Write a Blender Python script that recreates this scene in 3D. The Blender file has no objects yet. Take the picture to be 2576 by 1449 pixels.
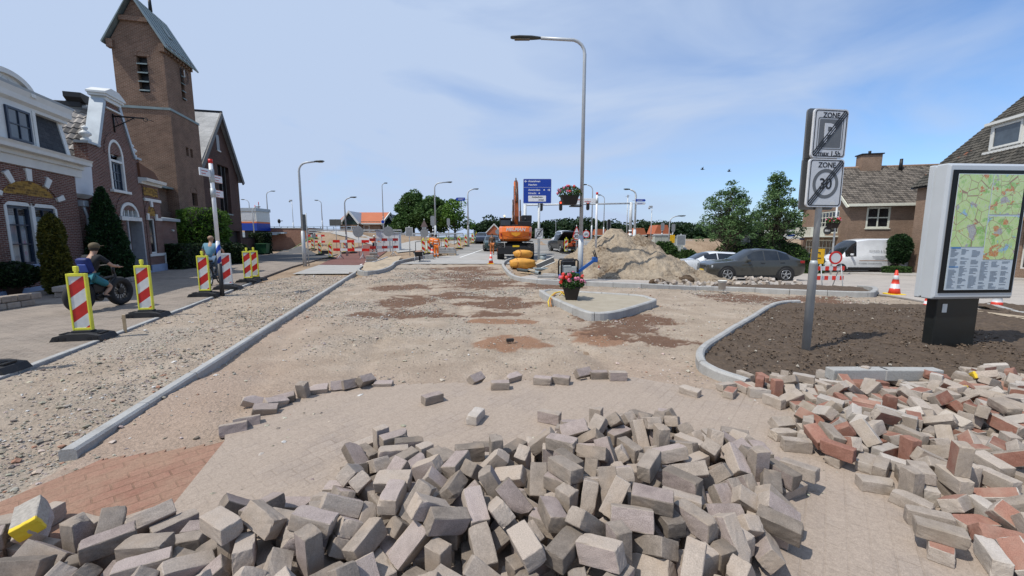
import bpy, bmesh, math, random
import numpy as np
from mathutils import Vector, Matrix, Quaternion
R = math.radians
random.seed(7)
rng = np.random.default_rng(11)
C = bpy.context.scene.collection
# ---------------------------------------------------------------- measuring: photo pixel (2576 wide) -> ground point
FPX = 1020.0; CAMH = 1.85; PIT = math.atan(128 / FPX); CP = math.cos(PIT); SP = math.sin(PIT)
def ray(u, v):
    x = (u - 1288) / FPX; y = (724.5 - v) / FPX
    return (x, CP + y * SP, -SP + y * CP)
def sst(a, b, x):
    t = np.clip((x - a) / (b - a), 0, 1); return t * t * (3 - 2 * t)
def terr(x, y):
    """terrain height: the road climbs to the bridge ahead, the street on the right dips, a dyke closes the view"""
    x = np.asarray(x, float); y = np.asarray(y, float)
    far = 1.5 * sst(47, 60, y)
    zc = np.clip(.03 * (y - 22), 0, 1.05); zc = np.maximum(zc, far)
    qq = x / np.maximum(y, 3)
    bank = 2.6 * sst(44, 53, y) * sst(-.56, -.46, qq) + 3.0 * sst(57.4, 58.4, y) * (1 - sst(-.56, -.46, qq))
    zl = np.maximum(0, 0 * y) + bank
    zr = np.clip(-.05 * (y - 12.5), -1.0, 0); zr = zr + (1.55 + 1.0) * sst(44, 52, y)
    q = x / np.maximum(y, 3)
    wl = 1 - sst(-.40, -.27, q)
    wr = sst(.30, .48, q)
    zc = zc + (bank - zc) * 0.75 * (1 - sst(-.30, -.14, q)) * sst(46, 54, y)
    return zl * wl + zr * wr + zc * (1 - wl - wr)
def tz(x, y): return float(terr(x, y))
def G(u, v, dz=0.0):
    x, y, w = ray(u, v); lo = .5; t = .5
    while t < 600:
        if CAMH + w * t < tz(x * t, y * t) + dz: break
        lo = t; t += .25 if t < 30 else .6
    hi = t
    for _ in range(30):
        t = .5 * (lo + hi)
        if CAMH + w * t < tz(x * t, y * t) + dz: hi = t
        else: lo = t
    return Vector((x * t, y * t, CAMH + w * t))
def V(u, v, Y):
    x, y, w = ray(u, v); t = Y / y
    return Vector((x * t, Y, CAMH + w * t))
# ---------------------------------------------------------------- mesh collector
class MB:
    def __init__(s): s.v = []; s.f = []; s.m = []; s.sm = []
    def add(s, vs, fs, mi=0, smooth=False, M=None):
        o = len(s.v)
        if M is not None: vs = [M @ Vector(p) for p in vs]
        s.v += [tuple(p) for p in vs]
        for f in fs: s.f.append([i + o for i in f]); s.m.append(mi); s.sm.append(smooth)
        return s
    def box(s, x0, x1, y0, y1, z0, z1, mi=0, M=None):
        vs = [(x0, y0, z0), (x1, y0, z0), (x1, y1, z0), (x0, y1, z0), (x0, y0, z1), (x1, y0, z1), (x1, y1, z1), (x0, y1, z1)]
        return s.add(vs, [(3, 2, 1, 0), (4, 5, 6, 7), (0, 1, 5, 4), (1, 2, 6, 5), (2, 3, 7, 6), (3, 0, 4, 7)], mi, False, M)
    def cbox(s, c, d, mi=0, M=None):
        return s.box(c[0] - d[0] / 2, c[0] + d[0] / 2, c[1] - d[1] / 2, c[1] + d[1] / 2, c[2] - d[2] / 2, c[2] + d[2] / 2, mi, M)
    def rbox(s, x0, x1, y0, y1, z0, z1, b=.01, mi=0, M=None, smooth=False):
        bm = bmesh.new(); bmesh.ops.create_cube(bm, size=1)
        for v in bm.verts:
            v.co = Vector(((x0 + x1) / 2 + v.co.x * (x1 - x0), (y0 + y1) / 2 + v.co.y * (y1 - y0), (z0 + z1) / 2 + v.co.z * (z1 - z0)))
        bmesh.ops.bevel(bm, geom=list(bm.edges), offset=b, segments=2, affect='EDGES', profile=.5)
        s.bm(bm, mi, smooth, M); bm.free(); return s
    def bm(s, bm, mi=0, smooth=False, M=None):
        bm.verts.ensure_lookup_table(); bm.verts.index_update()
        return s.add([v.co.copy() for v in bm.verts], [[v.index for v in f.verts] for f in bm.faces], mi, smooth, M)
    def cyl(s, p0, p1, r0, r1=None, n=12, mi=0, smooth=True, caps=True, M=None):
        r1 = r0 if r1 is None else r1
        p0 = Vector(p0); p1 = Vector(p1); d = (p1 - p0)
        if d.length < 1e-6: return s
        q = d.to_track_quat('Z', 'Y'); vs = []
        for p, r in ((p0, r0), (p1, r1)):
            for k in range(n):
                a = 2 * math.pi * k / n; vs.append(p + q @ Vector((r * math.cos(a), r * math.sin(a), 0)))
        s.add(vs, [(k, (k + 1) % n, n + (k + 1) % n, n + k) for k in range(n)], mi, smooth, M)
        if caps: s.add(vs, [list(range(n))[::-1], list(range(n, 2 * n))], mi, False, M)
        return s
    def tube(s, pts, r, n=8, mi=0, smooth=True, M=None):
        pts = [Vector(p) for p in pts]; rs = r if isinstance(r, (list, tuple)) else [r] * len(pts)
        vs = []; up = None
        for i, p in enumerate(pts):
            t = (pts[min(i + 1, len(pts) - 1)] - pts[max(i - 1, 0)]).normalized()
            if up is None: up = Vector((0, 0, 1)) if abs(t.z) < .9 else Vector((1, 0, 0))
            a = t.cross(up)
            if a.length < 1e-5: a = t.cross(Vector((0, 1, .1)))
            a.normalize(); b = t.cross(a); up = -b if (-b).dot(up) > 0 else b; b = up
            for k in range(n):
                w = 2 * math.pi * k / n; vs.append(p + rs[i] * (math.cos(w) * a + math.sin(w) * b))
        fs = []
        for i in range(len(pts) - 1):
            for k in range(n): fs.append((i * n + k, i * n + (k + 1) % n, (i + 1) * n + (k + 1) % n, (i + 1) * n + k))
        s.add(vs, fs, mi, smooth, M); s.add(vs, [list(range(n)), list(range((len(pts) - 1) * n, len(pts) * n))], mi, False, M); return s
    def lathe(s, prof, n=16, mi=0, smooth=True, M=None):
        vs = []
        for r, z in prof:
            for k in range(n):
                a = 2 * math.pi * k / n; vs.append((r * math.cos(a), r * math.sin(a), z))
        fs = [(i * n + k, i * n + (k + 1) % n, (i + 1) * n + (k + 1) % n, (i + 1) * n + k) for i in range(len(prof) - 1) for k in range(n)]
        if prof[0][0] > 1e-4: fs.append(list(range(n))[::-1])
        if prof[-1][0] > 1e-4: fs.append(list(range((len(prof) - 1) * n, len(prof) * n)))
        return s.add(vs, fs, mi, smooth, M)
    def prism(s, poly, d0, d1, axis='Y', mi=0, M=None, smooth=False):
        """extrude a 2-D polygon; axis Y: (x,z) polygon from y=d0 to d1; Z: (x,y); X: (y,z)"""
        P = {'Y': lambda a, b, d: (a, d, b), 'Z': lambda a, b, d: (a, b, d), 'X': lambda a, b, d: (d, a, b)}[axis]
        n = len(poly); vs = [P(a, b, d0) for a, b in poly] + [P(a, b, d1) for a, b in poly]
        s.add(vs, [(k, (k + 1) % n, n + (k + 1) % n, n + k) for k in range(n)], mi, smooth, M)
        s.add(vs, [list(range(n))[::-1], list(range(n, 2 * n))], mi, False, M); return s
    def sphere(s, c, r, mi=0, n=14, M=None, smooth=True):
        rx, ry, rz = r if isinstance(r, (tuple, list)) else (r, r, r); vs = [(c[0], c[1], c[2] + rz)]; fs = []
        h = n // 2
        for i in range(1, h):
            a = math.pi * i / h
            for k in range(n):
                b = 2 * math.pi * k / n; vs.append((c[0] + rx * math.sin(a) * math.cos(b), c[1] + ry * math.sin(a) * math.sin(b), c[2] + rz * math.cos(a)))
        vs.append((c[0], c[1], c[2] - rz)); L = len(vs) - 1
        for k in range(n):
            fs.append((0, 1 + k, 1 + (k + 1) % n)); fs.append((L, 1 + (h - 2) * n + (k + 1) % n, 1 + (h - 2) * n + k))
            for i in range(h - 2): fs.append((1 + i * n + k, 1 + (i + 1) * n + k, 1 + (i + 1) * n + (k + 1) % n, 1 + i * n + (k + 1) % n))
        return s.add(vs, fs, mi, smooth, M)
    def torus(s, c, Rr, r, axis='X', n=28, k=10, mi=0, M=None, sq=1.0):
        vs = []; fs = []
        for i in range(n):
            a = 2 * math.pi * i / n
            for j in range(k):
                b = 2 * math.pi * j / k; q = Rr + r * math.cos(b); h = r * sq * math.sin(b)
                p = {'X': (h, q * math.cos(a), q * math.sin(a)), 'Y': (q * math.cos(a), h, q * math.sin(a)), 'Z': (q * math.cos(a), q * math.sin(a), h)}[axis]
                vs.append((c[0] + p[0], c[1] + p[1], c[2] + p[2]))
                fs.append((i * k + j, ((i + 1) % n) * k + j, ((i + 1) % n) * k + (j + 1) % k, i * k + (j + 1) % k))
        return s.add(vs, fs, mi, True, M)
    def loft(s, rings, mi=0, smooth=True, closed=True, caps=True, M=None):
        n = len(rings[0]); vs = [p for r in rings for p in r]; fs = []
        for i in range(len(rings) - 1):
            for k in range(n if closed else n - 1): fs.append((i * n + k, i * n + (k + 1) % n, (i + 1) * n + (k + 1) % n, (i + 1) * n + k))
        s.add(vs, fs, mi, smooth, M)
        if caps: s.add(vs, [list(range(n))[::-1], list(range((len(rings) - 1) * n, len(rings) * n))], mi, False, M)
        return s
    def mesh(s, name, mats, fix=True):
        me = bpy.data.meshes.new(name); me.from_pydata(s.v, [], s.f)
        for m in (mats if isinstance(mats, (list, tuple)) else [mats]): me.materials.append(m)
        me.polygons.foreach_set('material_index', s.m); me.polygons.foreach_set('use_smooth', s.sm)
        if fix:
            bm = bmesh.new(); bm.from_mesh(me); bmesh.ops.remove_doubles(bm, verts=bm.verts, dist=1e-5)
            bmesh.ops.recalc_face_normals(bm, faces=bm.faces); bm.to_mesh(me); bm.free()
        me.update(); return me
    def build(s, name, mats, parent=None, loc=(0, 0, 0), rz=0, fix=True, **kw):
        o = bpy.data.objects.new(name, s.mesh(name, mats, fix)); C.objects.link(o)
        o.location = loc; o.rotation_euler = (0, 0, rz)
        if parent is not None: o.parent = parent
        if kw: tag(o, **kw)
        return o
def tag(o, label=None, cat=None, group=None, kind=None):
    if label: o['label'] = label
    if cat: o['category'] = cat
    if group: o['group'] = group
    if kind: o['kind'] = kind
    return o
def thing(name, label, cat, loc=(0, 0, 0), rz=0, group=None):
    o = bpy.data.objects.new(name, None); C.objects.link(o); o.empty_display_size = .2
    o.location = loc; o.rotation_euler = (0, 0, rz); return tag(o, label, cat, group)
def copy_tree(o, parent=None):
    c = o.copy(); C.objects.link(c)
    if parent is not None: c.parent = parent
    for ch in list(o.children): copy_tree(ch, c)
    return c
def dup(root, loc, rz=None, label=None, group=None, scale=None):
    c = copy_tree(root); c.location = loc
    if rz is not None: c.rotation_euler = (0, 0, rz)
    if scale: c.scale = (scale,) * 3
    if label: c['label'] = label
    if group: c['group'] = group
    return c
def np_mesh(name, v, f, mat, smooth=False):
    """fast mesh from numpy arrays: v (n,3), f (m,k) with one face size"""
    me = bpy.data.meshes.new(name); k = f.shape[1]
    me.vertices.add(len(v)); me.vertices.foreach_set('co', np.ascontiguousarray(v, np.float32).ravel())
    me.loops.add(f.size); me.loops.foreach_set('vertex_index', np.ascontiguousarray(f, np.int32).ravel())
    me.polygons.add(len(f)); me.polygons.foreach_set('loop_start', np.arange(0, f.size, k, dtype=np.int32))
    me.polygons.foreach_set('use_smooth', np.full(len(f), smooth))
    for m in (mat if isinstance(mat, (list, tuple)) else [mat]): me.materials.append(m)
    me.update(calc_edges=True); me.validate(); return me
def np_obj(name, v, f, mat, parent=None, smooth=False, loc=(0, 0, 0)):
    o = bpy.data.objects.new(name, np_mesh(name, v, f, mat, smooth)); C.objects.link(o); o.location = loc
    if parent is not None: o.parent = parent
    return o
def color_attr(o, name, vals):
    a = o.data.color_attributes.new(name, 'FLOAT_COLOR', 'POINT')
    q = np.ones((len(vals), 4), np.float32); q[:, :vals.shape[1]] = vals; a.data.foreach_set('color', q.ravel())
def hsh(ix, iy, s):
    n = (ix.astype(np.int64) * 374761393 + iy.astype(np.int64) * 668265263 + s * 974634777) & 0xffffffff
    n = ((n ^ (n >> 13)) * 1274126177) & 0xffffffff
    return ((n ^ (n >> 16)) & 0xffff) / 65535.0
def vnoise(x, y, s=0):
    ix = np.floor(x); iy = np.floor(y); fx = x - ix; fy = y - iy; fx = fx * fx * (3 - 2 * fx); fy = fy * fy * (3 - 2 * fy)
    a = hsh(ix, iy, s); b = hsh(ix + 1, iy, s); c = hsh(ix, iy + 1, s); d = hsh(ix + 1, iy + 1, s)
    return (a + (b - a) * fx) * (1 - fy) + (c + (d - c) * fx) * fy
def fbm(x, y, o=4, s=0):
    r = 0; a = .5
    for k in range(o): r = r + a * vnoise(x * 2 ** k, y * 2 ** k, s + k * 17); a *= .5
    return r
def inpoly(x, y, P):
    r = np.zeros(x.shape, bool); n = len(P)
    for i in range(n):
        x0, y0 = P[i][:2]; x1, y1 = P[(i + 1) % n][:2]
        if y0 == y1: continue
        c = ((y0 > y) != (y1 > y)) & (x < (x1 - x0) * (y - y0) / (y1 - y0) + x0); r ^= c
    return r
# ---------------------------------------------------------------- materials
class NT:
    def __init__(s, name):
        s.m = bpy.data.materials.new(name); s.m.use_nodes = True; s.t = s.m.node_tree; s.t.nodes.clear()
        s.out = s.n('ShaderNodeOutputMaterial'); s.b = s.n('ShaderNodeBsdfPrincipled'); s.l(s.b.outputs[0], s.out.inputs[0])
    def n(s, ty, **k):
        x = s.t.nodes.new(ty)
        for a, b in k.items(): setattr(x, a, b)
        return x
    def l(s, a, b): s.t.links.new(a, b)
    def val(s, node, **k):
        for a, b in k.items(): node.inputs[a.replace('_', ' ')].default_value = b
        return node
    def noise(s, vec=None, scale=5, detail=4, rough=.55, dist=0):
        x = s.n('ShaderNodeTexNoise'); s.val(x, Scale=scale, Detail=detail, Roughness=rough, Distortion=dist)
        if vec is not None: s.l(vec, x.inputs['Vector'])
        return x
    def ramp(s, fac, stops):
        x = s.n('ShaderNodeValToRGB'); e = x.color_ramp.elements
        while len(e) < len(stops): e.new(.5)
        for i, (p, c) in enumerate(stops): e[i].position = p; e[i].color = tuple(c) + (1,) if len(c) == 3 else c
        s.l(fac, x.inputs[0]); return x
    def mix(s, fac, a, b, mode='MIX'):
        x = s.n('ShaderNodeMix', data_type='RGBA', blend_type=mode)
        for i, q in ((0, fac), (6, a), (7, b)):
            if hasattr(q, 'links') or isinstance(q, bpy.types.NodeSocket): s.l(q, x.inputs[i])
            else: x.inputs[i].default_value = (tuple(q) + (1,)) if isinstance(q, (tuple, list)) and len(q) == 3 else q
        return x.outputs[2]
    def math(s, op, a, b=None, c=None):
        x = s.n('ShaderNodeMath', operation=op)
        for i, q in enumerate((a, b, c)):
            if q is None: continue
            if isinstance(q, bpy.types.NodeSocket): s.l(q, x.inputs[i])
            else: x.inputs[i].default_value = q
        return x.outputs[0]
    def bump(s, h, strength=.4, dist=.02, nrm=None):
        x = s.n('ShaderNodeBump'); x.inputs['Strength'].default_value = strength; x.inputs['Distance'].default_value = dist
        s.l(h, x.inputs['Height'])
        if nrm is not None: s.l(nrm, x.inputs['Normal'])
        return x.outputs[0]
    def fin(s, col=None, rough=None, nrm=None, metal=None, spec=None):
        for k, q in (('Base Color', col), ('Roughness', rough), ('Normal', nrm), ('Metallic', metal), ('Specular IOR Level', spec)):
            if q is None: continue
            if isinstance(q, bpy.types.NodeSocket): s.l(q, s.b.inputs[k])
            else: s.b.inputs[k].default_value = tuple(q) + (1,) if isinstance(q, tuple) and len(q) == 3 else q
        return s.m
def coord(t, kind='Object'): return t.n('ShaderNodeTexCoord').outputs[kind]
_mc = {}
def plain(name, col, rough=.5, metal=0, var=.12, vscale=6, bump=0, bscale=60, spec=.4):
    """painted / plastic / metal surface with slight mottling"""
    if name in _mc: return _mc[name]
    t = NT(name); o = coord(t); nz = t.noise(o, vscale, 5)
    r = t.ramp(nz.outputs[0], [(.3, tuple(c * (1 - var) for c in col)), (.7, tuple(min(1, c * (1 + var)) for c in col))])
    rr = t.math('MULTIPLY_ADD', nz.outputs[0], .25, rough - .12)
    b = None
    if bump: b = t.bump(t.noise(o, bscale, 3).outputs[0], bump, .01)
    _mc[name] = t.fin(r.outputs[0], rr, b, metal, spec); return _mc[name]
def rough_mat(name, c0, c1, scale=8, bump=.5, bscale=40, bdist=.02, rough=.9, c2=None, dist=0):
    t = NT(name); o = coord(t); a = t.noise(o, scale, 6, .6, dist); b = t.noise(o, bscale, 5, .65)
    f = t.math('MULTIPLY_ADD', b.outputs[0], .5, t.math('MULTIPLY', a.outputs[0], .55))
    st = [(.32, c0), (.68, c1)] if c2 is None else [(.28, c0), (.5, c1), (.72, c2)]
    r = t.ramp(f, st); return t.fin(r.outputs[0], rough, t.bump(b.outputs[0], bump, bdist), spec=.25)
def wall_vec(t):
    """(x+y, z) in the wall's own axes, for axis-aligned walls of a house-frame mesh"""
    s = t.n('ShaderNodeSeparateXYZ'); t.l(coord(t), s.inputs[0]); c = t.n('ShaderNodeCombineXYZ')
    t.l(t.math('ADD', s.outputs[0], s.outputs[1]), c.inputs[0]); t.l(s.outputs[2], c.inputs[1]); return c.outputs[0]
def brick_mat(name, c1, c2, mortar, bw=.22, bh=.065, ms=.008, var=.5, bump=.4, stain=.25):
    t = NT(name); v = wall_vec(t); b = t.n('ShaderNodeTexBrick', offset=.5)
    t.l(v, b.inputs['Vector']); t.val(b, Color1=c1 + (1,), Color2=c2 + (1,), Mortar=mortar + (1,), Scale=1.0, Mortar_Size=ms, Mortar_Smooth=.15, Bias=0.0, Brick_Width=bw, Row_Height=bh)
    nz = t.noise(coord(t), .7, 6, .65); n2 = t.noise(v, 14, 4)
    dk = t.ramp(nz.outputs[0], [(.3, (1 - stain,) * 3), (.7, (1 + stain * .4,) * 3)])
    c = t.mix(1.0, b.outputs[0], dk.outputs[0], 'MULTIPLY')
    g = t.ramp(n2.outputs[0], [(.25, (.75,) * 3), (.75, (1.2,) * 3)]); c = t.mix(1.0, c, g.outputs[0], 'MULTIPLY')
    inv = t.math('SUBTRACT', 1.0, b.outputs[1]); hh = t.math('MULTIPLY_ADD', n2.outputs[0], .3, inv)
    return t.fin(c, .85, t.bump(hh, bump, .01), spec=.2)
def leaf_mat(name, stops, rough=.6, trans=.25):
    t = NT(name); g = t.n('ShaderNodeNewGeometry'); nz = t.noise(coord(t), .9, 3)
    f = t.math('MULTIPLY_ADD', g.outputs['Random Per Island'], .6, t.math('MULTIPLY', nz.outputs[0], .4))
    r = t.ramp(f, stops); t.fin(r.outputs[0], rough, spec=.3)
    tr = t.n('ShaderNodeBsdfTranslucent'); t.l(r.outputs[0], tr.inputs[0]); mx = t.n('ShaderNodeMixShader'); mx.inputs[0].default_value = trans
    t.l(t.b.outputs[0], mx.inputs[1]); t.l(tr.outputs[0], mx.inputs[2]); t.l(mx.outputs[0], t.out.inputs[0]); return t.m
def glass_mat(name, col=(.02, .025, .03), rough=.06):
    t = NT(name); nz = t.noise(coord(t), 1.5, 2); r = t.ramp(nz.outputs[0], [(.3, col), (.75, tuple(min(1, c * 2.2 + .01) for c in col))])
    return t.fin(r.outputs[0], rough, spec=.8)
def emis(name, col, st):
    t = NT(name); t.b.inputs['Base Color'].default_value = col + (1,); t.b.inputs['Emission Color'].default_value = col + (1,); t.b.inputs['Emission Strength'].default_value = st; return t.m
# ---------------------------------------------------------------- lettering
def text(name, s, size, mat, parent, loc, rot=(math.pi / 2, 0, 0), align='LEFT', ext=.002, bold=0, sx=1.0, shear=0):
    cu = bpy.data.curves.new(name, 'FONT'); cu.body = s; cu.size = size; cu.extrude = ext; cu.align_x = align; cu.offset = bold; cu.shear = shear; cu.resolution_u = 3
    o = bpy.data.objects.new(name, cu); C.objects.link(o); bpy.context.view_layer.update()
    me = bpy.data.meshes.new_from_object(o.evaluated_get(bpy.context.evaluated_depsgraph_get())); bpy.data.objects.remove(o); bpy.data.curves.remove(cu)
    me.materials.clear(); me.materials.append(mat)
    o = bpy.data.objects.new(name, me); C.objects.link(o); o.location = loc; o.rotation_euler = rot; o.scale = (sx, 1, 1); o.parent = parent; return o
# ---------------------------------------------------------------- camera, light, sky
sc = bpy.context.scene
cam = bpy.data.cameras.new('camera'); co = bpy.data.objects.new('camera', cam); C.objects.link(co); sc.camera = co
co.location = (0, 0, CAMH); co.rotation_euler = (math.pi / 2 - PIT, 0, 0); cam.sensor_width = 36; cam.lens = FPX / 2576 * 36; cam.clip_start = .05; cam.clip_end = 3000
sunl = bpy.data.lights.new('sun', 'SUN'); sunl.energy = 4.0; sunl.angle = R(.55); sunl.color = (1, .955, .88)
so = bpy.data.objects.new('sun', sunl); C.objects.link(so)
SD = Vector((.881, .472, 0)) * math.cos(R(58)) + Vector((0, 0, -math.sin(R(58)))); so.rotation_euler = SD.to_track_quat('-Z', 'Y').to_euler(); so.location = (0, 0, 40)
w = bpy.data.worlds.new('World'); sc.world = w; w.use_nodes = True; nt = w.node_tree; nt.nodes.clear()
def wn(ty): return nt.nodes.new(ty)
wo = wn('ShaderNodeOutputWorld'); bg = wn('ShaderNodeBackground'); sky = wn('ShaderNodeTexSky'); sky.sky_type = 'NISHITA'; sky.sun_disc = False
sky.sun_elevation = R(58); sky.sun_rotation = math.atan2(-.881, -.472); sky.altitude = 0; sky.air_density = 1.0; sky.dust_density = .5; sky.ozone_density = 3
tc = wn('ShaderNodeTexCoord'); mp = wn('ShaderNodeMapping'); mp.inputs['Scale'].default_value = (1.2, 2.2, 4.5); mp.inputs['Rotation'].default_value = (0.25, .35, .5)
nt.links.new(tc.outputs['Generated'], mp.inputs[0]); nz = wn('ShaderNodeTexNoise'); nt.links.new(mp.outputs[0], nz.inputs['Vector']); nz.inputs['Scale'].default_value = 1.3; nz.inputs['Detail'].default_value = 6; nz.inputs['Roughness'].default_value = .5; nz.inputs['Distortion'].default_value = .6
# thin veil of cirrus: thick to the left, broken to the right
sx_ = wn('ShaderNodeSeparateXYZ'); nt.links.new(tc.outputs['Generated'], sx_.inputs[0])
m1 = wn('ShaderNodeMath'); m1.operation = 'MULTIPLY_ADD'; nt.links.new(sx_.outputs[0], m1.inputs[0]); m1.inputs[1].default_value = -.55; m1.inputs[2].default_value = .40
m2 = wn('ShaderNodeMath'); m2.operation = 'ADD'; nt.links.new(m1.outputs[0], m2.inputs[0]); m3 = wn('ShaderNodeMath'); m3.operation = 'MULTIPLY_ADD'; nt.links.new(nz.outputs[0], m3.inputs[0]); m3.inputs[1].default_value = 1.7; m3.inputs[2].default_value = -.38; nt.links.new(m3.outputs[0], m2.inputs[1])
cr = wn('ShaderNodeValToRGB'); nt.links.new(m2.outputs[0], cr.inputs[0]); cr.color_ramp.elements[0].position = .38; cr.color_ramp.elements[0].color = (.10,) * 3 + (1,); cr.color_ramp.elements[1].position = .95; cr.color_ramp.elements[1].color = (1,) * 3 + (1,)
mxw = wn('ShaderNodeMix'); mxw.data_type = 'RGBA'; nt.links.new(cr.outputs[0], mxw.inputs[0]); tn = wn('ShaderNodeMix'); tn.data_type = 'RGBA'; tn.blend_type = 'MULTIPLY'; tn.inputs[0].default_value = 1; nt.links.new(sky.outputs[0], tn.inputs[6]); tn.inputs[7].default_value = (.80, .98, 1.18, 1); nt.links.new(tn.outputs[2], mxw.inputs[6]); mxw.inputs[7].default_value = (3.4, 4.2, 5.65, 1)
nt.links.new(mxw.outputs[2], bg.inputs[0]); bg.inputs[1].default_value = .15; nt.links.new(bg.outputs[0], wo.inputs[0])
sc.view_settings.view_transform = 'Standard'; sc.view_settings.look = 'None'; sc.view_settings.exposure = 0; sc.view_settings.gamma = 1
sc.cycles.max_bounces = 6; sc.cycles.diffuse_bounces = 3; sc.cycles.glossy_bounces = 3; sc.cycles.transparent_max_bounces = 6; sc.cycles.caustics_reflective = False; sc.cycles.caustics_refractive = False
sc.cycles.use_denoising = True
# ================================================================ GROUND
DS = Vector((-.329, .944, 0)); DK = Vector((-.241, .970, 0))     # street direction (left facades), new kerb direction
def sheet(name, poly, dz, mat, res=.6, thick=0, kind='structure', parent=None, disp=None):
    """flat paving laid over the terrain: clipped grid, optional thickness"""
    bm = bmesh.new(); P = [Vector((p[0], p[1], 0)) for p in poly]
    bm.faces.new([bm.verts.new(p) for p in P]); bmesh.ops.triangulate(bm, faces=list(bm.faces))
    xs = [p.x for p in P]; ys = [p.y for p in P]
    for ax, a, b in ((0, min(xs), max(xs)), (1, min(ys), max(ys))):
        n = int((b - a) / res)
        for k in range(1, n + 1):
            co_ = Vector((0, 0, 0)); co_[ax] = a + k * (b - a) / (n + 1); no = Vector((0, 0, 0)); no[ax] = 1
            bmesh.ops.bisect_plane(bm, geom=list(bm.verts) + list(bm.edges) + list(bm.faces), plane_co=co_, plane_no=no, dist=1e-5)
    for v in bm.verts:
        v.co.z = tz(v.co.x, v.co.y) + dz + (disp(v.co.x, v.co.y) if disp else 0)
    bmesh.ops.recalc_face_normals(bm, faces=bm.faces)
    if sum(f.normal.z for f in bm.faces) < 0: bmesh.ops.reverse_faces(bm, faces=list(bm.faces))
    if thick:
        ed = [e for e in bm.edges if e.is_boundary]
        r = bmesh.ops.extrude_edge_only(bm, edges=ed)
        for q in r['geom']:
            if isinstance(q, bmesh.types.BMVert): q.co.z -= thick
    me = bpy.data.meshes.new(name); bm.to_mesh(me); bm.free(); me.materials.append(mat)
    o = bpy.data.objects.new(name, me); C.objects.link(o)
    if kind: o['kind'] = kind
    if parent: o.parent = parent
    return o
def gp(*uv, dz=0): return [G(u, v, dz) for u, v in uv]
# ---- base terrain
def axis(a, b, fine0, fine1, f, g):
    out = [fine0]; s = f
    while out[-1] < fine1: out.append(out[-1] + f)
    while out[-1] < b: s *= g; out.append(out[-1] + s)
    s = f; lo = [fine0]
    while lo[-1] > a: s *= g; lo.append(lo[-1] - s)
    return np.array(lo[::-1][:-1] + out)
gx = axis(-900, 900, -45, 55, 1.0, 1.25); gy = axis(-8, 1600, -2, 75, .8, 1.25)
X, Y = np.meshgrid(gx, gy); Z = terr(X, Y) - .05
nb = sst(44, 50, Y) * (1 - sst(60, 90, Y)); Z += nb * (fbm(X * .5, Y * .5, 4, 3) - .47) * .5
Z -= .0 * X
n0, n1 = X.shape; idx = np.arange(n0 * n1).reshape(n0, n1)
F4 = np.stack([idx[:-1, :-1], idx[:-1, 1:], idx[1:, 1:], idx[1:, :-1]], -1).reshape(-1, 4)
t = NT('earth'); o_ = coord(t); a = t.noise(o_, .35, 6, .65); b = t.noise(o_, 6, 6, .7)
f = t.math('MULTIPLY_ADD', b.outputs[0], .5, t.math('MULTIPLY', a.outputs[0], .5))
r = t.ramp(f, [(.35, (.17, .115, .075)), (.5, (.30, .22, .15)), (.68, (.40, .31, .22))])
gsep = t.n('ShaderNodeSeparateXYZ'); t.l(o_, gsep.inputs[0])
far_ = t.ramp(t.math('MULTIPLY_ADD', gsep.outputs[1], .02, t.math('MULTIPLY_ADD', a.outputs[0], .5, -1.5)), [(.0, (0, 0, 0)), (.35, (1, 1, 1))])
colr = t.mix(far_.outputs[0], r.outputs[0], (.07, .11, .035)); t.fin(colr, .95, t.bump(b.outputs[0], .8, .08), spec=.1)
ground = np_obj('ground', np.stack([X, Y, Z], -1).reshape(-1, 3), F4, t.m, smooth=True); ground['kind'] = 'structure'

# ---- torn-up road bed: dense grid with ruts, ripples and stains
sp = .05; gx = np.arange(-12.5, 14, sp); gy = np.arange(2.3, 26, sp); X, Y = np.meshgrid(gx, gy)
bed = [G(-700, 1500).xy, G(-60, 985).xy, G(640, 716).xy, G(760, 692).xy, G(900, 700).xy, G(1010, 664).xy, G(1285, 664).xy, G(1300, 700).xy, G(1600, 714).xy, G(2030, 738).xy, G(2190, 742).xy, G(2400, 775).xy, G(2300, 1000).xy, G(2500, 1500).xy]
kdist = (X - G(545, 926).x) * DK.y - (Y - G(545, 926).y) * DK.x      # signed distance to the new kerb (+ = road side)
coarse = fbm(X * .9, Y * .9, 4, 1) - .47; med = fbm(X * 4, Y * 4, 4, 5) - .47; fine = fbm(X * 17, Y * 17, 3, 9) - .45
rug = .45 + .9 * vnoise(X * .6 + 3, Y * .6, 21)
rug = rug * np.where(kdist < -.1, 1.25, 1.0) * (1 - .55 * sst(7.5, 4.5, Y) * (kdist > 0))
Z = terr(X, Y) + coarse * .06 + med * .05 * rug + fine * .030 * rug
Z += np.where(kdist < 0, .03, 0) + .058 * sst(5.6, 4.4, Y) * (kdist > 0)
# caterpillar-track ripples left by the machine
def zone(u, v, hw, hh, ang=0):
    c = G(u, v); rx = hw * c.y / FPX; ry = max(.12, abs(G(u, v - hh).y - G(u, v + hh).y) / 2)
    return ((X - c.x) / rx) ** 2 + ((Y - c.y) / ry) ** 2
rip = np.exp(-zone(1310, 905, 170, 32) * 1.2)
for k_ in (.75, 2.35, 3.6, 5.1): Z -= .026 * np.exp(-((kdist - k_ - .35 * np.sin(Y * .45 + k_)) / .16) ** 2) * (.3 + vnoise(X * .7, Y * .7, 71))
Z += rip * .014 * np.sin(Y * 2 * math.pi / .085 + 1.5 * vnoise(X * 2, Y * 2, 4))
for (u, v, hw, hh) in ((1010, 840, 110, 26), (830, 890, 80, 60)):
    rp = np.exp(-zone(u, v, hw, hh)); Z += rp * .030 * np.sin((X * .8 + Y * .9) * 2 * math.pi / .16) * vnoise(X * 5, Y * 5, 8)
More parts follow.
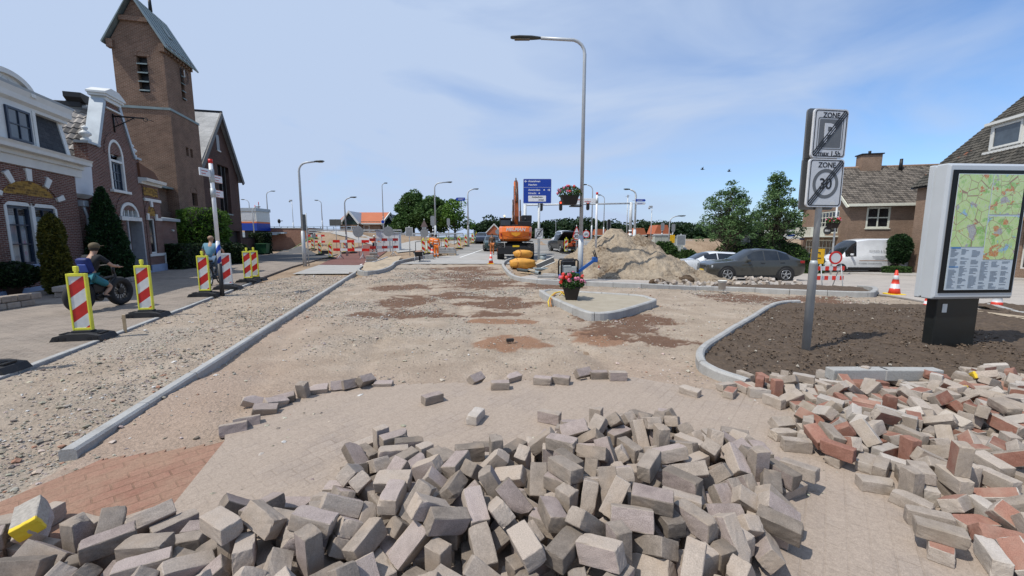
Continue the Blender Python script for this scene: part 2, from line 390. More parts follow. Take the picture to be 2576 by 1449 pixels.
warp = (fbm(X * 1.1, Y * 1.6, 4, 31) - .47) * 2.6 + (fbm(X * 7, Y * 7, 3, 33) - .45) * 1.3
warp2 = (fbm(X * 14, Y * 14, 3, 35) - .45) * 2.0 + (vnoise(X * 2.6, Y * 3.5, 37) - .5) * 1.2
dark = np.zeros_like(X); red = np.zeros_like(X)
for (u, v, hw, hh) in ((1010, 722, 85, 7), (1165, 690, 95, 10), (1205, 712, 95, 15), (1140, 742, 75, 8), (1030, 754, 65, 13), (1245, 762, 95, 13), (1040, 788, 125, 10), (1240, 787, 65, 8), (1560, 828, 105, 24), (1650, 856, 85, 14), (1375, 719, 75, 9), (1890, 748, 90, 12), (2060, 754, 85, 9), (1180, 676, 80, 5), (1480, 800, 40, 8), (1620, 800, 60, 14), (1830, 744, 60, 6)):
    dark = np.maximum(dark, sst(1.25, .75, zone(u, v, hw, hh) + warp * 1.15 + warp2))
for (u, v, hw, hh) in ((1270, 808, 80, 6), (1275, 860, 78, 20), (1520, 858, 70, 14), (1500, 838, 60, 10), (1350, 868, 40, 8), (1570, 975, 60, 14), (1010, 1015, 45, 7)):
    red = np.maximum(red, sst(1.2, .8, zone(u, v, hw, hh) + warp * .8))
pink = np.exp(-np.maximum(0, kdist - .1) / .9) * (kdist > 0) * sst(13, 8, Y) * (.5 + .6 * vnoise(X * 1.2, Y * .5, 41)) + .5 * np.exp(-zone(1640, 930, 110, 50)) + .45 * sst(6.5, 4.5, Y) * (kdist > 0)
Z -= dark * .012
grey = sst(.42, .62, fbm(X * .45, Y * .45, 3, 51)) + .08 * (kdist < 0)
keep = inpoly(X, Y, bed)
n0, n1 = X.shape; idx = np.arange(n0 * n1).reshape(n0, n1)
F4 = np.stack([idx[:-1, :-1], idx[:-1, 1:], idx[1:, 1:], idx[1:, :-1]], -1).reshape(-1, 4)
kk = (keep[:-1, :-1] & keep[1:, 1:]).ravel(); F4 = F4[kk]
used = np.unique(F4); remap = -np.ones(n0 * n1, int); remap[used] = np.arange(len(used))
vv = np.stack([X, Y, Z], -1).reshape(-1, 3)[used]
t = NT('sand_and_rubble'); o_ = coord(t); at = t.n('ShaderNodeAttribute', attribute_name='stain'); sp_ = t.n('ShaderNodeSeparateColor'); t.l(at.outputs[0], sp_.inputs[0])
n1_ = t.noise(o_, 1.3, 6, .65); n2_ = t.noise(o_, 30, 6, .75); n3_ = t.noise(o_, 110, 3, .7); vo = t.n('ShaderNodeTexVoronoi'); t.l(o_, vo.inputs['Vector']); t.val(vo, Scale=38, Randomness=1)
sand = t.ramp(n1_.outputs[0], [(.3, (.30, .238, .18)), (.55, (.40, .325, .252)), (.75, (.48, .405, .325))])
gr = t.ramp(vo.outputs['Color'], [(.1, (.27, .235, .19)), (.6, (.38, .335, .28)), (1, (.48, .44, .385))])
c = t.mix(t.math('MULTIPLY', sp_.outputs[2], .6), sand.outputs[0], gr.outputs[0])
at2 = t.n('ShaderNodeAttribute', attribute_name='blush'); c = t.mix(t.math('MULTIPLY', at2.outputs['Fac'], .6), c, (.40, .285, .215))
c = t.mix(t.math('MULTIPLY', sp_.outputs[1], .85), c, (.27, .145, .085)); c = t.mix(t.math('MULTIPLY', sp_.outputs[0], .95), c, (.155, .090, .060))
g2 = t.ramp(n2_.outputs[0], [(.3, (.62,) * 3), (.55, (1.0,) * 3), (.8, (1.18,) * 3)]); c = t.mix(.9, c, g2.outputs[0], 'MULTIPLY')
hh = t.math('MULTIPLY_ADD', n3_.outputs[0], .35, t.math('MULTIPLY_ADD', vo.outputs[0], -.5, n2_.outputs[0]))
t.fin(c, .95, t.bump(hh, .75, .022), spec=.12)
gb = np_obj('gravel_bed', vv, remap[F4], t.m, smooth=True); gb['kind'] = 'structure'
st = np.stack([dark, red, np.clip(grey, 0, 1)], -1).reshape(-1, 3)[used]; color_attr(gb, 'stain', st)
color_attr(gb, 'blush', np.repeat(np.clip(pink, 0, 1).reshape(-1, 1)[used], 3, 1))
def bed_z(x, y):
    j = int(round((x + 12.5) / sp)); i = int(round((y - 2.3) / sp))
    return float(Z[min(max(i, 0), n0 - 1), min(max(j, 0), n1 - 1)])
# ---- loose stones, countless
NS = 70000
px_ = rng.uniform(-11, 12.5, NS * 4); py_ = 2.6 + 21 * rng.random(NS * 4) ** 1.35
jx = np.clip(((px_ + 12.5) / sp).round().astype(int), 0, n1 - 1); iy = np.clip(((py_ - 2.3) / sp).round().astype(int), 0, n0 - 1)
kd = kdist[iy, jx]; wgt = np.where(kd < 0, .38 + .45 * (np.exp(-np.abs(kd + .5) / .6)), .08 + .9 * np.clip(grey[iy, jx], 0, 1) * (1 - .45 * dark[iy, jx]) * sst(4.5, 7.5, py_)) * (.25 + 1.2 * vnoise(px_ * 1.3, py_ * 1.3, 61) ** 2 * 2)
ok = keep[iy, jx] & (rng.random(NS * 4) < wgt); px_ = px_[ok][:NS]; py_ = py_[ok][:NS]; jx = jx[ok][:NS]; iy = iy[ok][:NS]; n = len(px_)
base = np.array([(1, 0, 0), (-1, 0, 0), (0, 1, 0), (0, -1, 0), (0, 0, 1), (0, 0, -1), (.6, .6, .5), (-.6, .6, .5), (-.6, -.6, .5), (.6, -.6, .5)], float)
tri = np.array([(0, 6, 9), (2, 7, 6), (1, 8, 7), (3, 9, 8), (4, 9, 6), (4, 6, 7), (4, 7, 8), (4, 8, 9), (0, 2, 6), (2, 1, 7), (1, 3, 8), (3, 0, 9), (5, 2, 0), (5, 1, 2), (5, 3, 1), (5, 0, 3)])
sz = .006 + .012 * rng.random(n) ** 2.2 + .018 * (rng.random(n) < .03); sz *= np.clip(.8 + py_ * .03, .8, 1.5)
vs = base[None] * rng.uniform(.65, 1.25, (n, 10, 1)) * (sz[:, None, None] * rng.uniform(.7, 1.4, (n, 1, 3)) * np.array([1, 1, .7]))
an = rng.uniform(0, 6.28, n); ca, sa = np.cos(an)[:, None], np.sin(an)[:, None]
vs = np.stack([vs[..., 0] * ca - vs[..., 1] * sa, vs[..., 0] * sa + vs[..., 1] * ca, vs[..., 2]], -1)
vs += np.stack([px_, py_, Z[iy, jx] + sz * .25], -1)[:, None]
t = NT('stone_chips'); at = t.n('ShaderNodeAttribute', attribute_name='tone'); nz_ = t.noise(coord(t), 90, 3); c = t.mix(.5, at.outputs[0], t.ramp(nz_.outputs[0], [(.3, (.6,) * 3), (.7, (1.15,) * 3)]).outputs[0], 'MULTIPLY'); t.fin(c, .9, spec=.2)
so_ = np_obj('loose_gravel', vs.reshape(-1, 3), (tri[None] + (np.arange(n) * 10)[:, None, None]).reshape(-1, 3), t.m)
tone = rng.uniform(.22, .52, (n, 1)) * np.array([[1, .87, .72]]) * rng.uniform(.93, 1.07, (n, 3)); w_ = rng.random(n); tone[w_ < .04] = (.62, .60, .56); tone[w_ > .965] = (.34, .19, .13); tone[(w_ > .9) & (w_ < .95)] *= .55
color_attr(so_, 'tone', np.repeat(tone, 10, 0)); tag(so_, 'pale loose gravel and rubble chips strewn over the torn up road bed', 'gravel', kind='stuff')

def scatter(name, x, y, z, sz, tone, mat):
    n = len(x); v = base[None] * rng.uniform(.6, 1.3, (n, 10, 1)) * (sz[:, None, None] * rng.uniform(.7, 1.4, (n, 1, 3)))
    v += np.stack([x, y, z], -1)[:, None]; o = np_obj(name, v.reshape(-1, 3), (tri[None] + (np.arange(n) * 10)[:, None, None]).reshape(-1, 3), mat)
    color_attr(o, 'tone', np.repeat(tone, 10, 0)); return o
m_chip = t.m
# ---- pavings
def paving_mat(name, cols, mortar, bw, bh, ang, dust=(.40, .33, .275), dust_amt=.5, ms=.006, bump=.4):
    t = NT(name); o = coord(t); mp = t.n('ShaderNodeMapping'); t.l(o, mp.inputs[0]); mp.inputs['Rotation'].default_value = (0, 0, ang)
    b = t.n('ShaderNodeTexBrick', offset=.5); t.l(mp.outputs[0], b.inputs['Vector']); t.val(b, Color1=cols[0] + (1,), Color2=cols[1] + (1,), Mortar=mortar + (1,), Scale=1.0, Mortar_Size=ms, Mortar_Smooth=.3, Brick_Width=bw, Row_Height=bh)
    a = t.noise(o, 1.1, 6, .7, .4); f = t.noise(o, 45, 5, .75); sp = t.n('ShaderNodeTexNoise'); t.l(o, sp.inputs['Vector']); t.val(sp, Scale=170, Detail=2)
    d = t.ramp(a.outputs[0], [(.25 + .4 * dust_amt, (0, 0, 0)), (.52 + .4 * dust_amt, (1, 1, 1))]); dd = t.math('SUBTRACT', 1.0, d.outputs[0])
    c = t.mix(t.math('MULTIPLY', dd, .86), b.outputs[0], dust)
    g = t.ramp(f.outputs[0], [(.25, (.70,) * 3), (.55, (1,) * 3), (.8, (1.15,) * 3)]); c = t.mix(.85, c, g.outputs[0], 'MULTIPLY')
    s2 = t.ramp(sp.outputs[0], [(.3, (.8,) * 3), (.7, (1.12,) * 3)]); c = t.mix(.8, c, s2.outputs[0], 'MULTIPLY')
    h = t.math('MULTIPLY_ADD', f.outputs[0], .5, t.math('MULTIPLY', t.math('SUBTRACT', 1.0, b.outputs[1]), t.math('MULTIPLY_ADD', d.outputs[0], .8, .2)))
    return t.fin(c, .93, t.bump(h, bump, .014), spec=.15)
AS = math.atan2(DS.y, DS.x); AK = math.atan2(DK.y, DK.x)
m_street = paving_mat('street_clinker', ((.225, .19, .16), (.30, .26, .22)), (.15, .125, .10), .21, .105, -AS + math.pi / 2, (.34, .285, .235), .28, .009, .5)
m_grey = paving_mat('dusty_concrete_pavers', ((.265, .22, .19), (.345, .29, .25)), (.22, .175, .14), .21, .105, -AK + R(52), (.385, .312, .250), .62, .006, .5)
m_red = paving_mat('red_concrete_pavers', ((.255, .115, .082), (.325, .158, .115)), (.15, .07, .045), .21, .105, -math.atan2(*(G(548, 1124) - G(75, 1279)).yx), (.33, .215, .15), .40, .007, .5)
m_conc = rough_mat('kerb_concrete', (.235, .22, .195), (.35, .345, .33), 3.5, .45, 60, .010, c2=(.44, .44, .425))
m_slab = rough_mat('pale_concrete_slab', (.30, .29, .27), (.40, .385, .36), 1.5, .25, 40, .006)
m_asph = rough_mat('asphalt', (.06, .06, .062), (.12, .118, .115), .6, .4, 90, .008)
m_asph2 = rough_mat('dusty_asphalt', (.17, .165, .155), (.31, .295, .27), .5, .35, 80, .008)
m_redasph = rough_mat('red_asphalt', (.13, .056, .047), (.195, .10, .082), .8, .3, 90, .006)
m_soil = rough_mat('dark_planting_soil', (.062, .044, .031), (.15, .110, .078), 9, 1.0, 34, .035)
m_sandy = rough_mat('yellow_sand', (.33, .26, .18), (.47, .385, .28), 3, .7, 30, .03, dist=.4)
m_side = paving_mat('side_street_clinker', ((.34, .31, .285), (.41, .375, .345)), (.26, .23, .2), .21, .07, R(8), (.46, .415, .365), .5)
m_white = plain('road_marking_white', (.72, .72, .70), .8, var=.2, vscale=9)
# left street (flush with facades), its concrete edging
edge = gp((-420, 1120), (0, 953), (330, 827), (640, 707), (735, 672), (850, 640))
far = [Vector((-30.5, 47, 0)), Vector((-60, 47, 0)), Vector((-60, -3, 0)), Vector((-12, -3, 0))]
sheet('street', edge + far, .05, m_street, 1.0, .06)
def ribbon(name, pts, w, z0, h, mat, seg=1.0, gap=.006, bev=.012, side=0, loopp=False, kind='structure', parent=None):
    """row of kerb stones along a polyline; side -1/0/+1 puts the line on the right / centre / left edge"""
    P = [Vector((p[0], p[1], 0)) for p in pts]
    if loopp: P = P + [P[0]]
    out = [P[0]]; acc = []
    L = [0]
    for i in range(1, len(P)): L.append(L[-1] + (P[i] - P[i - 1]).length)
    def at(s):
        for i in range(1, len(P)):
            if s <= L[i] + 1e-9:
                q = (s - L[i - 1]) / max(1e-9, L[i] - L[i - 1]); return P[i - 1].lerp(P[i], q)
        return P[-1].copy()
    n = max(1, int(round(L[-1] / seg))); mb = MB()
    for k in range(n):
        jl = random.uniform(-.005, .005); a = L[-1] * k / n + gap / 2; b = L[-1] * (k + 1) / n - gap / 2
        ss = [a] + [s for s in L if a + .02 < s < b - .02] + [b]
        rings = []
        for s in ss:
            p = at(s); e = .03; tdir = (at(min(L[-1], s + e)) - at(max(0, s - e)));
            tdir.normalize(); nn = Vector((-tdir.y, tdir.x, 0)); p = p + nn * jl; o0 = -w / 2 + side * w / 2; o1 = w / 2 + side * w / 2
            zz = tz(p.x, p.y) + z0 + random.uniform(-.0015, .0015)
            prof = [(o0, -.12), (o0, h - bev), (o0 + bev, h), (o1 - bev, h), (o1, h - bev), (o1, -.12)]
            rings.append([(p + nn * q) + Vector((0, 0, zz + z)) for q, z in prof])
        mb.loft(rings, 0, False)
    return mb.build(name, mat, parent, kind=kind)
ribbon('edging', gp((-420, 1124), (0, 956), (330, 830), (520, 756), (645, 709)), .10, 0, .055, m_conc, 1.0, .013, .008)
# new kerb on the left
ka = G(172, 1166); kb = G(893, 690)
ribbon('kerb', [ka, ka.lerp(kb, .5), kb], .125, 0, .12, m_conc, 1.0, .013, .02, side=0)
# sanded nose of the refuge beside the cycle path
def arc(pts, n=6):
    """round the corners of a polyline"""
    P = [Vector((p[0], p[1], 0)) for p in pts]; out = []
    for i in range(len(P) - 1):
        for k in range(n):
            q = k / n; p0 = P[max(i - 1, 0)]; p1 = P[i]; p2 = P[i + 1]; p3 = P[min(i + 2, len(P) - 1)]
            out.append(.5 * ((2 * p1) + (p2 - p0) * q + (2 * p0 - 5 * p1 + 4 * p2 - p3) * q * q + (3 * p1 - p0 - 3 * p2 + p3) * q ** 3))
    return out + [P[-1]]
nose = arc(gp((975, 652), (930, 669), (903, 683), (912, 691), (950, 689), (985, 676), (1003, 663), (1085, 646), (1110, 641)), 5)
ribbon('kerb', nose, .14, 0, .20, m_conc, .9, .013, .02)
sheet('refuge_sand', gp((975, 652), (930, 669), (908, 684), (920, 688), (950, 686), (985, 673), (1003, 660), (1010, 648)), .12, m_sandy, .3, disp=lambda x, y: .25 * max(0, 1 - ((x - G(930, 676).x) / 1.1) ** 2 - ((y - G(930, 676).y) / 1.2) ** 2) + .05 * float(fbm(np.array([x * 3]), np.array([y * 3]), 3, 2)[0]))
# traffic island
isl_o = arc(gp((1361, 744), (1387, 762), (1465, 799), (1500, 806), (1540, 803), (1580, 793), (1642, 772)) + [G(u, v, .19) for u, v in ((1636, 749), (1602, 741), (1472, 733), (1401, 728), (1383, 727), (1365, 731))] + gp((1361, 744)), 5)
ribbon('kerb', isl_o, .125, 0, .19, m_conc, .8, .013, .025, side=1 if False else 0)
sheet('island_sand', [p for p in isl_o[:-1]], .155, rough_mat('island_sand', (.29, .25, .185), (.39, .345, .27), 4, .4, 40, .012), .25)
# kerb in front of the heap
kr = arc(gp((1330, 645), (1285, 655), (1266, 667), (1272, 682), (1293, 702), (1340, 711), (1378, 714), (1610, 724), (1795, 732), (2028, 742), (2170, 747), (2196, 744), (2198, 733), (2160, 728)), 5)
ribbon('kerb', kr, .15, 0, .17, m_conc, 1.0, .013, .02)
ribbon('gutter', gp((2200, 741), (2341, 764), (2420, 782)), .12, 0, .03, rough_mat('dark_gutter', (.16, .14, .125), (.25, .225, .2), 8, .3, 50), .6)
# planting beds
def soil(name, poly, dz, amp, res=.05):
    xs = [p[0] for p in poly]; ys = [p[1] for p in poly]; gx = np.arange(min(xs), max(xs), res); gy = np.arange(min(ys), max(ys), res); X, Y = np.meshgrid(gx, gy)
    Z = terr(X, Y) + dz + amp * ((fbm(X * 2.2, Y * 2.2, 4, 77) - .47) * 1.2 + (fbm(X * 11, Y * 11, 4, 79) - .47) * 1.1)
    k = inpoly(X, Y, poly); idx = np.arange(X.size).reshape(X.shape); F4 = np.stack([idx[:-1, :-1], idx[:-1, 1:], idx[1:, 1:], idx[1:, :-1]], -1).reshape(-1, 4)[(k[:-1, :-1] & k[1:, 1:]).ravel()]
    u = np.unique(F4); rm = -np.ones(X.size, int); rm[u] = np.arange(len(u))
    o = np_obj(name, np.stack([X, Y, Z], -1).reshape(-1, 3)[u], rm[F4], m_soil, smooth=True); o['kind'] = 'structure'; return o
bedk = arc(gp((2330, 774), (2100, 771), (1966, 772), (1890, 812), (1812, 862), (1766, 896), (1764, 930), (1800, 956), (1880, 985)), 5)
bedp = [p.xy for p in bedk]; soil('planting_bed', bedp + [G(2000, 978).xy, G(2400, 982).xy, G(2760, 1000).xy, G(2900, 845).xy, G(2576, 800).xy, G(2420, 780).xy], .09, .075)
sx_c, sy_c = rng.uniform(3, 12, 7000), rng.uniform(4.4, 10, 7000); kc = inpoly(sx_c, sy_c, bedp + [G(2400, 950).xy, G(2700, 960).xy]); sx_c, sy_c = sx_c[kc], sy_c[kc]; nc = len(sx_c)
tc_ = rng.uniform(.08, .17, (nc, 1)) * np.array([[1, .74, .54]]); tc_[rng.random(nc) < .03] = (.40, .36, .30)
tag(scatter('soil_clods', sx_c, sy_c, terr(sx_c, sy_c) + .105, .007 + .016 * rng.random(nc) ** 2, tc_, m_chip), 'dark clods and crumbs of earth on the planting bed', 'soil', kind='stuff')
ribbon('kerb', bedk[8:], .115, 0, .16, m_conc, .8, .013, .025)
sheet('sand_path', gp((2440, 790), (2900, 845), (2900, 875), (2576, 815)), .10, m_sandy, .4)
soil('planting_bed', [G(*q).xy for q in ((1790, 731), (2028, 741), (2165, 745), (2190, 740), (2165, 728), (2040, 722), (1800, 722))], .10, .06)
soil('planting_bed', [G(*q).xy for q in ((2440, 772), (2500, 765), (2620, 783), (2700, 800), (2560, 800))], .08, .06)
ribbon('kerb', gp((2490, 772), (2560, 793), (2700, 812)), .12, 0, .10, m_conc, .8)
# side street on the right
sheet('side_street', [G(1290, 700).xy, G(1795, 729).xy, G(2185, 738).xy, G(2341, 764).xy, G(2470, 795).xy, (40, 9), (60, 40), (45, 43), (8, 43), (6.5, 30)], .004, m_side, 1.2)
sheet('pavement', [(24.5, 34.6), (30, 34.2), (48, 29), (60, 18), (40, 11), (31, 14.5), (27, 21)], .10, paving_mat('footpath_tiles', ((.36, .34, .32), (.42, .4, .375)), (.27, .25, .23), .3, .3, R(12), (.42, .39, .35), .35), .9, .12)
# carriageway towards the bridge
sheet('road', gp((1060, 655), (1130, 640), (1190, 612), (1222, 599), (1240, 592)) + [Vector((14, 56, 0)), Vector((9.5, 40, 0)), Vector((6.8, 28, 0))] + gp((1420, 668), (1275, 662)), .0, m_asph2, .9)
sheet('concrete_apron', gp((1005, 664), (1284, 664), (1278, 655), (1340, 646), (1190, 636), (1085, 648)), .008, m_slab, .6)
for a_, b_, w_ in (((1157, 648), (1229, 623), .14), ((1062, 657), (1268, 657), .10), ((1229, 623), (1238, 604), .14), ((1300, 640), (1420, 628), .12)):
    p, q = G(*a_), G(*b_); d_ = (q - p); d_.z = 0; d_.normalize(); nn = Vector((-d_.y, d_.x, 0)) * w_ / 2
    sheet('road_marking', [p - nn, q - nn, q + nn, p + nn], .013, m_white, .8)
# cycle path with grey slab, driveway, pale path
sheet('cycle_path', gp((745, 688), (890, 688), (917, 668), (955, 645), (985, 622), (1000, 612), (935, 612), (895, 622), (860, 637), (800, 668)), .012, m_redasph, .8)
sheet('concrete_slab', gp((735, 690), (889, 689), (917, 667), (803, 667)), .018, m_slab, .6)
for k in range(7):
    a_ = Vector(G(905, 668)).lerp(G(960, 622), k / 7 + .02); a2 = Vector(G(905, 668)).lerp(G(960, 622), k / 7 + .06); nn = Vector((.06, 0, 0))
    sheet('road_marking', [a_ - nn, a_ + nn, a2 + nn, a2 - nn], .017, m_white, 1)
sheet('driveway', gp((600, 655), (760, 662), (840, 645), (765, 622), (715, 622), (690, 640)), .055, m_asph, .9)
sheet('path', gp((668, 620), (1000, 615), (1150, 605), (1150, 610), (1080, 628), (1000, 636), (985, 622), (668, 625)), .03, m_slab, .8)
sheet('grass_verge', gp((668, 619), (760, 612), (800, 600), (770, 588), (668, 606)), .02, rough_mat('rough_grass', (.035, .075, .012), (.10, .17, .035), 6, 1, 25, .06), .5)
# ---- paving left lying in the foreground, with its torn edge
def teeth(a, b, n, d):
    a = Vector(a); b = Vector(b); t_ = (b - a) / n; nn = Vector((-t_.y, t_.x, 0)).normalized(); out = []
    for k in range(n): out += [a + t_ * k, a + t_ * (k + .02) + nn * d * random.uniform(.8, 1.1)]
    return out + [b]
PZ = .075
e_red = [G(-30, 1275, PZ), G(120, 1212, PZ), G(200, 1180, PZ)] + teeth(G(262, 1152, PZ), G(563, 1110, PZ), 6, -.05)
e_gry = [G(u, v, PZ) for u, v in ((566, 1088), (640, 1052), (648, 1040), (700, 1018), (722, 1014), (742, 1000), (800, 992), (846, 980), (900, 974))] + teeth(G(935, 967, PZ), G(1590, 948, PZ), 22, -.05) + [G(u, v, PZ) for u, v in ((1690, 966), (1760, 976), (1850, 985), (2000, 1008), (2300, 1020), (2900, 1040))]
rb0 = G(565, 1109, PZ); rb1 = G(330, 1400, PZ); rb2 = rb1 + (rb1 - rb0) * 1.5
red_poly = e_red + [rb0, rb1, rb2, Vector((-6, 1.0, 0)), G(-500, 1420, PZ)]
gry_poly = [rb0] + e_gry + [Vector((9, 1.0, 0)), rb2, rb1]
o = sheet('paving', red_poly, PZ, m_red, .5, .12); o = sheet('paving', gry_poly, PZ, m_grey, .5, .12)
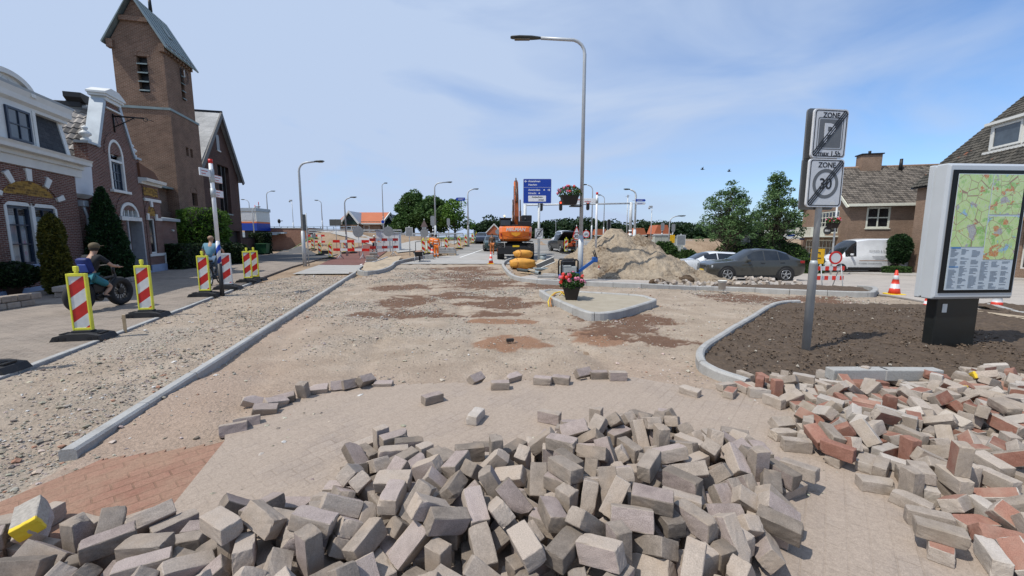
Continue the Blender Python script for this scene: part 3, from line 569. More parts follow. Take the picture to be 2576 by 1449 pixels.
# settled positions of the tipped out bricks: x y z in mm, quaternion xyz in hundredths
HEAP_GREY = [
429,1787,337,62,-32,-15,-2661,2085,268,-36,35,-33,-1025,1871,275,33,-63,33,-2158,1984,230,0,0,37,-346,2001,340,71,29,3,-1537,1972,340,-97,25,0,-1363,2045,317,-84,24,2,-541,1957,237,28,-22,38,71,1833,337,-82,55,-10,266,1859,298,-90,-44,-1,
-778,1971,246,-62,-49,28,1508,2106,236,-55,24,-28,992,2022,330,-36,-61,61,-1923,1945,230,-4,100,0,-1063,2000,339,-5,12,-2,776,2078,412,-1,-6,98,-2414,1798,240,96,13,-3,-1609,1808,219,66,44,14,-2423,2081,185,5,71,-5,-154,1935,235,-80,57,13,
729,1891,278,-35,-9,-53,638,1991,364,-6,-53,84,1150,1949,285,-9,-71,33,-1814,1803,238,-3,-6,-95,1384,2012,161,20,-39,-72,226,2086,319,-9,2,-63,-707,2226,328,-1,2,70,696,1829,204,27,86,32,856,1737,302,-46,-52,13,1050,2335,349,-31,-64,64,
11,2224,317,24,-44,80,332,2375,410,88,-47,0,-2139,2214,195,-37,83,-36,-1376,1905,240,30,64,57,-210,2130,323,8,16,-56,-378,1888,185,-34,62,34,-986,2168,313,-18,-27,-92,400,1986,337,-31,-21,-89,-2458,1945,180,-39,17,6,-456,2063,363,58,41,1,
849,2061,317,-64,-77,-1,916,2536,342,36,-63,-64,1591,2706,275,3,33,-66,-1136,1767,241,-54,-80,20,-2009,2224,130,64,31,31,-2279,2110,208,-83,46,31,1872,2627,220,57,-42,-42,587,2147,378,82,3,49,-753,2403,311,0,99,15,-368,2337,305,72,59,21,
539,1867,295,70,6,-70,1724,2668,275,46,54,-46,1583,2223,236,31,26,-19,173,2486,258,-70,-65,-21,-67,2087,332,-62,-60,49,2037,2694,210,90,-43,0,457,2238,299,74,5,63,1475,2305,222,-91,20,21,-15,2565,239,14,95,20,1127,2722,317,-13,-6,9,
1119,1785,197,-70,10,52,-121,2366,310,51,6,86,367,2822,342,-1,1,97,574,2723,317,91,-24,-3,-123,1746,235,-34,30,1,-555,2202,313,-76,-43,-27,320,2217,275,-65,-27,-65,1069,1880,185,-58,40,58,-1204,2932,181,11,33,-30,-924,2081,245,-6,33,81,
-375,2572,325,7,-9,-81,1301,2110,203,-28,40,71,82,1847,220,68,19,19,-569,2564,302,66,-32,4,583,2263,368,-64,-59,-42,-1493,1781,172,9,-26,31,1341,2364,185,30,-20,74,-1854,2074,130,11,-70,-70,1386,2591,222,-30,-30,-22,-705,1775,187,17,37,-38,
1264,2237,203,-1,-37,93,1182,2526,306,13,92,-36,-319,2879,240,-70,-7,7,-761,1675,233,-32,-82,-6,-1054,2481,306,-46,-12,70,1041,3138,251,-22,64,-19,-1690,2325,181,-12,32,33,494,3076,322,12,34,-93,1154,2967,295,-2,71,2,962,1853,185,-40,-58,-40,
-945,2020,182,-33,-6,-49,900,2916,240,-59,40,-40,-128,2703,251,-25,60,67,-678,1897,130,29,64,64,1470,2825,280,-42,-1,-82,-473,2416,273,37,-3,93,-602,2128,181,87,34,-33,1711,2499,230,-86,-50,0,-56,2070,192,-4,87,-38,-977,2454,260,44,77,4,
-2107,1782,181,-33,-25,84,-1500,2258,228,4,-12,-84,-2215,1771,196,18,-37,-17,-949,3102,230,0,0,-95,79,2782,243,35,68,7,240,2990,269,6,94,-3,890,3209,210,0,0,28,990,2202,311,97,-22,-4,-1351,2004,120,93,-37,0,-1247,1679,251,-49,-24,-32,
-2851,2107,230,98,20,0,317,2367,320,0,0,-28,-236,2525,293,40,-84,16,-944,2682,256,86,-44,22,687,2781,286,51,15,-61,-897,2884,220,-12,70,-70,662,2430,337,6,-24,-97,-2220,1955,130,-69,-17,17,692,3178,282,-88,-38,-25,598,2975,279,37,75,-53,
-858,2389,183,-36,-61,-71,-860,2157,195,-51,69,-14,-1101,1974,247,67,22,3,-2883,2280,130,-52,-48,48,208,2124,226,6,6,98,-1083,3177,185,29,64,-29,-1403,2414,120,0,0,-100,-1697,1613,257,-69,58,-19,547,2608,213,-9,67,-39,1920,2622,120,-98,-18,0,
1639,2341,207,84,9,-36,-790,2535,268,24,21,-82,-2643,2052,120,-100,8,0,76,2025,198,42,-57,6,11,2959,210,-39,92,0,-524,2812,230,-93,37,0,-812,3012,220,-12,70,-70,373,2543,353,61,-34,-34,-1048,2320,265,-6,28,82,1319,2758,220,17,-69,-69,
-1521,2017,185,70,-8,70,1532,2541,190,-57,-41,69,1610,3045,276,-54,53,-60,-118,2836,275,-8,70,8,-896,1733,210,39,-92,0,-2844,1952,230,0,0,37,-215,1977,120,-64,-77,0,-795,2789,227,-93,-37,-7,-1641,2090,120,-49,87,0,751,2834,215,-79,-11,-30,
1314,2948,241,42,89,-16,-275,1676,240,-19,-68,68,1207,2046,222,-62,38,-36,1404,3030,220,31,63,63,888,3325,274,-5,-42,-72,1135,3144,347,67,-71,17,-431,2022,120,0,0,-99,496,2331,254,-59,60,36,-1820,2211,120,0,0,11,-1146,3029,130,26,66,66,
-393,2074,210,0,0,-10,477,1694,240,-27,65,-65,1401,3369,252,83,51,-13,323,1685,186,55,30,67,-1728,1943,130,70,-10,-10,1454,3238,227,70,59,-11,1026,3512,189,47,79,-18,1920,3200,174,63,-68,-15,-1290,2115,240,70,-8,-8,-689,2067,120,0,0,-40,
-662,2897,185,-65,28,65,-1061,1601,265,40,-57,-71,-381,1566,280,-76,-59,-27,776,3566,185,-36,61,36,-448,1809,120,-96,28,0,-690,2690,228,0,9,-87,463,1836,130,4,-71,-71,910,2606,236,74,-6,2,1444,2414,191,-15,-69,40,284,2872,185,52,48,-52,
1909,2938,210,-1,0,63,-269,2319,240,24,37,-86,1499,2190,141,77,-24,-18,27,1670,220,-29,64,-64,1460,3145,189,-32,23,79,-1172,2594,120,0,0,-100,-1207,2392,172,-57,-42,63,-2020,1848,120,0,0,-61,691,2118,281,-38,67,-35,855,1799,185,-22,-60,48,
-1208,3211,120,-92,-39,0,-1354,1576,274,-11,-85,20,1960,3380,120,98,-22,0,1717,2918,234,-4,23,-94,1787,3117,167,8,23,-31,1292,3396,240,59,38,38,1028,2023,220,70,10,10,885,2452,180,-27,90,10,-1119,2688,206,-16,17,90,187,3139,130,66,-26,-26,
816,2065,229,1,6,-62,-48,2243,120,0,0,-85,-188,2189,231,73,34,34,-679,2280,231,-99,-10,1,1163,3350,240,48,-52,-52,1403,3569,186,-71,-1,-42,321,1915,211,3,0,14,734,2552,232,-52,51,-39,-953,1910,120,-17,-98,0,-1209,1855,164,46,-83,-20,
142,2571,187,-36,-48,31,33,2704,174,-94,16,13,-2799,2107,130,-52,-48,48,-213,3111,130,-2,-71,71,313,2338,220,69,16,16,1185,2423,179,78,55,29,-1132,2165,231,54,-39,-37,1240,3738,120,-94,35,0,1756,2774,254,71,19,-9,533,3335,229,-11,1,3,
-1199,2071,130,12,70,70,1164,3080,189,4,-67,4,53,1838,120,-100,6,0,83,2303,214,93,3,-27,103,2146,130,63,-32,-32,1737,3327,120,74,67,0,1494,2714,183,-83,-31,35,458,2090,182,26,-36,-89,11,2458,164,-19,13,81,1343,2487,120,0,0,-97,
1635,2948,163,21,11,-8,947,2720,185,-69,14,69,953,1637,210,89,44,9,-2281,2236,130,27,-65,-65,-331,2561,233,-65,-43,32,-453,2296,197,62,34,-32,-2842,1953,130,70,-5,-5,1310,3334,130,63,-31,-31,-2576,2239,120,14,99,0,-492,2969,130,24,66,66,
1046,2975,174,-19,-23,-62,-372,2178,120,2,-100,0,470,3171,240,70,-12,-11,1502,3441,120,0,0,62,534,2874,247,-1,-8,-18,1468,3744,120,0,0,57,125,2969,120,-67,74,0,-259,2977,120,7,100,0,1956,2901,120,0,0,-100,1153,2637,222,3,8,98,
-944,2607,169,94,10,16,-728,2269,130,-31,64,-64,-146,2334,130,65,27,27,-289,2853,130,13,70,70,-635,2436,210,0,0,-2,651,2383,257,57,79,-15,-1396,2189,130,67,-23,-23,860,2877,130,-65,27,-27,797,3317,203,-82,-16,49,-1051,2429,120,0,0,-33,
-950,2726,120,100,6,0,1101,3635,120,37,93,0,320,3038,213,-22,-26,51,283,2008,120,0,0,-71,454,2453,188,71,-4,-71,285,3300,120,0,0,-86,1146,3305,130,-46,54,-54,
]
HEAP_GREY_LOW = [
1601,3236,130,46,53,53,1421,2817,120,-59,81,0,848,3201,120,0,0,-100,1678,2649,120,0,0,-25,603,2767,144,-58,-61,39,783,2726,130,-29,64,-64,595,2388,120,81,-58,0,1192,2048,120,91,-41,0,-1404,1880,120,43,90,0,210,1702,130,43,-56,-56,
289,2490,130,71,-3,-3,-243,2420,190,-52,-28,-7,-397,2183,220,70,-8,-8,1174,2823,220,-70,-6,6,724,2253,210,99,14,0,1003,2176,221,99,-15,-4,-1576,1596,202,72,-55,-27,354,2563,234,62,3,1,-405,2684,223,5,6,-89,-1419,1446,220,43,56,56,
89,1526,264,-34,-89,-10,-2749,1772,210,0,0,100,263,1559,228,-95,28,0,-1097,1443,220,71,5,5,-3015,1882,240,55,44,44,-563,1618,204,88,-24,16,
]
HEAP_MIXED = [
2418,2100,195,96,-29,0,2603,1999,127,62,35,35,3025,2569,367,-69,14,69,2715,2571,182,-71,-1,-71,3012,2583,207,45,-55,-55,2576,2671,115,99,-16,0,2702,1953,159,-23,-24,44,2529,2968,208,63,-33,-33,2565,2299,127,18,68,68,2637,2476,115,85,-53,0,
2416,2088,115,0,0,-92,2965,2197,183,7,-37,77,2778,2119,154,-13,-91,38,3294,2576,207,-47,-53,53,2845,2409,155,-1,-29,-92,3477,2759,220,-67,74,0,2378,3200,127,-70,8,-8,2947,3201,235,-2,-59,52,4228,3298,247,-43,-53,49,3158,2447,168,1,-25,-36,
4466,3516,323,-79,-61,-7,3130,3009,182,0,-71,0,3317,3439,270,81,10,-10,3655,2775,252,-29,-52,80,3830,3445,208,1,52,73,2799,2262,115,0,0,100,2858,2652,220,87,49,0,2746,2952,115,0,0,35,2535,3189,210,-1,-19,64,2767,2848,127,-66,-25,25,
3001,2365,127,-44,55,-55,3319,3197,207,-53,47,-47,2658,3202,222,-66,74,15,2405,3408,115,-100,-5,0,2771,4111,127,40,58,58,4246,3854,262,48,1,19,3005,3077,127,70,12,12,2853,3533,259,-42,-16,64,2480,3537,154,11,-96,-25,3621,3204,184,84,41,36,
3346,2969,187,35,72,34,3144,2310,200,-71,-4,-25,3686,3080,207,27,-39,-81,2949,4101,168,-97,-3,-20,3984,4331,170,-95,-11,-30,4746,4180,242,-22,-83,41,2936,4324,182,-51,49,51,4021,3502,192,67,69,22,4179,3527,196,63,51,26,2021,4421,115,-91,41,0,
2796,3286,189,-5,64,63,2847,2583,127,62,33,33,3180,2886,167,-66,25,4,3090,3291,222,19,-80,-56,2759,4347,127,70,-8,-8,3764,3869,182,-70,10,70,5330,4341,249,99,6,-16,3819,3012,209,15,5,29,3499,3401,182,66,26,-66,2747,3567,193,46,-4,-42,
4188,3444,311,-33,68,-64,2931,2078,191,-16,65,-39,3182,2648,182,4,71,-4,3587,4299,184,50,75,-24,3983,3791,213,-55,83,9,2908,4877,127,42,57,57,2581,3026,115,-96,-28,0,3138,3550,242,76,33,27,3985,3075,182,-70,6,70,2742,3130,175,31,-58,-42,
5375,4641,195,-81,59,0,3217,3920,195,-90,43,0,3209,3273,154,-3,-18,-74,4093,4006,216,41,24,86,2456,4380,115,0,0,-91,3401,4562,220,0,0,-35,3120,2783,172,18,40,90,2965,2921,115,-23,-97,0,4835,3940,248,56,78,22,4662,4773,115,80,-60,0,
3939,4900,127,-39,-59,59,3812,2867,236,-85,-38,6,4320,3785,194,-83,-31,39,4315,4782,182,-62,34,62,5814,4810,232,70,9,9,4661,3972,242,78,47,-10,2505,4565,115,98,19,0,3628,3487,220,0,0,-91,4304,3559,257,1,9,-49,5624,4386,242,-31,93,17,
3488,3822,202,21,56,75,3534,2938,214,-5,7,99,4415,3351,261,26,84,-47,3075,4379,252,-10,31,86,3455,3139,168,73,63,-13,2633,3430,207,63,32,32,6109,4950,211,-67,9,-25,2690,4537,115,0,0,-64,4307,4104,220,0,0,-98,3735,3629,192,16,-34,-28,
4554,4066,207,-46,53,-53,5041,4825,127,-47,-53,53,3914,4576,159,18,15,-74,3042,2647,115,69,-73,0,2854,4493,207,-33,63,-63,4677,4320,191,-93,-27,-23,4851,3712,306,-23,-2,59,3401,3760,195,0,0,94,3772,4315,183,-29,9,-95,2897,3749,194,22,25,63,
3026,3698,192,-24,66,61,2995,4002,115,0,0,-100,5003,4617,215,8,8,-25,4650,3630,288,44,86,26,3447,4357,127,-61,-36,36,3171,4145,127,57,43,43,5254,4053,183,26,-66,26,5553,4624,183,-94,12,-31,3045,4244,165,23,2,-80,2844,2734,127,61,35,35,
3504,4139,127,-40,58,-58,3600,4565,127,44,56,56,3019,3360,214,67,-1,30,4888,4503,182,-21,67,21,3677,3370,127,18,-68,-68,2831,3387,185,-41,17,83,4018,3922,154,15,9,-55,3480,3571,230,-68,31,-16,6009,4718,219,-80,-25,16,4074,4137,195,-100,6,0,
4090,3707,156,14,-15,66,4119,4656,115,0,0,41,3628,2661,128,-59,39,-39,4441,3760,193,17,-69,54,3238,4401,163,-3,22,50,5419,4182,182,49,-51,49,4696,4515,146,-13,9,83,3744,4591,127,68,-18,-18,4097,3465,115,0,0,-65,3834,3630,175,-84,39,-31,
2566,3267,127,64,-31,-31,4463,4912,115,0,0,80,4870,4234,203,-13,48,63,6002,5112,115,-14,-99,0,4285,3417,141,-41,-9,19,4357,4638,115,13,-99,0,3965,4150,115,0,0,-75,4089,4476,154,-93,-32,-19,3617,4144,127,-40,58,-58,5714,4652,181,61,71,-31,
5031,4088,196,-22,43,78,3327,4342,115,-86,-51,0,4346,3996,213,98,16,-8,3082,4790,127,50,50,50,4588,4460,127,54,-46,-46,5059,4205,211,99,-10,4,3110,4519,220,-42,-91,0,3923,3413,127,53,-47,-47,4601,3758,208,-5,12,-86,4053,3224,115,82,-58,0,
3877,3922,127,-60,37,-37,3743,4139,115,0,0,56,2868,3205,115,59,-81,0,3412,3519,127,-46,54,-54,3295,4736,174,-48,52,-69,2649,3437,115,64,-77,0,4469,4392,127,-40,58,-58,2783,3702,115,0,0,51,3658,3926,166,-24,-9,-86,4177,3212,127,61,-35,-35,
3415,4552,127,54,45,45,5304,4556,127,-58,41,-41,2933,3574,176,10,93,-4,3202,3704,170,92,11,21,3845,3132,127,-67,-22,22,2805,4511,115,0,0,-65,2958,4530,115,-54,-84,0,3475,3304,127,70,-12,-12,5834,4861,127,34,62,62,4928,4651,127,-19,68,-68,
4344,3556,143,8,-41,-88,4756,3840,195,0,0,81,3262,3525,195,-94,-35,0,5523,4240,183,33,63,-33,3752,2815,115,0,0,-88,3080,3310,115,76,-65,0,5130,4301,195,0,0,-10,4219,3740,127,57,42,42,5726,4444,168,-34,-89,-28,5168,4469,158,20,94,-26,
3051,3811,159,-23,1,97,3387,3973,127,-70,-6,6,3340,4157,115,0,0,-100,3638,3470,127,25,-66,-66,4231,4387,115,0,0,62,3780,3242,127,-70,-11,11,4732,4097,157,-3,-30,86,3991,4748,115,0,0,19,5367,4347,127,42,57,57,3453,2524,115,0,0,30,
5946,4951,127,47,-53,-53,4331,4342,115,0,0,63,4489,3631,182,-65,-28,-65,4210,3910,127,29,-64,-64,5520,4411,155,11,15,-92,3712,4412,115,0,0,-79,3306,2586,115,0,0,-85,5643,4885,115,-83,-55,0,6103,4571,179,37,89,26,
]
HEAP_MIXED_LOW = [
5793,4772,127,63,-32,-32,3920,3697,115,67,74,0,4386,3284,203,-17,-27,93,3215,4778,127,62,34,34,4704,3787,115,-31,95,0,6245,4890,127,48,-52,-52,4367,3657,191,38,-59,-10,3111,4356,115,0,0,90,5939,4567,157,-11,-19,-49,4384,3993,115,0,0,-58,
4908,3955,115,0,0,73,3591,4728,115,-99,-12,0,5292,4238,127,-48,-52,52,4316,3135,127,-51,49,-49,5230,4756,127,66,26,26,6255,4317,207,-56,43,-43,5416,3640,205,61,-47,-49,4576,2853,220,0,0,81,4928,3054,220,0,0,-49,5744,3574,207,55,-83,4,
3918,2743,275,0,0,3,5600,3772,212,-52,64,-16,5161,3145,210,16,-1,-7,4000,2578,230,-47,40,-60,5687,3967,220,92,-38,0,4650,2995,224,-71,5,-16,3546,2532,222,-22,65,-65,5876,4352,220,-44,74,-44,6042,4388,207,-27,65,-65,5417,3824,207,10,70,70,
4303,2832,225,26,-66,-60,4566,3478,246,-72,-55,26,6838,4362,220,54,-84,0,4732,3278,220,25,-97,0,4887,3390,246,-65,-58,42,6312,3864,220,75,66,0,6159,4007,232,70,11,11,4554,3112,225,75,2,10,5100,3456,209,76,52,4,4784,3474,276,67,63,12,
4918,4012,216,22,-16,-57,4346,3001,228,24,60,74,2717,1590,233,-55,44,-44,
]
# ================================================================ LOOSE BRICKS
def brick_mesh(name, d, mats, seed, top_mat=0, chip=.006):
    rr = random.Random(seed); bm = bmesh.new(); bmesh.ops.create_cube(bm, size=1)
    for v in bm.verts: v.co = Vector((v.co.x * d[0], v.co.y * d[1], v.co.z * d[2]))
    for f in bm.faces:
        f.material_index = 1 if (f.normal.z > .9 and len(mats) > 1) else 0
    bmesh.ops.subdivide_edges(bm, edges=list(bm.edges), cuts=4, use_grid_fill=True)
    ed = [e for e in bm.edges if len(e.link_faces) == 2 and e.link_faces[0].normal.dot(e.link_faces[1].normal) < .5]
    bmesh.ops.bevel(bm, geom=ed, offset=.0035, segments=1, affect='EDGES')
    cs = [Vector((rr.choice((-1, 1)) * d[0] / 2, rr.choice((-1, 1)) * d[1] / 2, rr.choice((-1, 1)) * d[2] / 2)) for _ in range(3)]
    for v in bm.verts:
        p = v.co; j = Vector((rr.gauss(0, 1), rr.gauss(0, 1), rr.gauss(0, 1))) * .0006
        edge = sum((abs(abs(p[i]) - d[i] / 2) < .005) for i in range(3))
        if edge >= 2: j -= p.normalized() * abs(rr.gauss(0, 1)) * .0017
        for c in cs[:1 + seed % 3]:
            q = (p - c).length
            cr_ = .07 if seed % 5 == 0 else .035
            if q < cr_: j -= c.normalized() * (cr_ - q) * .4 * rr.uniform(.5, 1)
        v.co = p + j
    me = bpy.data.meshes.new(name); bm.to_mesh(me); bm.free()
    for m in mats: me.materials.append(m)
    return me
def stone_mat(name, lo, hi, grain, warm, dark_amt=.35, gran=170, bump=.5, spread=.35):
    """cast concrete: per-brick tone, dirt clouds, grain, pale crust"""
    t = NT(name); oi = t.n('ShaderNodeObjectInfo'); o = coord(t); ad = t.n('ShaderNodeVectorMath', operation='ADD'); t.l(o, ad.inputs[0])
    sc_ = t.n('ShaderNodeVectorMath', operation='SCALE'); cb = t.n('ShaderNodeCombineXYZ'); [t.l(oi.outputs['Random'], cb.inputs[i]) for i in range(3)]; t.l(cb.outputs[0], sc_.inputs[0]); sc_.inputs['Scale'].default_value = 37; t.l(sc_.outputs[0], ad.inputs[1]); v = ad.outputs[0]
    a = t.noise(v, 13, 6, .65); b = t.noise(v, gran, 3, .7); d = t.noise(v, 4, 4, .6)
    f = t.math('ADD', t.math('MULTIPLY', oi.outputs['Random'], spread), t.math('MULTIPLY', a.outputs[0], 1 - spread))
    r = t.ramp(f, [(.25, lo), (.65, hi)])
    g = t.ramp(b.outputs[0], [(.32, (1 - grain,) * 3), (.68, (1 + grain * .6,) * 3)]); c = t.mix(1, r.outputs[0], g.outputs[0], 'MULTIPLY')
    c = t.mix(t.ramp(d.outputs[0], [(.48, (0, 0, 0)), (.72, (dark_amt * 1.6,) * 3)]).outputs[0], c, warm)
    big = t.noise(v, 28, 5, .7); h = t.math('MULTIPLY_ADD', big.outputs[0], .9, t.math('MULTIPLY', b.outputs[0], .55))
    return t.fin(c, .92, t.bump(h, bump, .006), spec=.2)
mb_side = stone_mat('brick_side_concrete', (.175, .147, .122), (.40, .338, .284), .24, (.37, .285, .21), spread=.5)
mb_top = stone_mat('brick_top_granite', (.245, .198, .18), (.43, .355, .322), .42, (.35, .30, .25), .2, 260, .55)
mr_side = stone_mat('clinker_side_pale', (.235, .195, .16), (.42, .36, .305), .22, (.36, .29, .21), .3)
mr_red = stone_mat('clinker_face_red', (.20, .09, .064), (.335, .175, .13), .24, (.40, .29, .225), .4)
mr_pale = stone_mat('clinker_white', (.33, .295, .26), (.49, .44, .39), .2, (.42, .35, .27), .25)
def paint_mat(base):
    t = NT('yellow_paint_on_brick'); o = coord(t); s = t.n('ShaderNodeSeparateXYZ'); t.l(o, s.inputs[0]); nz = t.noise(o, 30, 4)
    k = t.ramp(t.math('ADD', s.outputs[0], t.math('MULTIPLY_ADD', nz.outputs[0], .03, -.015)), [(.078, (0, 0, 0)), (.084, (1, 1, 1))])
    n2 = t.noise(o, 60, 4); c0 = t.ramp(n2.outputs[0], [(.3, tuple(q * .8 for q in base)), (.7, tuple(q * 1.2 for q in base))])
    t.fin(t.mix(k.outputs[0], c0.outputs[0], (.72, .50, .03)), .85, t.bump(n2.outputs[0], .4, .005)); return t.m
m_yel = paint_mat((.33, .30, .26)); m_yel2 = paint_mat((.40, .33, .27))
gm = [brick_mesh('grey_brick', (.22, .11, .09), [mb_side, mb_top], 100 + k) for k in range(10)]
rm = [brick_mesh('red_brick', (.215, .105, .08), [[mr_side, mr_red], [mr_side, mr_red], [mr_side, mr_red], [mr_side, mr_side], [mr_pale, mr_side], [mr_side, mr_pale], [mr_red, mr_red], [mr_side, mr_red], [mr_side, mr_side], [mr_pale, mr_red]][k], 200 + k) for k in range(10)]
kg = 'grey concrete paving brick lying in the big tipped out heap in the foreground'
LR = {0: 'pale paving brick with a red face in the scattered heap on the right', 3: 'plain pale grey paving brick in the mixed heap on the right', 4: 'whitish paving brick in the mixed heap on the right', 6: 'brick red all over in the mixed heap on the right'}
RL = [LR[0], LR[0], LR[0], LR[3], LR[4], LR[4], LR[6], LR[0], LR[3], LR[0]]
buried = {'G': MB(), 'R': MB()}; kk = 0
def settled():
    for k, D in (('g', HEAP_GREY), ('G', HEAP_GREY_LOW), ('r', HEAP_MIXED), ('R', HEAP_MIXED_LOW)):
        for i in range(0, len(D), 6):
            x, y, z = (q / 100 for q in D[i + 3:i + 6])
            yield k, Vector(D[i:i + 3]) / 1000, Quaternion((math.sqrt(max(0, 1 - x * x - y * y - z * z)), x, y, z)).normalized()
for k, loc, rot in settled():
    kk += 1
    rr = random.Random(kk); me = (gm if k in 'gG' else rm)[rr.randrange(10)]
    if k in 'gr':
        o = bpy.data.objects.new('paving_brick' if k == 'g' else 'clinker_brick', me); C.objects.link(o); o.location = loc; o.rotation_mode = 'QUATERNION'; o.rotation_quaternion = rot
        if k == 'g': tag(o, kg, 'brick', 'grey bricks of the foreground heap')
        else: tag(o, RL[rm.index(me)], 'brick', ['red faced bricks of the right heap', 'pale bricks of the right heap', 'white bricks of the right heap', 'all red bricks of the right heap'][list(LR.values()).index(RL[rm.index(me)])])
    else:
        M = Matrix.Translation(loc) @ rot.to_matrix().to_4x4()
        for mi in range(2):
            buried[k].add([v.co for v in me.vertices], [list(p.vertices) for p in me.polygons if p.material_index == mi], (0 if k == 'G' else (0 if me.materials[mi] in (mr_side, mr_pale) else 1)) if k == 'R' else mi, False, M)
buried['G'].build('paving_bricks', [mb_side, mb_top], fix=False, label='grey bricks half buried between the others of the foreground heap', cat='bricks', kind='stuff')
buried['R'].build('paving_bricks', [mr_side, mr_red], fix=False, label='mixed bricks half buried between the others of the right heap', cat='bricks', kind='stuff')
# painted bricks and single bricks lying about
def one(u, v, rz, label, me=None, tilt=(0, 0), up=None, dz=0, group=None, mats=None, name='paving_brick', z=None):
    me = me or gm[int(u) % 10]; zb = PZ if z is None else z
    if mats: me = me.copy(); me.materials.clear(); [me.materials.append(m) for m in mats]
    p = G(u, v, zb); o = bpy.data.objects.new(name, me); C.objects.link(o)
    rot = Quaternion((0, 0, 1), R(rz)) @ Quaternion((1, 0, 0), R(tilt[0])) @ Quaternion((0, 1, 0), R(tilt[1]))
    lo = min((rot @ v_.co).z for v_ in me.vertices); o.rotation_mode = 'QUATERNION'; o.rotation_quaternion = rot
    o.location = (p.x, p.y, p.z - lo + dz); tag(o, label, 'brick', group); return o
one(1088, 1012, 38, 'dark grey brick lying alone on the dusty paving left of the middle')
one(1197, 1058, 72, 'light grey brick lying alone nearest the heap on the dusty paving', mats=[mr_pale, mr_pale])
one(1382, 1062, -25, 'dark brick lying alone behind the heap beside a small white scrap', tilt=(90, 0))
one(1258, 978, 4, 'grey brick lying square on the torn edge of the paving')
one(1365, 966, -14, 'left one of two grey bricks side by side on the torn paving edge')
one(1411, 964, -18, 'right one of two grey bricks side by side on the torn paving edge')
one(1466, 951, 30, 'small tilted brick beside the flat slab at the torn paving edge', tilt=(50, 0))
one(1506, 951, 2, 'flat grey brick between the tilted one and the block at the paving edge')
one(1554, 956, 0, 'grey block standing on edge at the right end of the torn paving edge', tilt=(90, 0))
one(858, 979, 20, 'dark brick standing on end at the torn edge, left one of a leaning pair', tilt=(65, 0), dz=-.02)
one(884, 976, 35, 'dark brick standing on end at the torn edge, right one of a leaning pair', tilt=(70, 12), dz=-.02)
one(921, 972, 60, 'small dark brick tipped over to the right of the leaning pair', tilt=(35, 10))
one(764, 999, 85, 'brick standing upright in the gap of the torn paving edge', tilt=(0, 78), dz=-.05)
one(800, 987, 15, 'slab of paving lifted along the torn edge right of the upright brick', tilt=(20, 0), dz=-.03)
one(622, 1068, 30, 'long dark brick at the near left end of the torn paving edge', tilt=(75, 0), dz=-.045)
one(588, 1084, 30, 'dark brick at the very left tip of the torn paving edge', tilt=(78, 0), dz=-.045)
one(668, 1040, 20, 'tilted brick in the loosened row at the left torn edge', tilt=(14, 8), dz=-.03)
one(640, 1030, 15, 'hollow looking broken brick on the sand left of the torn edge', tilt=(25, 30), dz=-.02, z=0)
one(715, 1012, 28, 'flat brick loosened from the left torn edge', tilt=(10, -8), dz=-.03)
one(695, 1024, 50, 'skewed brick lying over the loosened row at the left torn edge', tilt=(12, 12), dz=-.02)
one(1198, 960, 55, 'grey brick tipped up steeply in the middle of the torn paving edge', tilt=(42, 0), dz=-.03)
one(1290, 958, 40, 'flat brick pushed out of the torn edge right of the middle', tilt=(14, 0), dz=-.02)
one(965, 969, 5, 'thin pale slab lying flat at the torn edge right of the tipped brick', tilt=(6, 0), dz=-.05)
one(1283, 862, 10, 'small black block on the reddish stain of the road bed', z=.0, mats=[plain('black_stone', (.03, .028, .026), .8)] * 2).scale = (.6, .6, .6)
o = one(92, 1400, -50, 'grey brick with a yellow painted end at the left edge of the foreground heap', mats=[m_yel, m_yel], tilt=(20, 10), dz=.16)
o = one(2470, 985, 150, 'brick with a yellow painted end at the upper right of the right heap', mats=[m_yel2, m_yel2], me=rm[0], tilt=(30, 15), dz=.13)
o = one(2405, 1020, 20, 'flat brick with a yellow painted stripe in the right heap', mats=[m_yel2, m_yel2], me=rm[3], tilt=(80, 0), dz=.1)
# two new kerb stones lying at the back of the right heap
for k, (u, v, rz, lb) in enumerate(((2153, 964, 0, 'long white kerb stone lying at the back of the right heap, left one'), (2285, 965, -1, 'long white kerb stone lying at the back of the right heap, right one'))):
    p = G(u, v, .08); mb = MB().rbox(-.34, .34, -.07, .07, 0, .14, .012)
    mb.build('kerb_stone', m_conc, None, p + Vector((0, 0, .05)), R(rz), label=lb, cat='kerb stone', group='new kerb stones on the right heap')
# ================================================================ BUILDINGS, left side
m_brickA = brick_mat('dark_red_house_brick', (.115, .042, .032), (.175, .066, .049), (.30, .26, .225), .22, .062, .009)
m_brickT = brick_mat('brown_tower_brick', (.15, .078, .050), (.22, .118, .076), (.29, .215, .16), .28, .095, .016, stain=.32)
m_brickN = brick_mat('dark_nave_brick', (.085, .045, .036), (.12, .066, .052), (.10, .068, .055), .23, .065, .008)
m_brickG = brick_mat('brown_house_brick', (.215, .135, .092), (.285, .185, .13), (.33, .26, .20), .22, .065, .009)
m_brickW = brick_mat('abutment_brick', (.26, .115, .075), (.33, .155, .105), (.36, .26, .21), .22, .065, .008)
m_wht = plain('white_paint', (.64, .64, .605), .5, var=.06, vscale=3)
m_blue = plain('dark_blue_paint', (.018, .03, .055), .35)
m_plinth = plain('grey_blue_plinth', (.27, .33, .45), .7, var=.1)
m_zinc = plain('zinc', (.36, .40, .43), .45, .35, .12, 2)
m_lead = plain('green_grey_copper', (.20, .245, .24), .5, .2, .2, 1.5)
m_dark = plain('near_black', (.012, .012, .013), .5)
m_grey = plain('mid_grey_paint', (.33, .34, .35), .5)
m_iron = plain('black_iron', (.015, .015, .016), .5, .3)
m_och = brick_mat('ochre_tile_panel', (.42, .24, .05), (.10, .055, .025), (.45, .30, .10), .16, .08, .004)
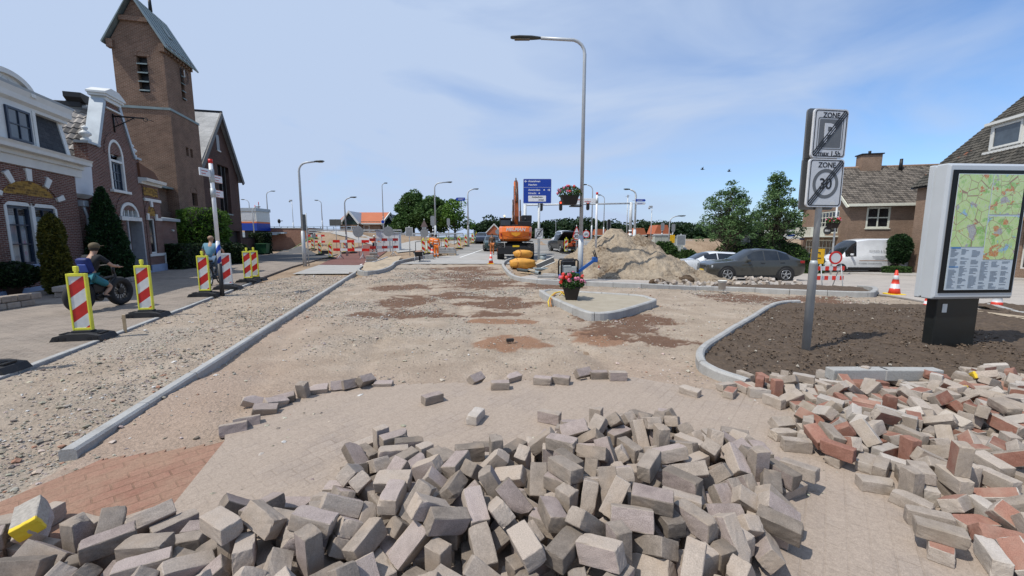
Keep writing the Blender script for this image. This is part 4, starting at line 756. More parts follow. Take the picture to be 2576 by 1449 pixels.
m_slate = brick_mat('slate_cladding', (.045, .05, .058), (.065, .07, .078), (.02, .02, .022), .28, .14, .004)
m_render = plain('white_render', (.60, .62, .64), .8, var=.06, vscale=2)
m_gl = glass_mat('window_glass', (.03, .04, .05)); m_gld = glass_mat('dark_window_glass', (.008, .009, .011), .1)
def clear_glass():
    t = NT('clear_pane'); t.t.nodes.remove(t.b); g = t.n('ShaderNodeBsdfGlossy'); g.inputs['Roughness'].default_value = .03; tr = t.n('ShaderNodeBsdfTransparent'); tr.inputs[0].default_value = (.72, .78, .80, 1)
    fr = t.n('ShaderNodeFresnel'); fr.inputs[0].default_value = 1.22; mx = t.n('ShaderNodeMixShader'); t.l(t.math('MULTIPLY', fr.outputs[0], .12), mx.inputs[0]); t.l(tr.outputs[0], mx.inputs[1]); t.l(g.outputs[0], mx.inputs[2]); t.l(mx.outputs[0], t.out.inputs[0]); return t.m
m_clear = clear_glass()
m_curt = plain('grey_curtain', (.58, .60, .62), .9, var=.08)
def tile_mat(name, lo, hi, accent=None, k=.12):
    t = NT(name); o = coord(t); g = t.n('ShaderNodeNewGeometry'); a = t.noise(o, .8, 5, .65); b = t.noise(o, 9, 4)
    f = t.math('MULTIPLY_ADD', g.outputs['Random Per Island'], .5, t.math('MULTIPLY_ADD', a.outputs[0], .35, t.math('MULTIPLY', b.outputs[0], .2)))
    r = t.ramp(f, [(.3, lo), (.7, hi)]); c = r.outputs[0]
    if accent:
        n2 = t.noise(o, .45, 5, .7); c = t.mix(t.ramp(t.math('MULTIPLY_ADD', g.outputs['Random Per Island'], .25, n2.outputs[0]), [(.80, (0,) * 3), (.87, (1,) * 3)]).outputs[0], c, accent)
    return t.fin(c, .75, t.bump(b.outputs[0], .4, .01), spec=.3)
def pantiles(mb, p, du, dv, nu, nv, mi=0, wave=.03, lip=.03, sub=4, tl=1.12):
    """rows of overlapping pantiles: p eave corner, du one tile along the eave, dv one tile up the slope"""
    p = Vector(p); du = Vector(du); dv = Vector(dv); nn = du.cross(dv).normalized()
    if nn.z < 0: nn = -nn
    for i in range(nu):
        for j in range(nv):
            jit = random.uniform(-.004, .004); vs = []
            for b in range(2):
                for a in range(sub + 1):
                    h = wave * math.sin(2 * math.pi * a / sub * .98) + (lip if b == 0 else 0) + jit
                    vs.append(p + du * (i + a / sub * 1.02) + dv * (j + b * tl) + nn * h)
            low = [q - nn * lip * 1.0 for q in vs[:sub + 1]]
            fs = [(a, a + 1, sub + 2 + a, sub + 1 + a) for a in range(sub)]
            k = len(vs); fs += [(k + a, k + a + 1, a + 1, a) for a in range(sub)]
            mb.add(vs + low, fs, mi, False)
def holes_wall(mb, x0, x1, z0, z1, holes, y=0, th=.25, mi=0, M=None):
    """front wall at y (outside +y), with rectangular openings and their reveals"""
    xs = sorted({x0, x1} | {c for h in holes for c in h[:2] if x0 < c < x1}); zs = sorted({z0, z1} | {c for h in holes for c in h[2:4] if z0 < c < z1})
    for i in range(len(xs) - 1):
        for j in range(len(zs) - 1):
            cx, cz = (xs[i] + xs[i + 1]) / 2, (zs[j] + zs[j + 1]) / 2
            if any(h[0] < cx < h[1] and h[2] < cz < h[3] for h in holes): continue
            mb.add([(xs[i], y, zs[j]), (xs[i + 1], y, zs[j]), (xs[i + 1], y, zs[j + 1]), (xs[i], y, zs[j + 1])], [(0, 1, 2, 3)], mi, False, M)
    for h in holes:
        a, b, c, d = h[:4]; q = [(a, c), (b, c), (b, d), (a, d)]
        for k in range(4):
            (ax, az), (bx, bz) = q[k], q[(k + 1) % 4]
            mb.add([(ax, y, az), (bx, y, bz), (bx, y - th, bz), (ax, y - th, az)], [(0, 1, 2, 3)], mi, False, M)
def window(parent, x0, x1, z0, z1, y, cols=2, rows=2, fm=None, gm_=None, fw=.06, bar=.03, M=None, name='window', sill=None, mull=None, label=None, back=True, arch=0, inner=None):
    """frame mesh + its panes (one child)"""
    fm = fm or m_wht; f = MB(); d = .05
    f.box(x0, x0 + fw, y - d, y + d * .4, z0, z1, 0, M).box(x1 - fw, x1, y - d, y + d * .4, z0, z1, 0, M)
    f.box(x0 + fw, x1 - fw, y - d, y + d * .38, z0, z0 + fw, 0, M).box(x0 + fw, x1 - fw, y - d, y + d * .38, z1 - fw, z1, 0, M)
    xi0, xi1, zi0, zi1 = x0 + fw, x1 - fw, z0 + fw, z1 - fw
    for k in range(1, cols): q = xi0 + (xi1 - xi0) * k / cols; f.box(q - bar / 2, q + bar / 2, y - d * .8, y + d * .2, zi0, zi1, 1 if inner else 0, M)
    for k in range(1, rows): q = zi0 + (zi1 - zi0) * k / rows; f.box(xi0, xi1, y - d * .75, y + d * .15, q - bar / 2, q + bar / 2, 1 if inner else 0, M)
    o = f.build(name, [fm, inner or fm], parent, label=label)
    g = MB(); g.add([(xi0, y - d * .4, zi0), (xi1, y - d * .4, zi0), (xi1, y - d * .4, zi1), (xi0, y - d * .4, zi1)], [(0, 1, 2, 3)], 0, False, M); g.build('pane', gm_ or m_gl, o)
    if sill: MB().box(x0 - .06, x1 + .06, y - .02, y + sill, z0 - .09, z0 - .002, 0, M).build('sill', fm, o)
    return o
def arch_pts(cx, cz, rx, rz, a0=0, a1=180, n=18): return [(cx + rx * math.cos(R(a0 + (a1 - a0) * k / n)), cz + rz * math.sin(R(a0 + (a1 - a0) * k / n))) for k in range(n + 1)]
def arch_band(mb, cx, cz, r0, r1, k0, k1, y0, y1, a0=0, a1=180, mi=0, n=18, M=None):
    A = arch_pts(cx, cz, r0, k0, a0, a1, n); Bq = arch_pts(cx, cz, r1, k1, a0, a1, n)
    for k in range(n):
        mb.prism([A[k], Bq[k], Bq[k + 1], A[k + 1]], y0, y1, 'Y', mi, M)
HB = Vector((-19.1, 22.3, 0)); HR = math.atan2(-.944, .329)
# ---------------- house with the mansard roof
h1 = thing('brick_house', 'dark red brick house with white cornice, slate mansard and large curtained window', 'house', HB, HR)
w = MB(); holes = [(7.78, 10.06, .95, 2.98)]
holes_wall(w, 6.55, 13.5, .2, 4.2, holes, 0, .18); w.box(6.55, 13.5, -8, -.19, 0, 4.2); w.box(6.551, 13.5, -.18, -.001, 4.199, 4.2)
w.add([(6.55, 0, .2), (6.55, 0, 4.2), (6.55, -.2, 4.2), (6.55, -.2, .2)], [(0, 1, 2, 3)])
# segment arches, relieving arch
for cx in (8.36, 9.50): arch_band(w, cx, 2.82, .55, .70, .22, .38, .0, .03, 12, 168, 0, 12)
arch_band(w, 8.93, 2.95, 1.28, 1.56, .80, 1.10, 0, .035, 8, 172, 0, 22)
w.build('wall', m_brickA, h1)
for a in (18, 55, 90, 125, 162):
    k_ = MB(); c, s = math.cos(R(a)), math.sin(R(a)); k_.prism([(8.93 + (1.25) * c - .10 * s, 2.95 + .76 * s + .07 * c), (8.93 + 1.62 * c - .13 * s, 2.95 + 1.16 * s + .09 * c), (8.93 + 1.62 * c + .13 * s, 2.95 + 1.16 * s - .09 * c), (8.93 + 1.25 * c + .10 * s, 2.95 + .76 * s - .07 * c)], .001, .07); k_.build('keystone', m_wht, h1)
tp = MB(); A = arch_pts(8.93, 2.95, 1.2, .74, 22, 158, 14); tp.prism(A, .002, .012); tp.build('tile_panel', m_och, h1)
MB().box(6.5, 13.5, 0.001, .06, 0, .2).build('plinth', m_plinth, h1)
MB().rbox(7.6, 10.2, 0.0, .16, .84, .95, .015).build('window_sill', m_plinth, h1)
wf = MB(); wf.box(7.78, 7.88, -.1, .02, .95, 2.98).box(9.96, 10.06, -.1, .02, .95, 2.98).box(8.85, 9.0, -.1, .03, .95, 2.98).box(7.88, 9.96, -.1, .018, 2.86, 2.98)
wo_ = wf.build('window', m_wht, h1)
for x0, x1 in ((7.89, 8.84), (9.01, 9.95)):
    f = MB(); f.box(x0, x0 + .06, -.12, -.03, .95, 2.85).box(x1 - .06, x1, -.12, -.03, .95, 2.85).box(x0 + .06, x1 - .06, -.12, -.03, .95, 1.03).box(x0 + .06, x1 - .06, -.12, -.03, 2.77, 2.85)
    f.box((x0 + x1) / 2 - .02, (x0 + x1) / 2 + .02, -.11, -.04, 1.03, 2.77)
    for z in (1.62, 2.24): f.box(x0 + .06, x1 - .06, -.105, -.045, z - .02, z + .02)
    f.build('casement', m_blue, wo_)
    g = MB(); g.add([(x0, -.08, 1.0), (x1, -.08, 1.0), (x1, -.08, 2.8), (x0, -.08, 2.8)], [(0, 1, 2, 3)]); g.build('pane', m_clear, wo_, fix=False)
c = MB(); n = 120; vs = []
for k in range(n + 1): x = 7.85 + 2.15 * k / n; y = -.165 + .016 * math.sin(k * 1.1) + .012 * math.sin(k * .37); vs += [(x, y, .96), (x, y, 2.55 if k % 60 > 1 else 2.55)]
c.add(vs, [(2 * k, 2 * k + 2, 2 * k + 3, 2 * k + 1) for k in range(n)], 0, True); c.build('curtain', m_curt, h1, fix=False)
cb = MB(); cp = [(0, 4.17), (.05, 4.17), (.07, 4.45), (.16, 4.47), (.16, 4.60), (.40, 4.62), (.42, 4.74), (.47, 4.82), (0, 4.84)]
cb.prism([(a, b) for a, b in cp], 6.2, 13.5, 'X'); cb.build('cornice', m_wht, h1)
mn = MB(); mn.prism([(.0, 4.84), (-.2, 6.15), (-6, 6.15), (-6, 4.84)], 6.75, 13.5, 'X'); mn.build('mansard', m_slate, h1)
tr = MB(); tr.prism([(.03, 4.85), (-.17, 6.2), (-.32, 6.2), (-.12, 4.85)], 6.62, 6.82, 'X'); tr.prism([(.0, 6.1), (.0, 6.2), (.14, 6.28), (.16, 6.45), (.22, 6.62), (-.6, 6.66), (-.6, 6.1)], 6.55, 13.5, 'X'); tr.box(8.28, 8.42, -.3, .07, 4.85, 6.1)
tr.build('mansard_trim', m_wht, h1)
MB().prism([(.22, 6.622), (.24, 6.70), (-6, 6.9), (-6, 6.67)], 6.5, 13.5, 'X').build('roof', m_zinc, h1)
dm = MB(); dm.box(8.42, 10.9, -.3, .05, 4.88, 6.1); dm.box(8.35, 10.9, -.2, .10, 4.84, 4.93); dm.build('dormer', m_wht, h1)
pd = MB(); P_ = arch_pts(9.45, 6.5, 1.0, .5, 0, 180, 20); pd.prism(P_, -.1, .12)
arch_band(pd, 9.45, 6.5, .86, 1.08, .42, .58, .12, .22); pd.torus((9.45, .12, 6.72), .13, .02, 'Y', 20, 6); pd.build('pediment', m_wht, h1)
window(h1, 8.58, 9.56, 4.95, 5.98, .085, 2, 2, m_blue, m_gl, .07, .035)
# ---------------- house with the gable to the street
h2 = thing('gabled_house', 'narrow dark brick house with white capped gable and arched window below the church tower', 'house', HB, HR)
gable = [(1.55, 0), (5.5, 0), (5.5, 5.65), (4.75, 5.65), (3.92, 7.75), (2.96, 7.75), (2.05, 5.65), (1.55, 5.65)]
w = MB(); holes_wall(w, 1.55, 5.5, .15, 3.9, [(1.98, 3.25, .15, 2.65), (2.2, 3.75, 2.75, 3.12)], 0, .3)
holes_wall(w, 1.55, 5.5, 3.9, 5.65, [(3.02, 4.12, 3.97, 5.55)], 0, .22)
w.prism([(4.75, 5.65), (3.92, 7.75), (2.96, 7.75), (2.05, 5.65)], -.3, 0)
w.box(1.55, 5.5, -8, -.45, 0, 4.6); w.box(5.42, 5.5, -.45, -.001, 0, 5.65); w.box(1.55, 1.62, -.45, -.001, 0, 5.65)
arch_band(w, 3.57, 5.5, .58, .85, .70, .98, -.005, .03, 0, 180); arch_band(w, 2.98, 2.85, .82, 1.10, .68, .98, -.005, .03, 5, 175)
holes_wall(w, -.1, 1.55, .15, 4.5, [(.62, 1.3, 1.0, 2.82)], .02, .2); w.box(-.1, 1.54, -3, -.2, 0, 4.5); w.box(-.1, -.02, -.2, .019, 0.15, 4.5)
arch_band(w, .96, 2.95, .42, .62, .55, .78, .02, .05, 0, 180, 0, 14)
w.box(-2.3, -.11, -3, -.15, 0, 2.75)
w.box(5.5, 6.55, -3, -.25, 0, 4.6)
w.build('wall', m_brickA, h2)
MB().prism([(5.55, 4.6), (3.4, 7.35), (1.5, 4.6)], -7.9, -.31).build('roof_body', m_dark, h2)
rf = MB(); e = Vector((5.72, -8.0, 4.62)); top = Vector((3.4, -8.0, 7.5)); sl = top - e
pantiles(rf, e, (0, .24, 0), sl / 11, 32, 11, 0, .03, .04); e2 = Vector((1.35, -8.0, 4.62)); pantiles(rf, e2, (0, .24, 0), (Vector((3.4, -8, 7.5)) - e2) / 11, 32, 11, 0, .03, .04, 2)
rfo = rf.build('roof', tile_mat('glazed_grey_pantiles', (.075, .068, .062), (.36, .33, .30)), h2, fix=False)
MB().cyl((3.4, -8, 7.53), (3.4, -.3, 7.53), .11, n=10).build('ridge', m_zinc, rfo)
v_ = MB(); v_.box(3.2, 3.6, -1.5, -1.0, 7.5, 7.72).prism([(3.0, 7.85), (3.2, 7.7), (3.6, 7.7), (3.8, 7.85), (3.8, 8.05), (3.0, 8.05)], -1.45, -.85); v_.box(3.2, 3.6, -2.1, -1.5, 7.55, 7.68); v_.build('roof_vent', m_dark, rfo)
cp_ = MB(); cp_.prism([(4.78, 5.62), (4.95, 5.62), (4.10, 7.82), (3.93, 7.76)], -.42, .06); cp_.prism([(2.03, 5.62), (1.88, 5.62), (2.78, 7.82), (2.95, 7.76)], -.42, .06)
cp_.box(4.75, 5.58, -.4, .08, 5.65, 5.74); cp_.box(1.48, 2.05, -.4, .08, 5.65, 5.74); cp_.build('coping', m_zinc, h2)
cap = MB(); cap.box(2.85, 4.03, -.4, .1, 7.76, 7.92).box(2.72, 4.16, -.45, .16, 7.92, 8.02); cap.prism([(2.66, 8.02), (4.22, 8.02), (4.22, 8.10), (3.75, 8.34), (3.13, 8.34), (2.66, 8.10)], -.48, .2); cap.box(2.9, 3.98, -.38, .09, 7.45, 7.52); cap.build('gable_cap', m_wht, h2)
for x in (5.25, 1.78):
    MB().lathe([(.17, 0), (.17, .1), (.1, .14), (.09, .2), (.19, .28), (.2, .34), (.12, .42), (.06, .46), (.11, .53), (.10, .58), (0, .66)], 14, 0, True, Matrix.Translation((x, -.15, 5.74))).build('finial', m_wht, h2)
br = MB(); br.cyl((3.45, .03, 6.55), (3.45, .03, 7.35), .03, n=6).cyl((3.45, 0, 7.25), (3.45, 1.15, 7.25), .035, n=6).cyl((3.45, 0, 6.75), (3.45, .8, 7.24), .022, n=6)
for k in range(4): br.cyl((3.45, .2 * k + .1, 7.24), (3.45, .2 * k + .2, 6.8 + .12 * k), .012, n=5)
br.torus((3.45, 1.2, 7.2), .08, .015, 'X', 12, 5); br.cyl((3.45, 1.1, 7.25), (3.45, 1.5, 7.15), .015, n=5); br.build('hoist_bracket', m_iron, h2)
# arched window
aw = MB(); arch_band(aw, 3.57, 5.5, .46, .58, .58, .70, -.16, .03); aw.box(3.0, 3.12, -.16, .03, 3.97, 5.5).box(4.02, 4.14, -.16, .03, 3.97, 5.5).box(3.12, 4.02, -.16, .02, 5.2, 5.3); awo = aw.build('arched_window', m_wht, h2)
MB().prism(arch_pts(3.57, 5.5, .5, .62), -.22, -.12).build('pane', m_gl, awo)
ri = MB(); ri.torus((3.57, -.10, 5.68), .24, .025, 'Y', 24, 6); ri.build('round_light', m_blue, awo); MB().prism(arch_pts(3.57, 5.68, .2, .2, 0, 360, 20)[:-1], -.115, -.105).build('pane', m_curt, awo)
window(h2, 3.12, 4.02, 3.97, 5.2, -.08, 3, 3, m_blue, m_gl, .07, .05)
MB().rbox(2.85, 4.3, -.02, .14, 3.84, 3.96, .012).build('window_sill', m_wht, h2)
# door with fanlight
fl_ = MB(); arch_band(fl_, 2.98, 2.82, .66, .80, .52, .66, -.2, .04); fl_.box(2.1, 3.85, -.2, .10, 2.62, 2.80); fl_.box(2.95, 3.01, -.15, -.02, 2.8, 3.36)
for x in (2.62, 3.34): fl_.box(x - .025, x + .025, -.15, -.02, 2.8, 3.22)
fo = fl_.build('fanlight', m_wht, h2); MB().prism(arch_pts(2.98, 2.8, .7, .56), -.24, -.14).build('pane', m_gld, fo)
MB().box(1.9, 2.02, -.5, .04, .15, 2.62).box(3.2, 3.3, -.5, .04, .15, 2.62).build('door_frame', m_grey, h2)
dr = MB(); dr.box(2.02, 3.2, -.55, -.48, .15, 2.62)
for z in (.4, 1.1, 1.8): dr.box(2.15, 2.55, -.479, -.46, z, z + .5).box(2.67, 3.07, -.479, -.46, z, z + .5)
do = dr.build('door', plain('very_dark_green_paint', (.015, .02, .018), .4), h2); MB().sphere((2.12, -.44, 1.15), .035).build('handle', m_zinc, do)
MB().box(1.55, 5.5, .001, .05, 0, .15).box(-.12, 1.55, .021, .07, 0, .42).build('plinth', m_plinth, h2)
# lower bay: cornice, tile panel, narrow window
cb = MB(); cb.prism([(.02, 4.5), (.12, 4.5), (.15, 4.6), (.34, 4.63), (.38, 4.78), (-.3, 4.82), (-.3, 4.5)], -.25, 1.85, 'X'); cb.build('cornice', m_wht, h2)
MB().box(.08, 1.5, .021, .05, 3.95, 4.38).build('tile_panel', m_och, h2)
wb = MB(); wb.box(-.12, 1.56, .021, .09, 3.68, 3.82).box(.86, 1.06, .05, .11, 3.4, 3.70).box(.42, .62, .021, .09, 2.72, 3.05).box(1.3, 1.5, .021, .09, 2.72, 3.05).box(-.1, .42, .021, .06, 2.72, 2.86).box(-.1, 1.55, .021, .07, .86, 1.0).box(-.12, -.02, .021, .06, .42, .9); wb.build('stone_band', m_wht, h2)
MB().prism(arch_pts(.96, 2.95, .40, .53), .021, .035).build('tile_lunette', m_och, h2)
window(h2, .62, 1.3, 1.0, 2.82, -.06, 1, 2, m_wht, m_gld, .08, .05, inner=m_blue)
rl = MB(); rl.prism([(1.8, 4.82), (-.2, 4.82), (.4, 5.25), (1.8, 5.5)], -3, .1); rl.build('bay_roof', tile_mat('orange_tiles', (.10, .05, .03), (.22, .09, .045)), h2)
MB().prism([(.02, 2.75), (.02, 2.9), (-3, 3.35), (-3, 2.75)], -2.45, -.12, 'X').build('annex_roof', m_zinc, h2)
al = MB(); al.cyl((-1.6, -.15, 2.25), (-1.6, -.02, 2.22), .05, n=8); al.build('wall_lamp', m_wht, h2)
# rendered panel and downpipe between the two houses
MB().prism([(-.2, 3.4), (-.2, 4.85), (.05, 4.85), (.0, 3.55)], 5.5, 6.55, 'X').box(5.5, 6.55, -.24, .08, 4.72, 4.86).build('render_panel', m_render, h2)
dp = MB(); dp.tube([(6.35, .05, 3.1), (6.3, .06, 2.9), (6.2, .06, 2.7), (6.2, .06, .1)], .05, 8); dp.rbox(6.2, 6.5, -.05, .16, 3.05, 3.28, .02); dp.build('downpipe', m_zinc, h2)

# ---------------- church tower: frame x along the street side (away from camera), face at y=0 looks to the street
TP = V(448, 480, 28.0); TR = math.atan2(.970, -.244)            # local +x runs away from the camera, +y points away from the street
tw = thing('church_tower', 'tall brown brick church tower with a saddleback copper roof and louvred belfry openings', 'church tower', (TP.x, TP.y, .33), TR); tw.scale = (.8235,) * 3
L_, W_ = 4.55, 3.65; b = MB()
def tower_block(mb, i, z0, z1):
    x0, x1, y0, y1 = i, L_ - i, i, W_ - i
    return x0, x1, y0, y1
# camera-side face lies in x=const; use matrices that turn (x, out, z) drawings onto each face
MS = Matrix(((1, 0, 0, 0), (0, -1, 0, 0), (0, 0, 1, 0), (0, 0, 0, 1)))                     # street face: drawing x -> x, out -> -y
MC = Matrix(((0, -1, 0, 0), (1, 0, 0, 0), (0, 0, 1, 0), (0, 0, 0, 1)))                     # camera face: drawing x -> y, out -> -x
holes_wall(b, 0, L_, -.4, 12, [(1.9, 2.35, 8.75, 9.5), (2.62, 3.05, 8.75, 9.5), (2.2, 3.1, 4.6, 5.7)], 0, .35, 0, MS)
holes_wall(b, 0, W_, -.4, 12, [], 0, .3, 0, MC); b.box(.3, L_, .36, W_, -.4, 12)
ti = .14
holes_wall(b, ti, L_ - ti, 12, 17.0, [(2.45, 3.0, 13.5, 16.1)], -ti, .45, 0, MS)
holes_wall(b, ti, W_ - ti, 12, 16.6, [(1.27, 1.97, 13.2, 15.9)], -ti, .45, 0, MC)
b.box(ti + .5, L_ - ti, ti + .5, W_ - ti, 12, 16.6)
MCt = MC @ Matrix.Translation((0, 0, 0))
b.prism([(ti, 16.6), (W_ - ti, 16.6), (W_ - ti, 17.0), (W_ / 2, 20.1), (ti, 17.0)], -ti - .4, -ti, 'Y', 0, MC)
b.prism([(ti, 16.6), (W_ - ti, 16.6), (W_ - ti, 17.0), (W_ / 2, 20.1), (ti, 17.0)], -L_ + ti, -L_ + ti + .4, 'Y', 0, MC)
# corbels, brick frames round the openings
for k in range(9): b.box(.35 + k * .45, .58 + k * .45, -.1, ti, 16.35, 16.75)
b.box(ti, L_ - ti, -.12, ti, 16.75, 17.0)
for yy in (-.06, W_ - .34): b.box(-.12, .3, yy, yy + .40, 16.3, 16.9)
b.box(-.10, .14, .9, W_ - .9, 18.35, 18.7)
arch_band(b, 1.62, 15.9, .35, .52, .35, .52, -ti - .3, -ti + .03, 0, 180, 0, 12, MC); arch_band(b, 2.725, 16.1, .28, .42, .28, .42, -ti - .3, -ti + .03, 0, 180, 0, 12, MS)
arch_band(b, 2.65, 5.7, .45, .65, .45, .65, -.3, .03, 0, 180, 0, 12, MS)
b.build('wall', m_brickT, tw)
MB().box(-.06, L_ + .06, -.06, W_ + .06, 11.92, 12.1).build('string_course', m_lead, tw)
for (M_, x0, x1, z0, z1, y0) in ((MC, 1.27, 1.97, 13.2, 16.2, -ti), (MS, 2.45, 3.0, 13.5, 16.3, -ti)):
    lv = MB()
    for k in range(4):
        z = z0 + .05 + k * (z1 - z0 - .35) / 4 + .05; lv.prism([(y0 - .28, z + .16), (y0 + .10, z - .02), (y0 + .10, z + .05), (y0 - .28, z + .23)], x0, x1, 'X', 0, M_)
    l_ = lv.build('louvres', m_lead, tw); MB().box(x0, x1, y0 - .46, y0 - .4, z0, z1, 0, M_).build('opening', m_dark, l_)
for x0, x1, z0, z1 in ((1.9, 2.35, 8.75, 9.5), (2.62, 3.05, 8.75, 9.5), (2.2, 3.1, 4.6, 6.1)): MB().box(x0, x1, -.36, -.30, z0, z1, 0, MS).build('window', m_gld, tw)
ck = MB(); ck.torus((0, 0, 0), .66, .02, 'Y', 32, 6).torus((0, 0, 0), .50, .012, 'Y', 32, 6)
for k in range(12): a = R(30 * k); ck.box(-.012, .012, -.01, .01, .52, .64, 0, Matrix.Rotation(a, 4, 'Y'))
cko = ck.build('clock', m_iron, tw, (2.75, -.03, 15.55)); hd = MB(); hd.box(-.03, .03, -.03, -.01, -.1, .5, 0, Matrix.Rotation(R(4), 4, 'Y')).box(-.04, .04, -.05, -.03, -.1, .36, 0, Matrix.Rotation(R(-14), 4, 'Y')); hd.build('hands', m_wht, cko)
rt = MB(); ex = .28
for s in (0, 1):
    y0 = -.30 if s == 0 else W_ + .30; yr = W_ / 2
    rt.prism([(y0, 16.62), (yr, 20.35), (yr, 20.25), (y0 + (.06 if s == 0 else -.06), 16.52)], -ex, L_ + ex, 'X')
ro = rt.build('roof', m_lead, tw); sm = MB()
for k in range(1, 8):
    x = -ex + (L_ + 2 * ex) * k / 8; sm.box(x - .015, x + .015, -.02, .02, 0, 4.2, 0, Matrix.Translation((0, -.32, 16.62)) @ Matrix.Rotation(-math.atan2(W_ / 2 + .3, 3.73), 4, 'X'))
sm.box(2.3, 2.9, -.05, .10, 2.0, 2.9, 0, Matrix.Translation((0, -.32, 16.62)) @ Matrix.Rotation(-math.atan2(W_ / 2 + .3, 3.73), 4, 'X')); sm.build('roof_seams', m_lead, ro)
MB().cyl((L_ * .55, W_ / 2, 20.3), (L_ * .55, W_ / 2, 21.4), .14, .10, 8).cyl((L_ * .55, W_ / 2, 21.4), (L_ * .55, W_ / 2, 22.6), .03, n=6).build('finial', m_dark, tw)
lw = MB(); lw.box(-3.6, 0.0, .6, 3.5, 0, 3.9); lw.build('side_chapel', m_brickT, tw); MB().box(-3.9, .2, .3, 3.7, 5.7, 5.85).build('flat_roof', m_lead, tw); MB().box(-3.5, -.02, .8, 3.5, 3.9, 5.7).build('side_wall', m_brickT, tw)
# ---------------- church nave
NP = V(611, 600, 40); nv = thing('church', 'dark brick church nave with steep grey roof and tall narrow windows behind the tower', 'church', (NP.x, NP.y, 0), math.atan2(-.970, .244))
NW, NA, NE = 7.9, 12.4, 7.6       # local x toward camera along the street, y toward the street
b = MB(); holes_wall(b, 0, NW, 0, NE, [(2.05, 4.3, 3.95, 8.1), (.55, 3.0, 0, 2.42)], 0, .4)
def gab(x): return NE + (NA - NE) * (x / 3.5 if x < 3.5 else (NW - x) / (NW - 3.5))
b.prism([(0, NE), (2.05, NE), (2.05, gab(2.05))], -.4, 0); b.prism([(2.05, 8.1), (4.3, 8.1), (4.3, gab(4.3)), (3.5, NA), (2.05, gab(2.05))], -.4, 0); b.prism([(4.3, NE), (NW, NE), (4.3, gab(4.3))], -.4, 0)
b.box(2.05, 4.3, -.4, -.39, NE, 8.1); b.box(0, NW, -12, -.41, 0, NE)
b.build('wall', m_brickN, nv)
g = MB()
for x in (2.42, 3.18, 3.93): g.box(x - .07, x + .07, -.3, -.16, 3.95, 8.1)
gg = g.build('window', plain('dark_brown_frame', (.03, .022, .018), .5), nv); MB().box(2.05, 4.3, -.34, -.3, 3.95, 8.1).build('pane', m_gld, gg); MB().box(1.98, 4.37, -.1, .08, 3.83, 3.95).build('sill', m_lead, gg)
MB().box(3.55, 4.1, .0, .03, 9.3, 10.6).build('window', m_gld, nv); MB().box(3.5, 4.15, .03, .1, 9.2, 9.3).build('sill', m_wht, nv)
MB().box(.55, 3.0, -.38, -.3, 0, 2.42).build('garage_door', plain('dark_door', (.02, .015, .014), .6), nv)
rt = MB(); sn = math.hypot(3.5, NA - NE)
rt.prism([(-.35, NE - .35), (3.5, NA + .15), (3.5, NA - .05), (-.30, NE - .55)], -12.3, .3); rt.prism([(NW + .35, NE - .35), (3.5, NA + .15), (3.5, NA - .05), (NW + .3, NE - .55)], -12.3, .3)
ro = rt.build('roof', brick_mat('pale_slate_roof', (.40, .40, .39), (.47, .465, .45), (.30, .30, .29), .6, .5, .01), nv)
MB().prism([(-.42, NE - .55), (3.5, NA + .22), (3.5, NA - .32), (-.1, NE - .75)], .301, .42).prism([(NW + .42, NE - .55), (3.5, NA + .22), (3.5, NA - .32), (NW + .1, NE - .75)], .301, .42).build('verge', plain('dark_grey_verge', (.12, .115, .11), .6), ro)
MB().cyl((3.5, -12.3, NA + .18), (3.5, .42, NA + .18), .1, n=8).build('ridge', m_dark, ro)
MB().box(4.0, 4.25, .002, .03, 1.3, 1.75).cyl((4.6, 0.0, 2.2), (4.6, .15, 2.2), .1, n=8).build('wall_plate', m_wht, nv)
ns = MB().cyl((3.4, -.0, 1.45), (3.4, .02, 1.45), .16, n=18); ns.build('round_sign', plain('red_sign', (.5, .03, .03), .5), nv)
# low wall and doorway to the right of the nave
gw = thing('garden_wall', 'low dark red brick wall running right from the church corner', 'wall', (NP.x, NP.y, 0), math.atan2(-.970, .244))
MB().box(-3.4, -.02, -.3, 0, 0, 1.75).build('wall', m_brickN, gw); MB().box(-3.45, -.02, -.34, .04, 1.752, 1.84).build('coping', m_dark, gw)
# ================================================================ BUILDINGS, right side
m_cream = plain('cream_paint', (.66, .66, .56), .55, var=.06)
bh = thing('detached_house', 'brown brick house with tiled roof, cream windows and a chimney behind the white van', 'house', tuple(V(2130, 600, 36).xy) + (0,), math.atan2(-.232, .973))
BE, BZ = 4.75, -1.4              # eave height, base
b = MB(); MG = Matrix(((0, -1, 0, 0), (1, 0, 0, 0), (0, 0, 1, 0), (0, 0, 0, 1)))        # gable face: drawing x -> y (backwards), out -> -x
MF = Matrix(((1, 0, 0, 0), (0, -1, 0, 0), (0, 0, 1, 0), (0, 0, 0, 1)))                   # front face: out -> -y
D_ = 8.8
holes_wall(b, 0, 16, BZ, BE, [(1.3, 3.05, 2.62, 4.42), (5.9, 8.0, 2.9, 4.42)], 0, .2, 0, MF)
holes_wall(b, 0, D_, BZ, BE, [(1.6, 5.4, 2.2, 4.3), (2.0, 7.6, -.6, 1.6)], 0, .2, 0, MG)
b.prism([(0, BE), (D_, BE), (D_ / 2, 8.3)], -.25, 0, 'Y', 0, MG); b.box(.26, 16, .26, D_, BZ, BE); b.build('wall', m_brickG, bh)
rt = MB(); pt = MB(); sl = Vector((0, D_ / 2 + .35, 3.75)); e = Vector((-.3, -.35, BE - .1)); n_ = 58
pantiles(pt, e, (16.6 / n_, 0, 0), sl / 20, n_, 20, 0, .025, .035, 3)
rt.prism([(-.3, BE - .2), (D_ / 2, BE + 3.55), (D_ + .35, BE - .2), (D_ / 2, BE + 3.35)], -16.2, .28, 'Y', 0, MG)
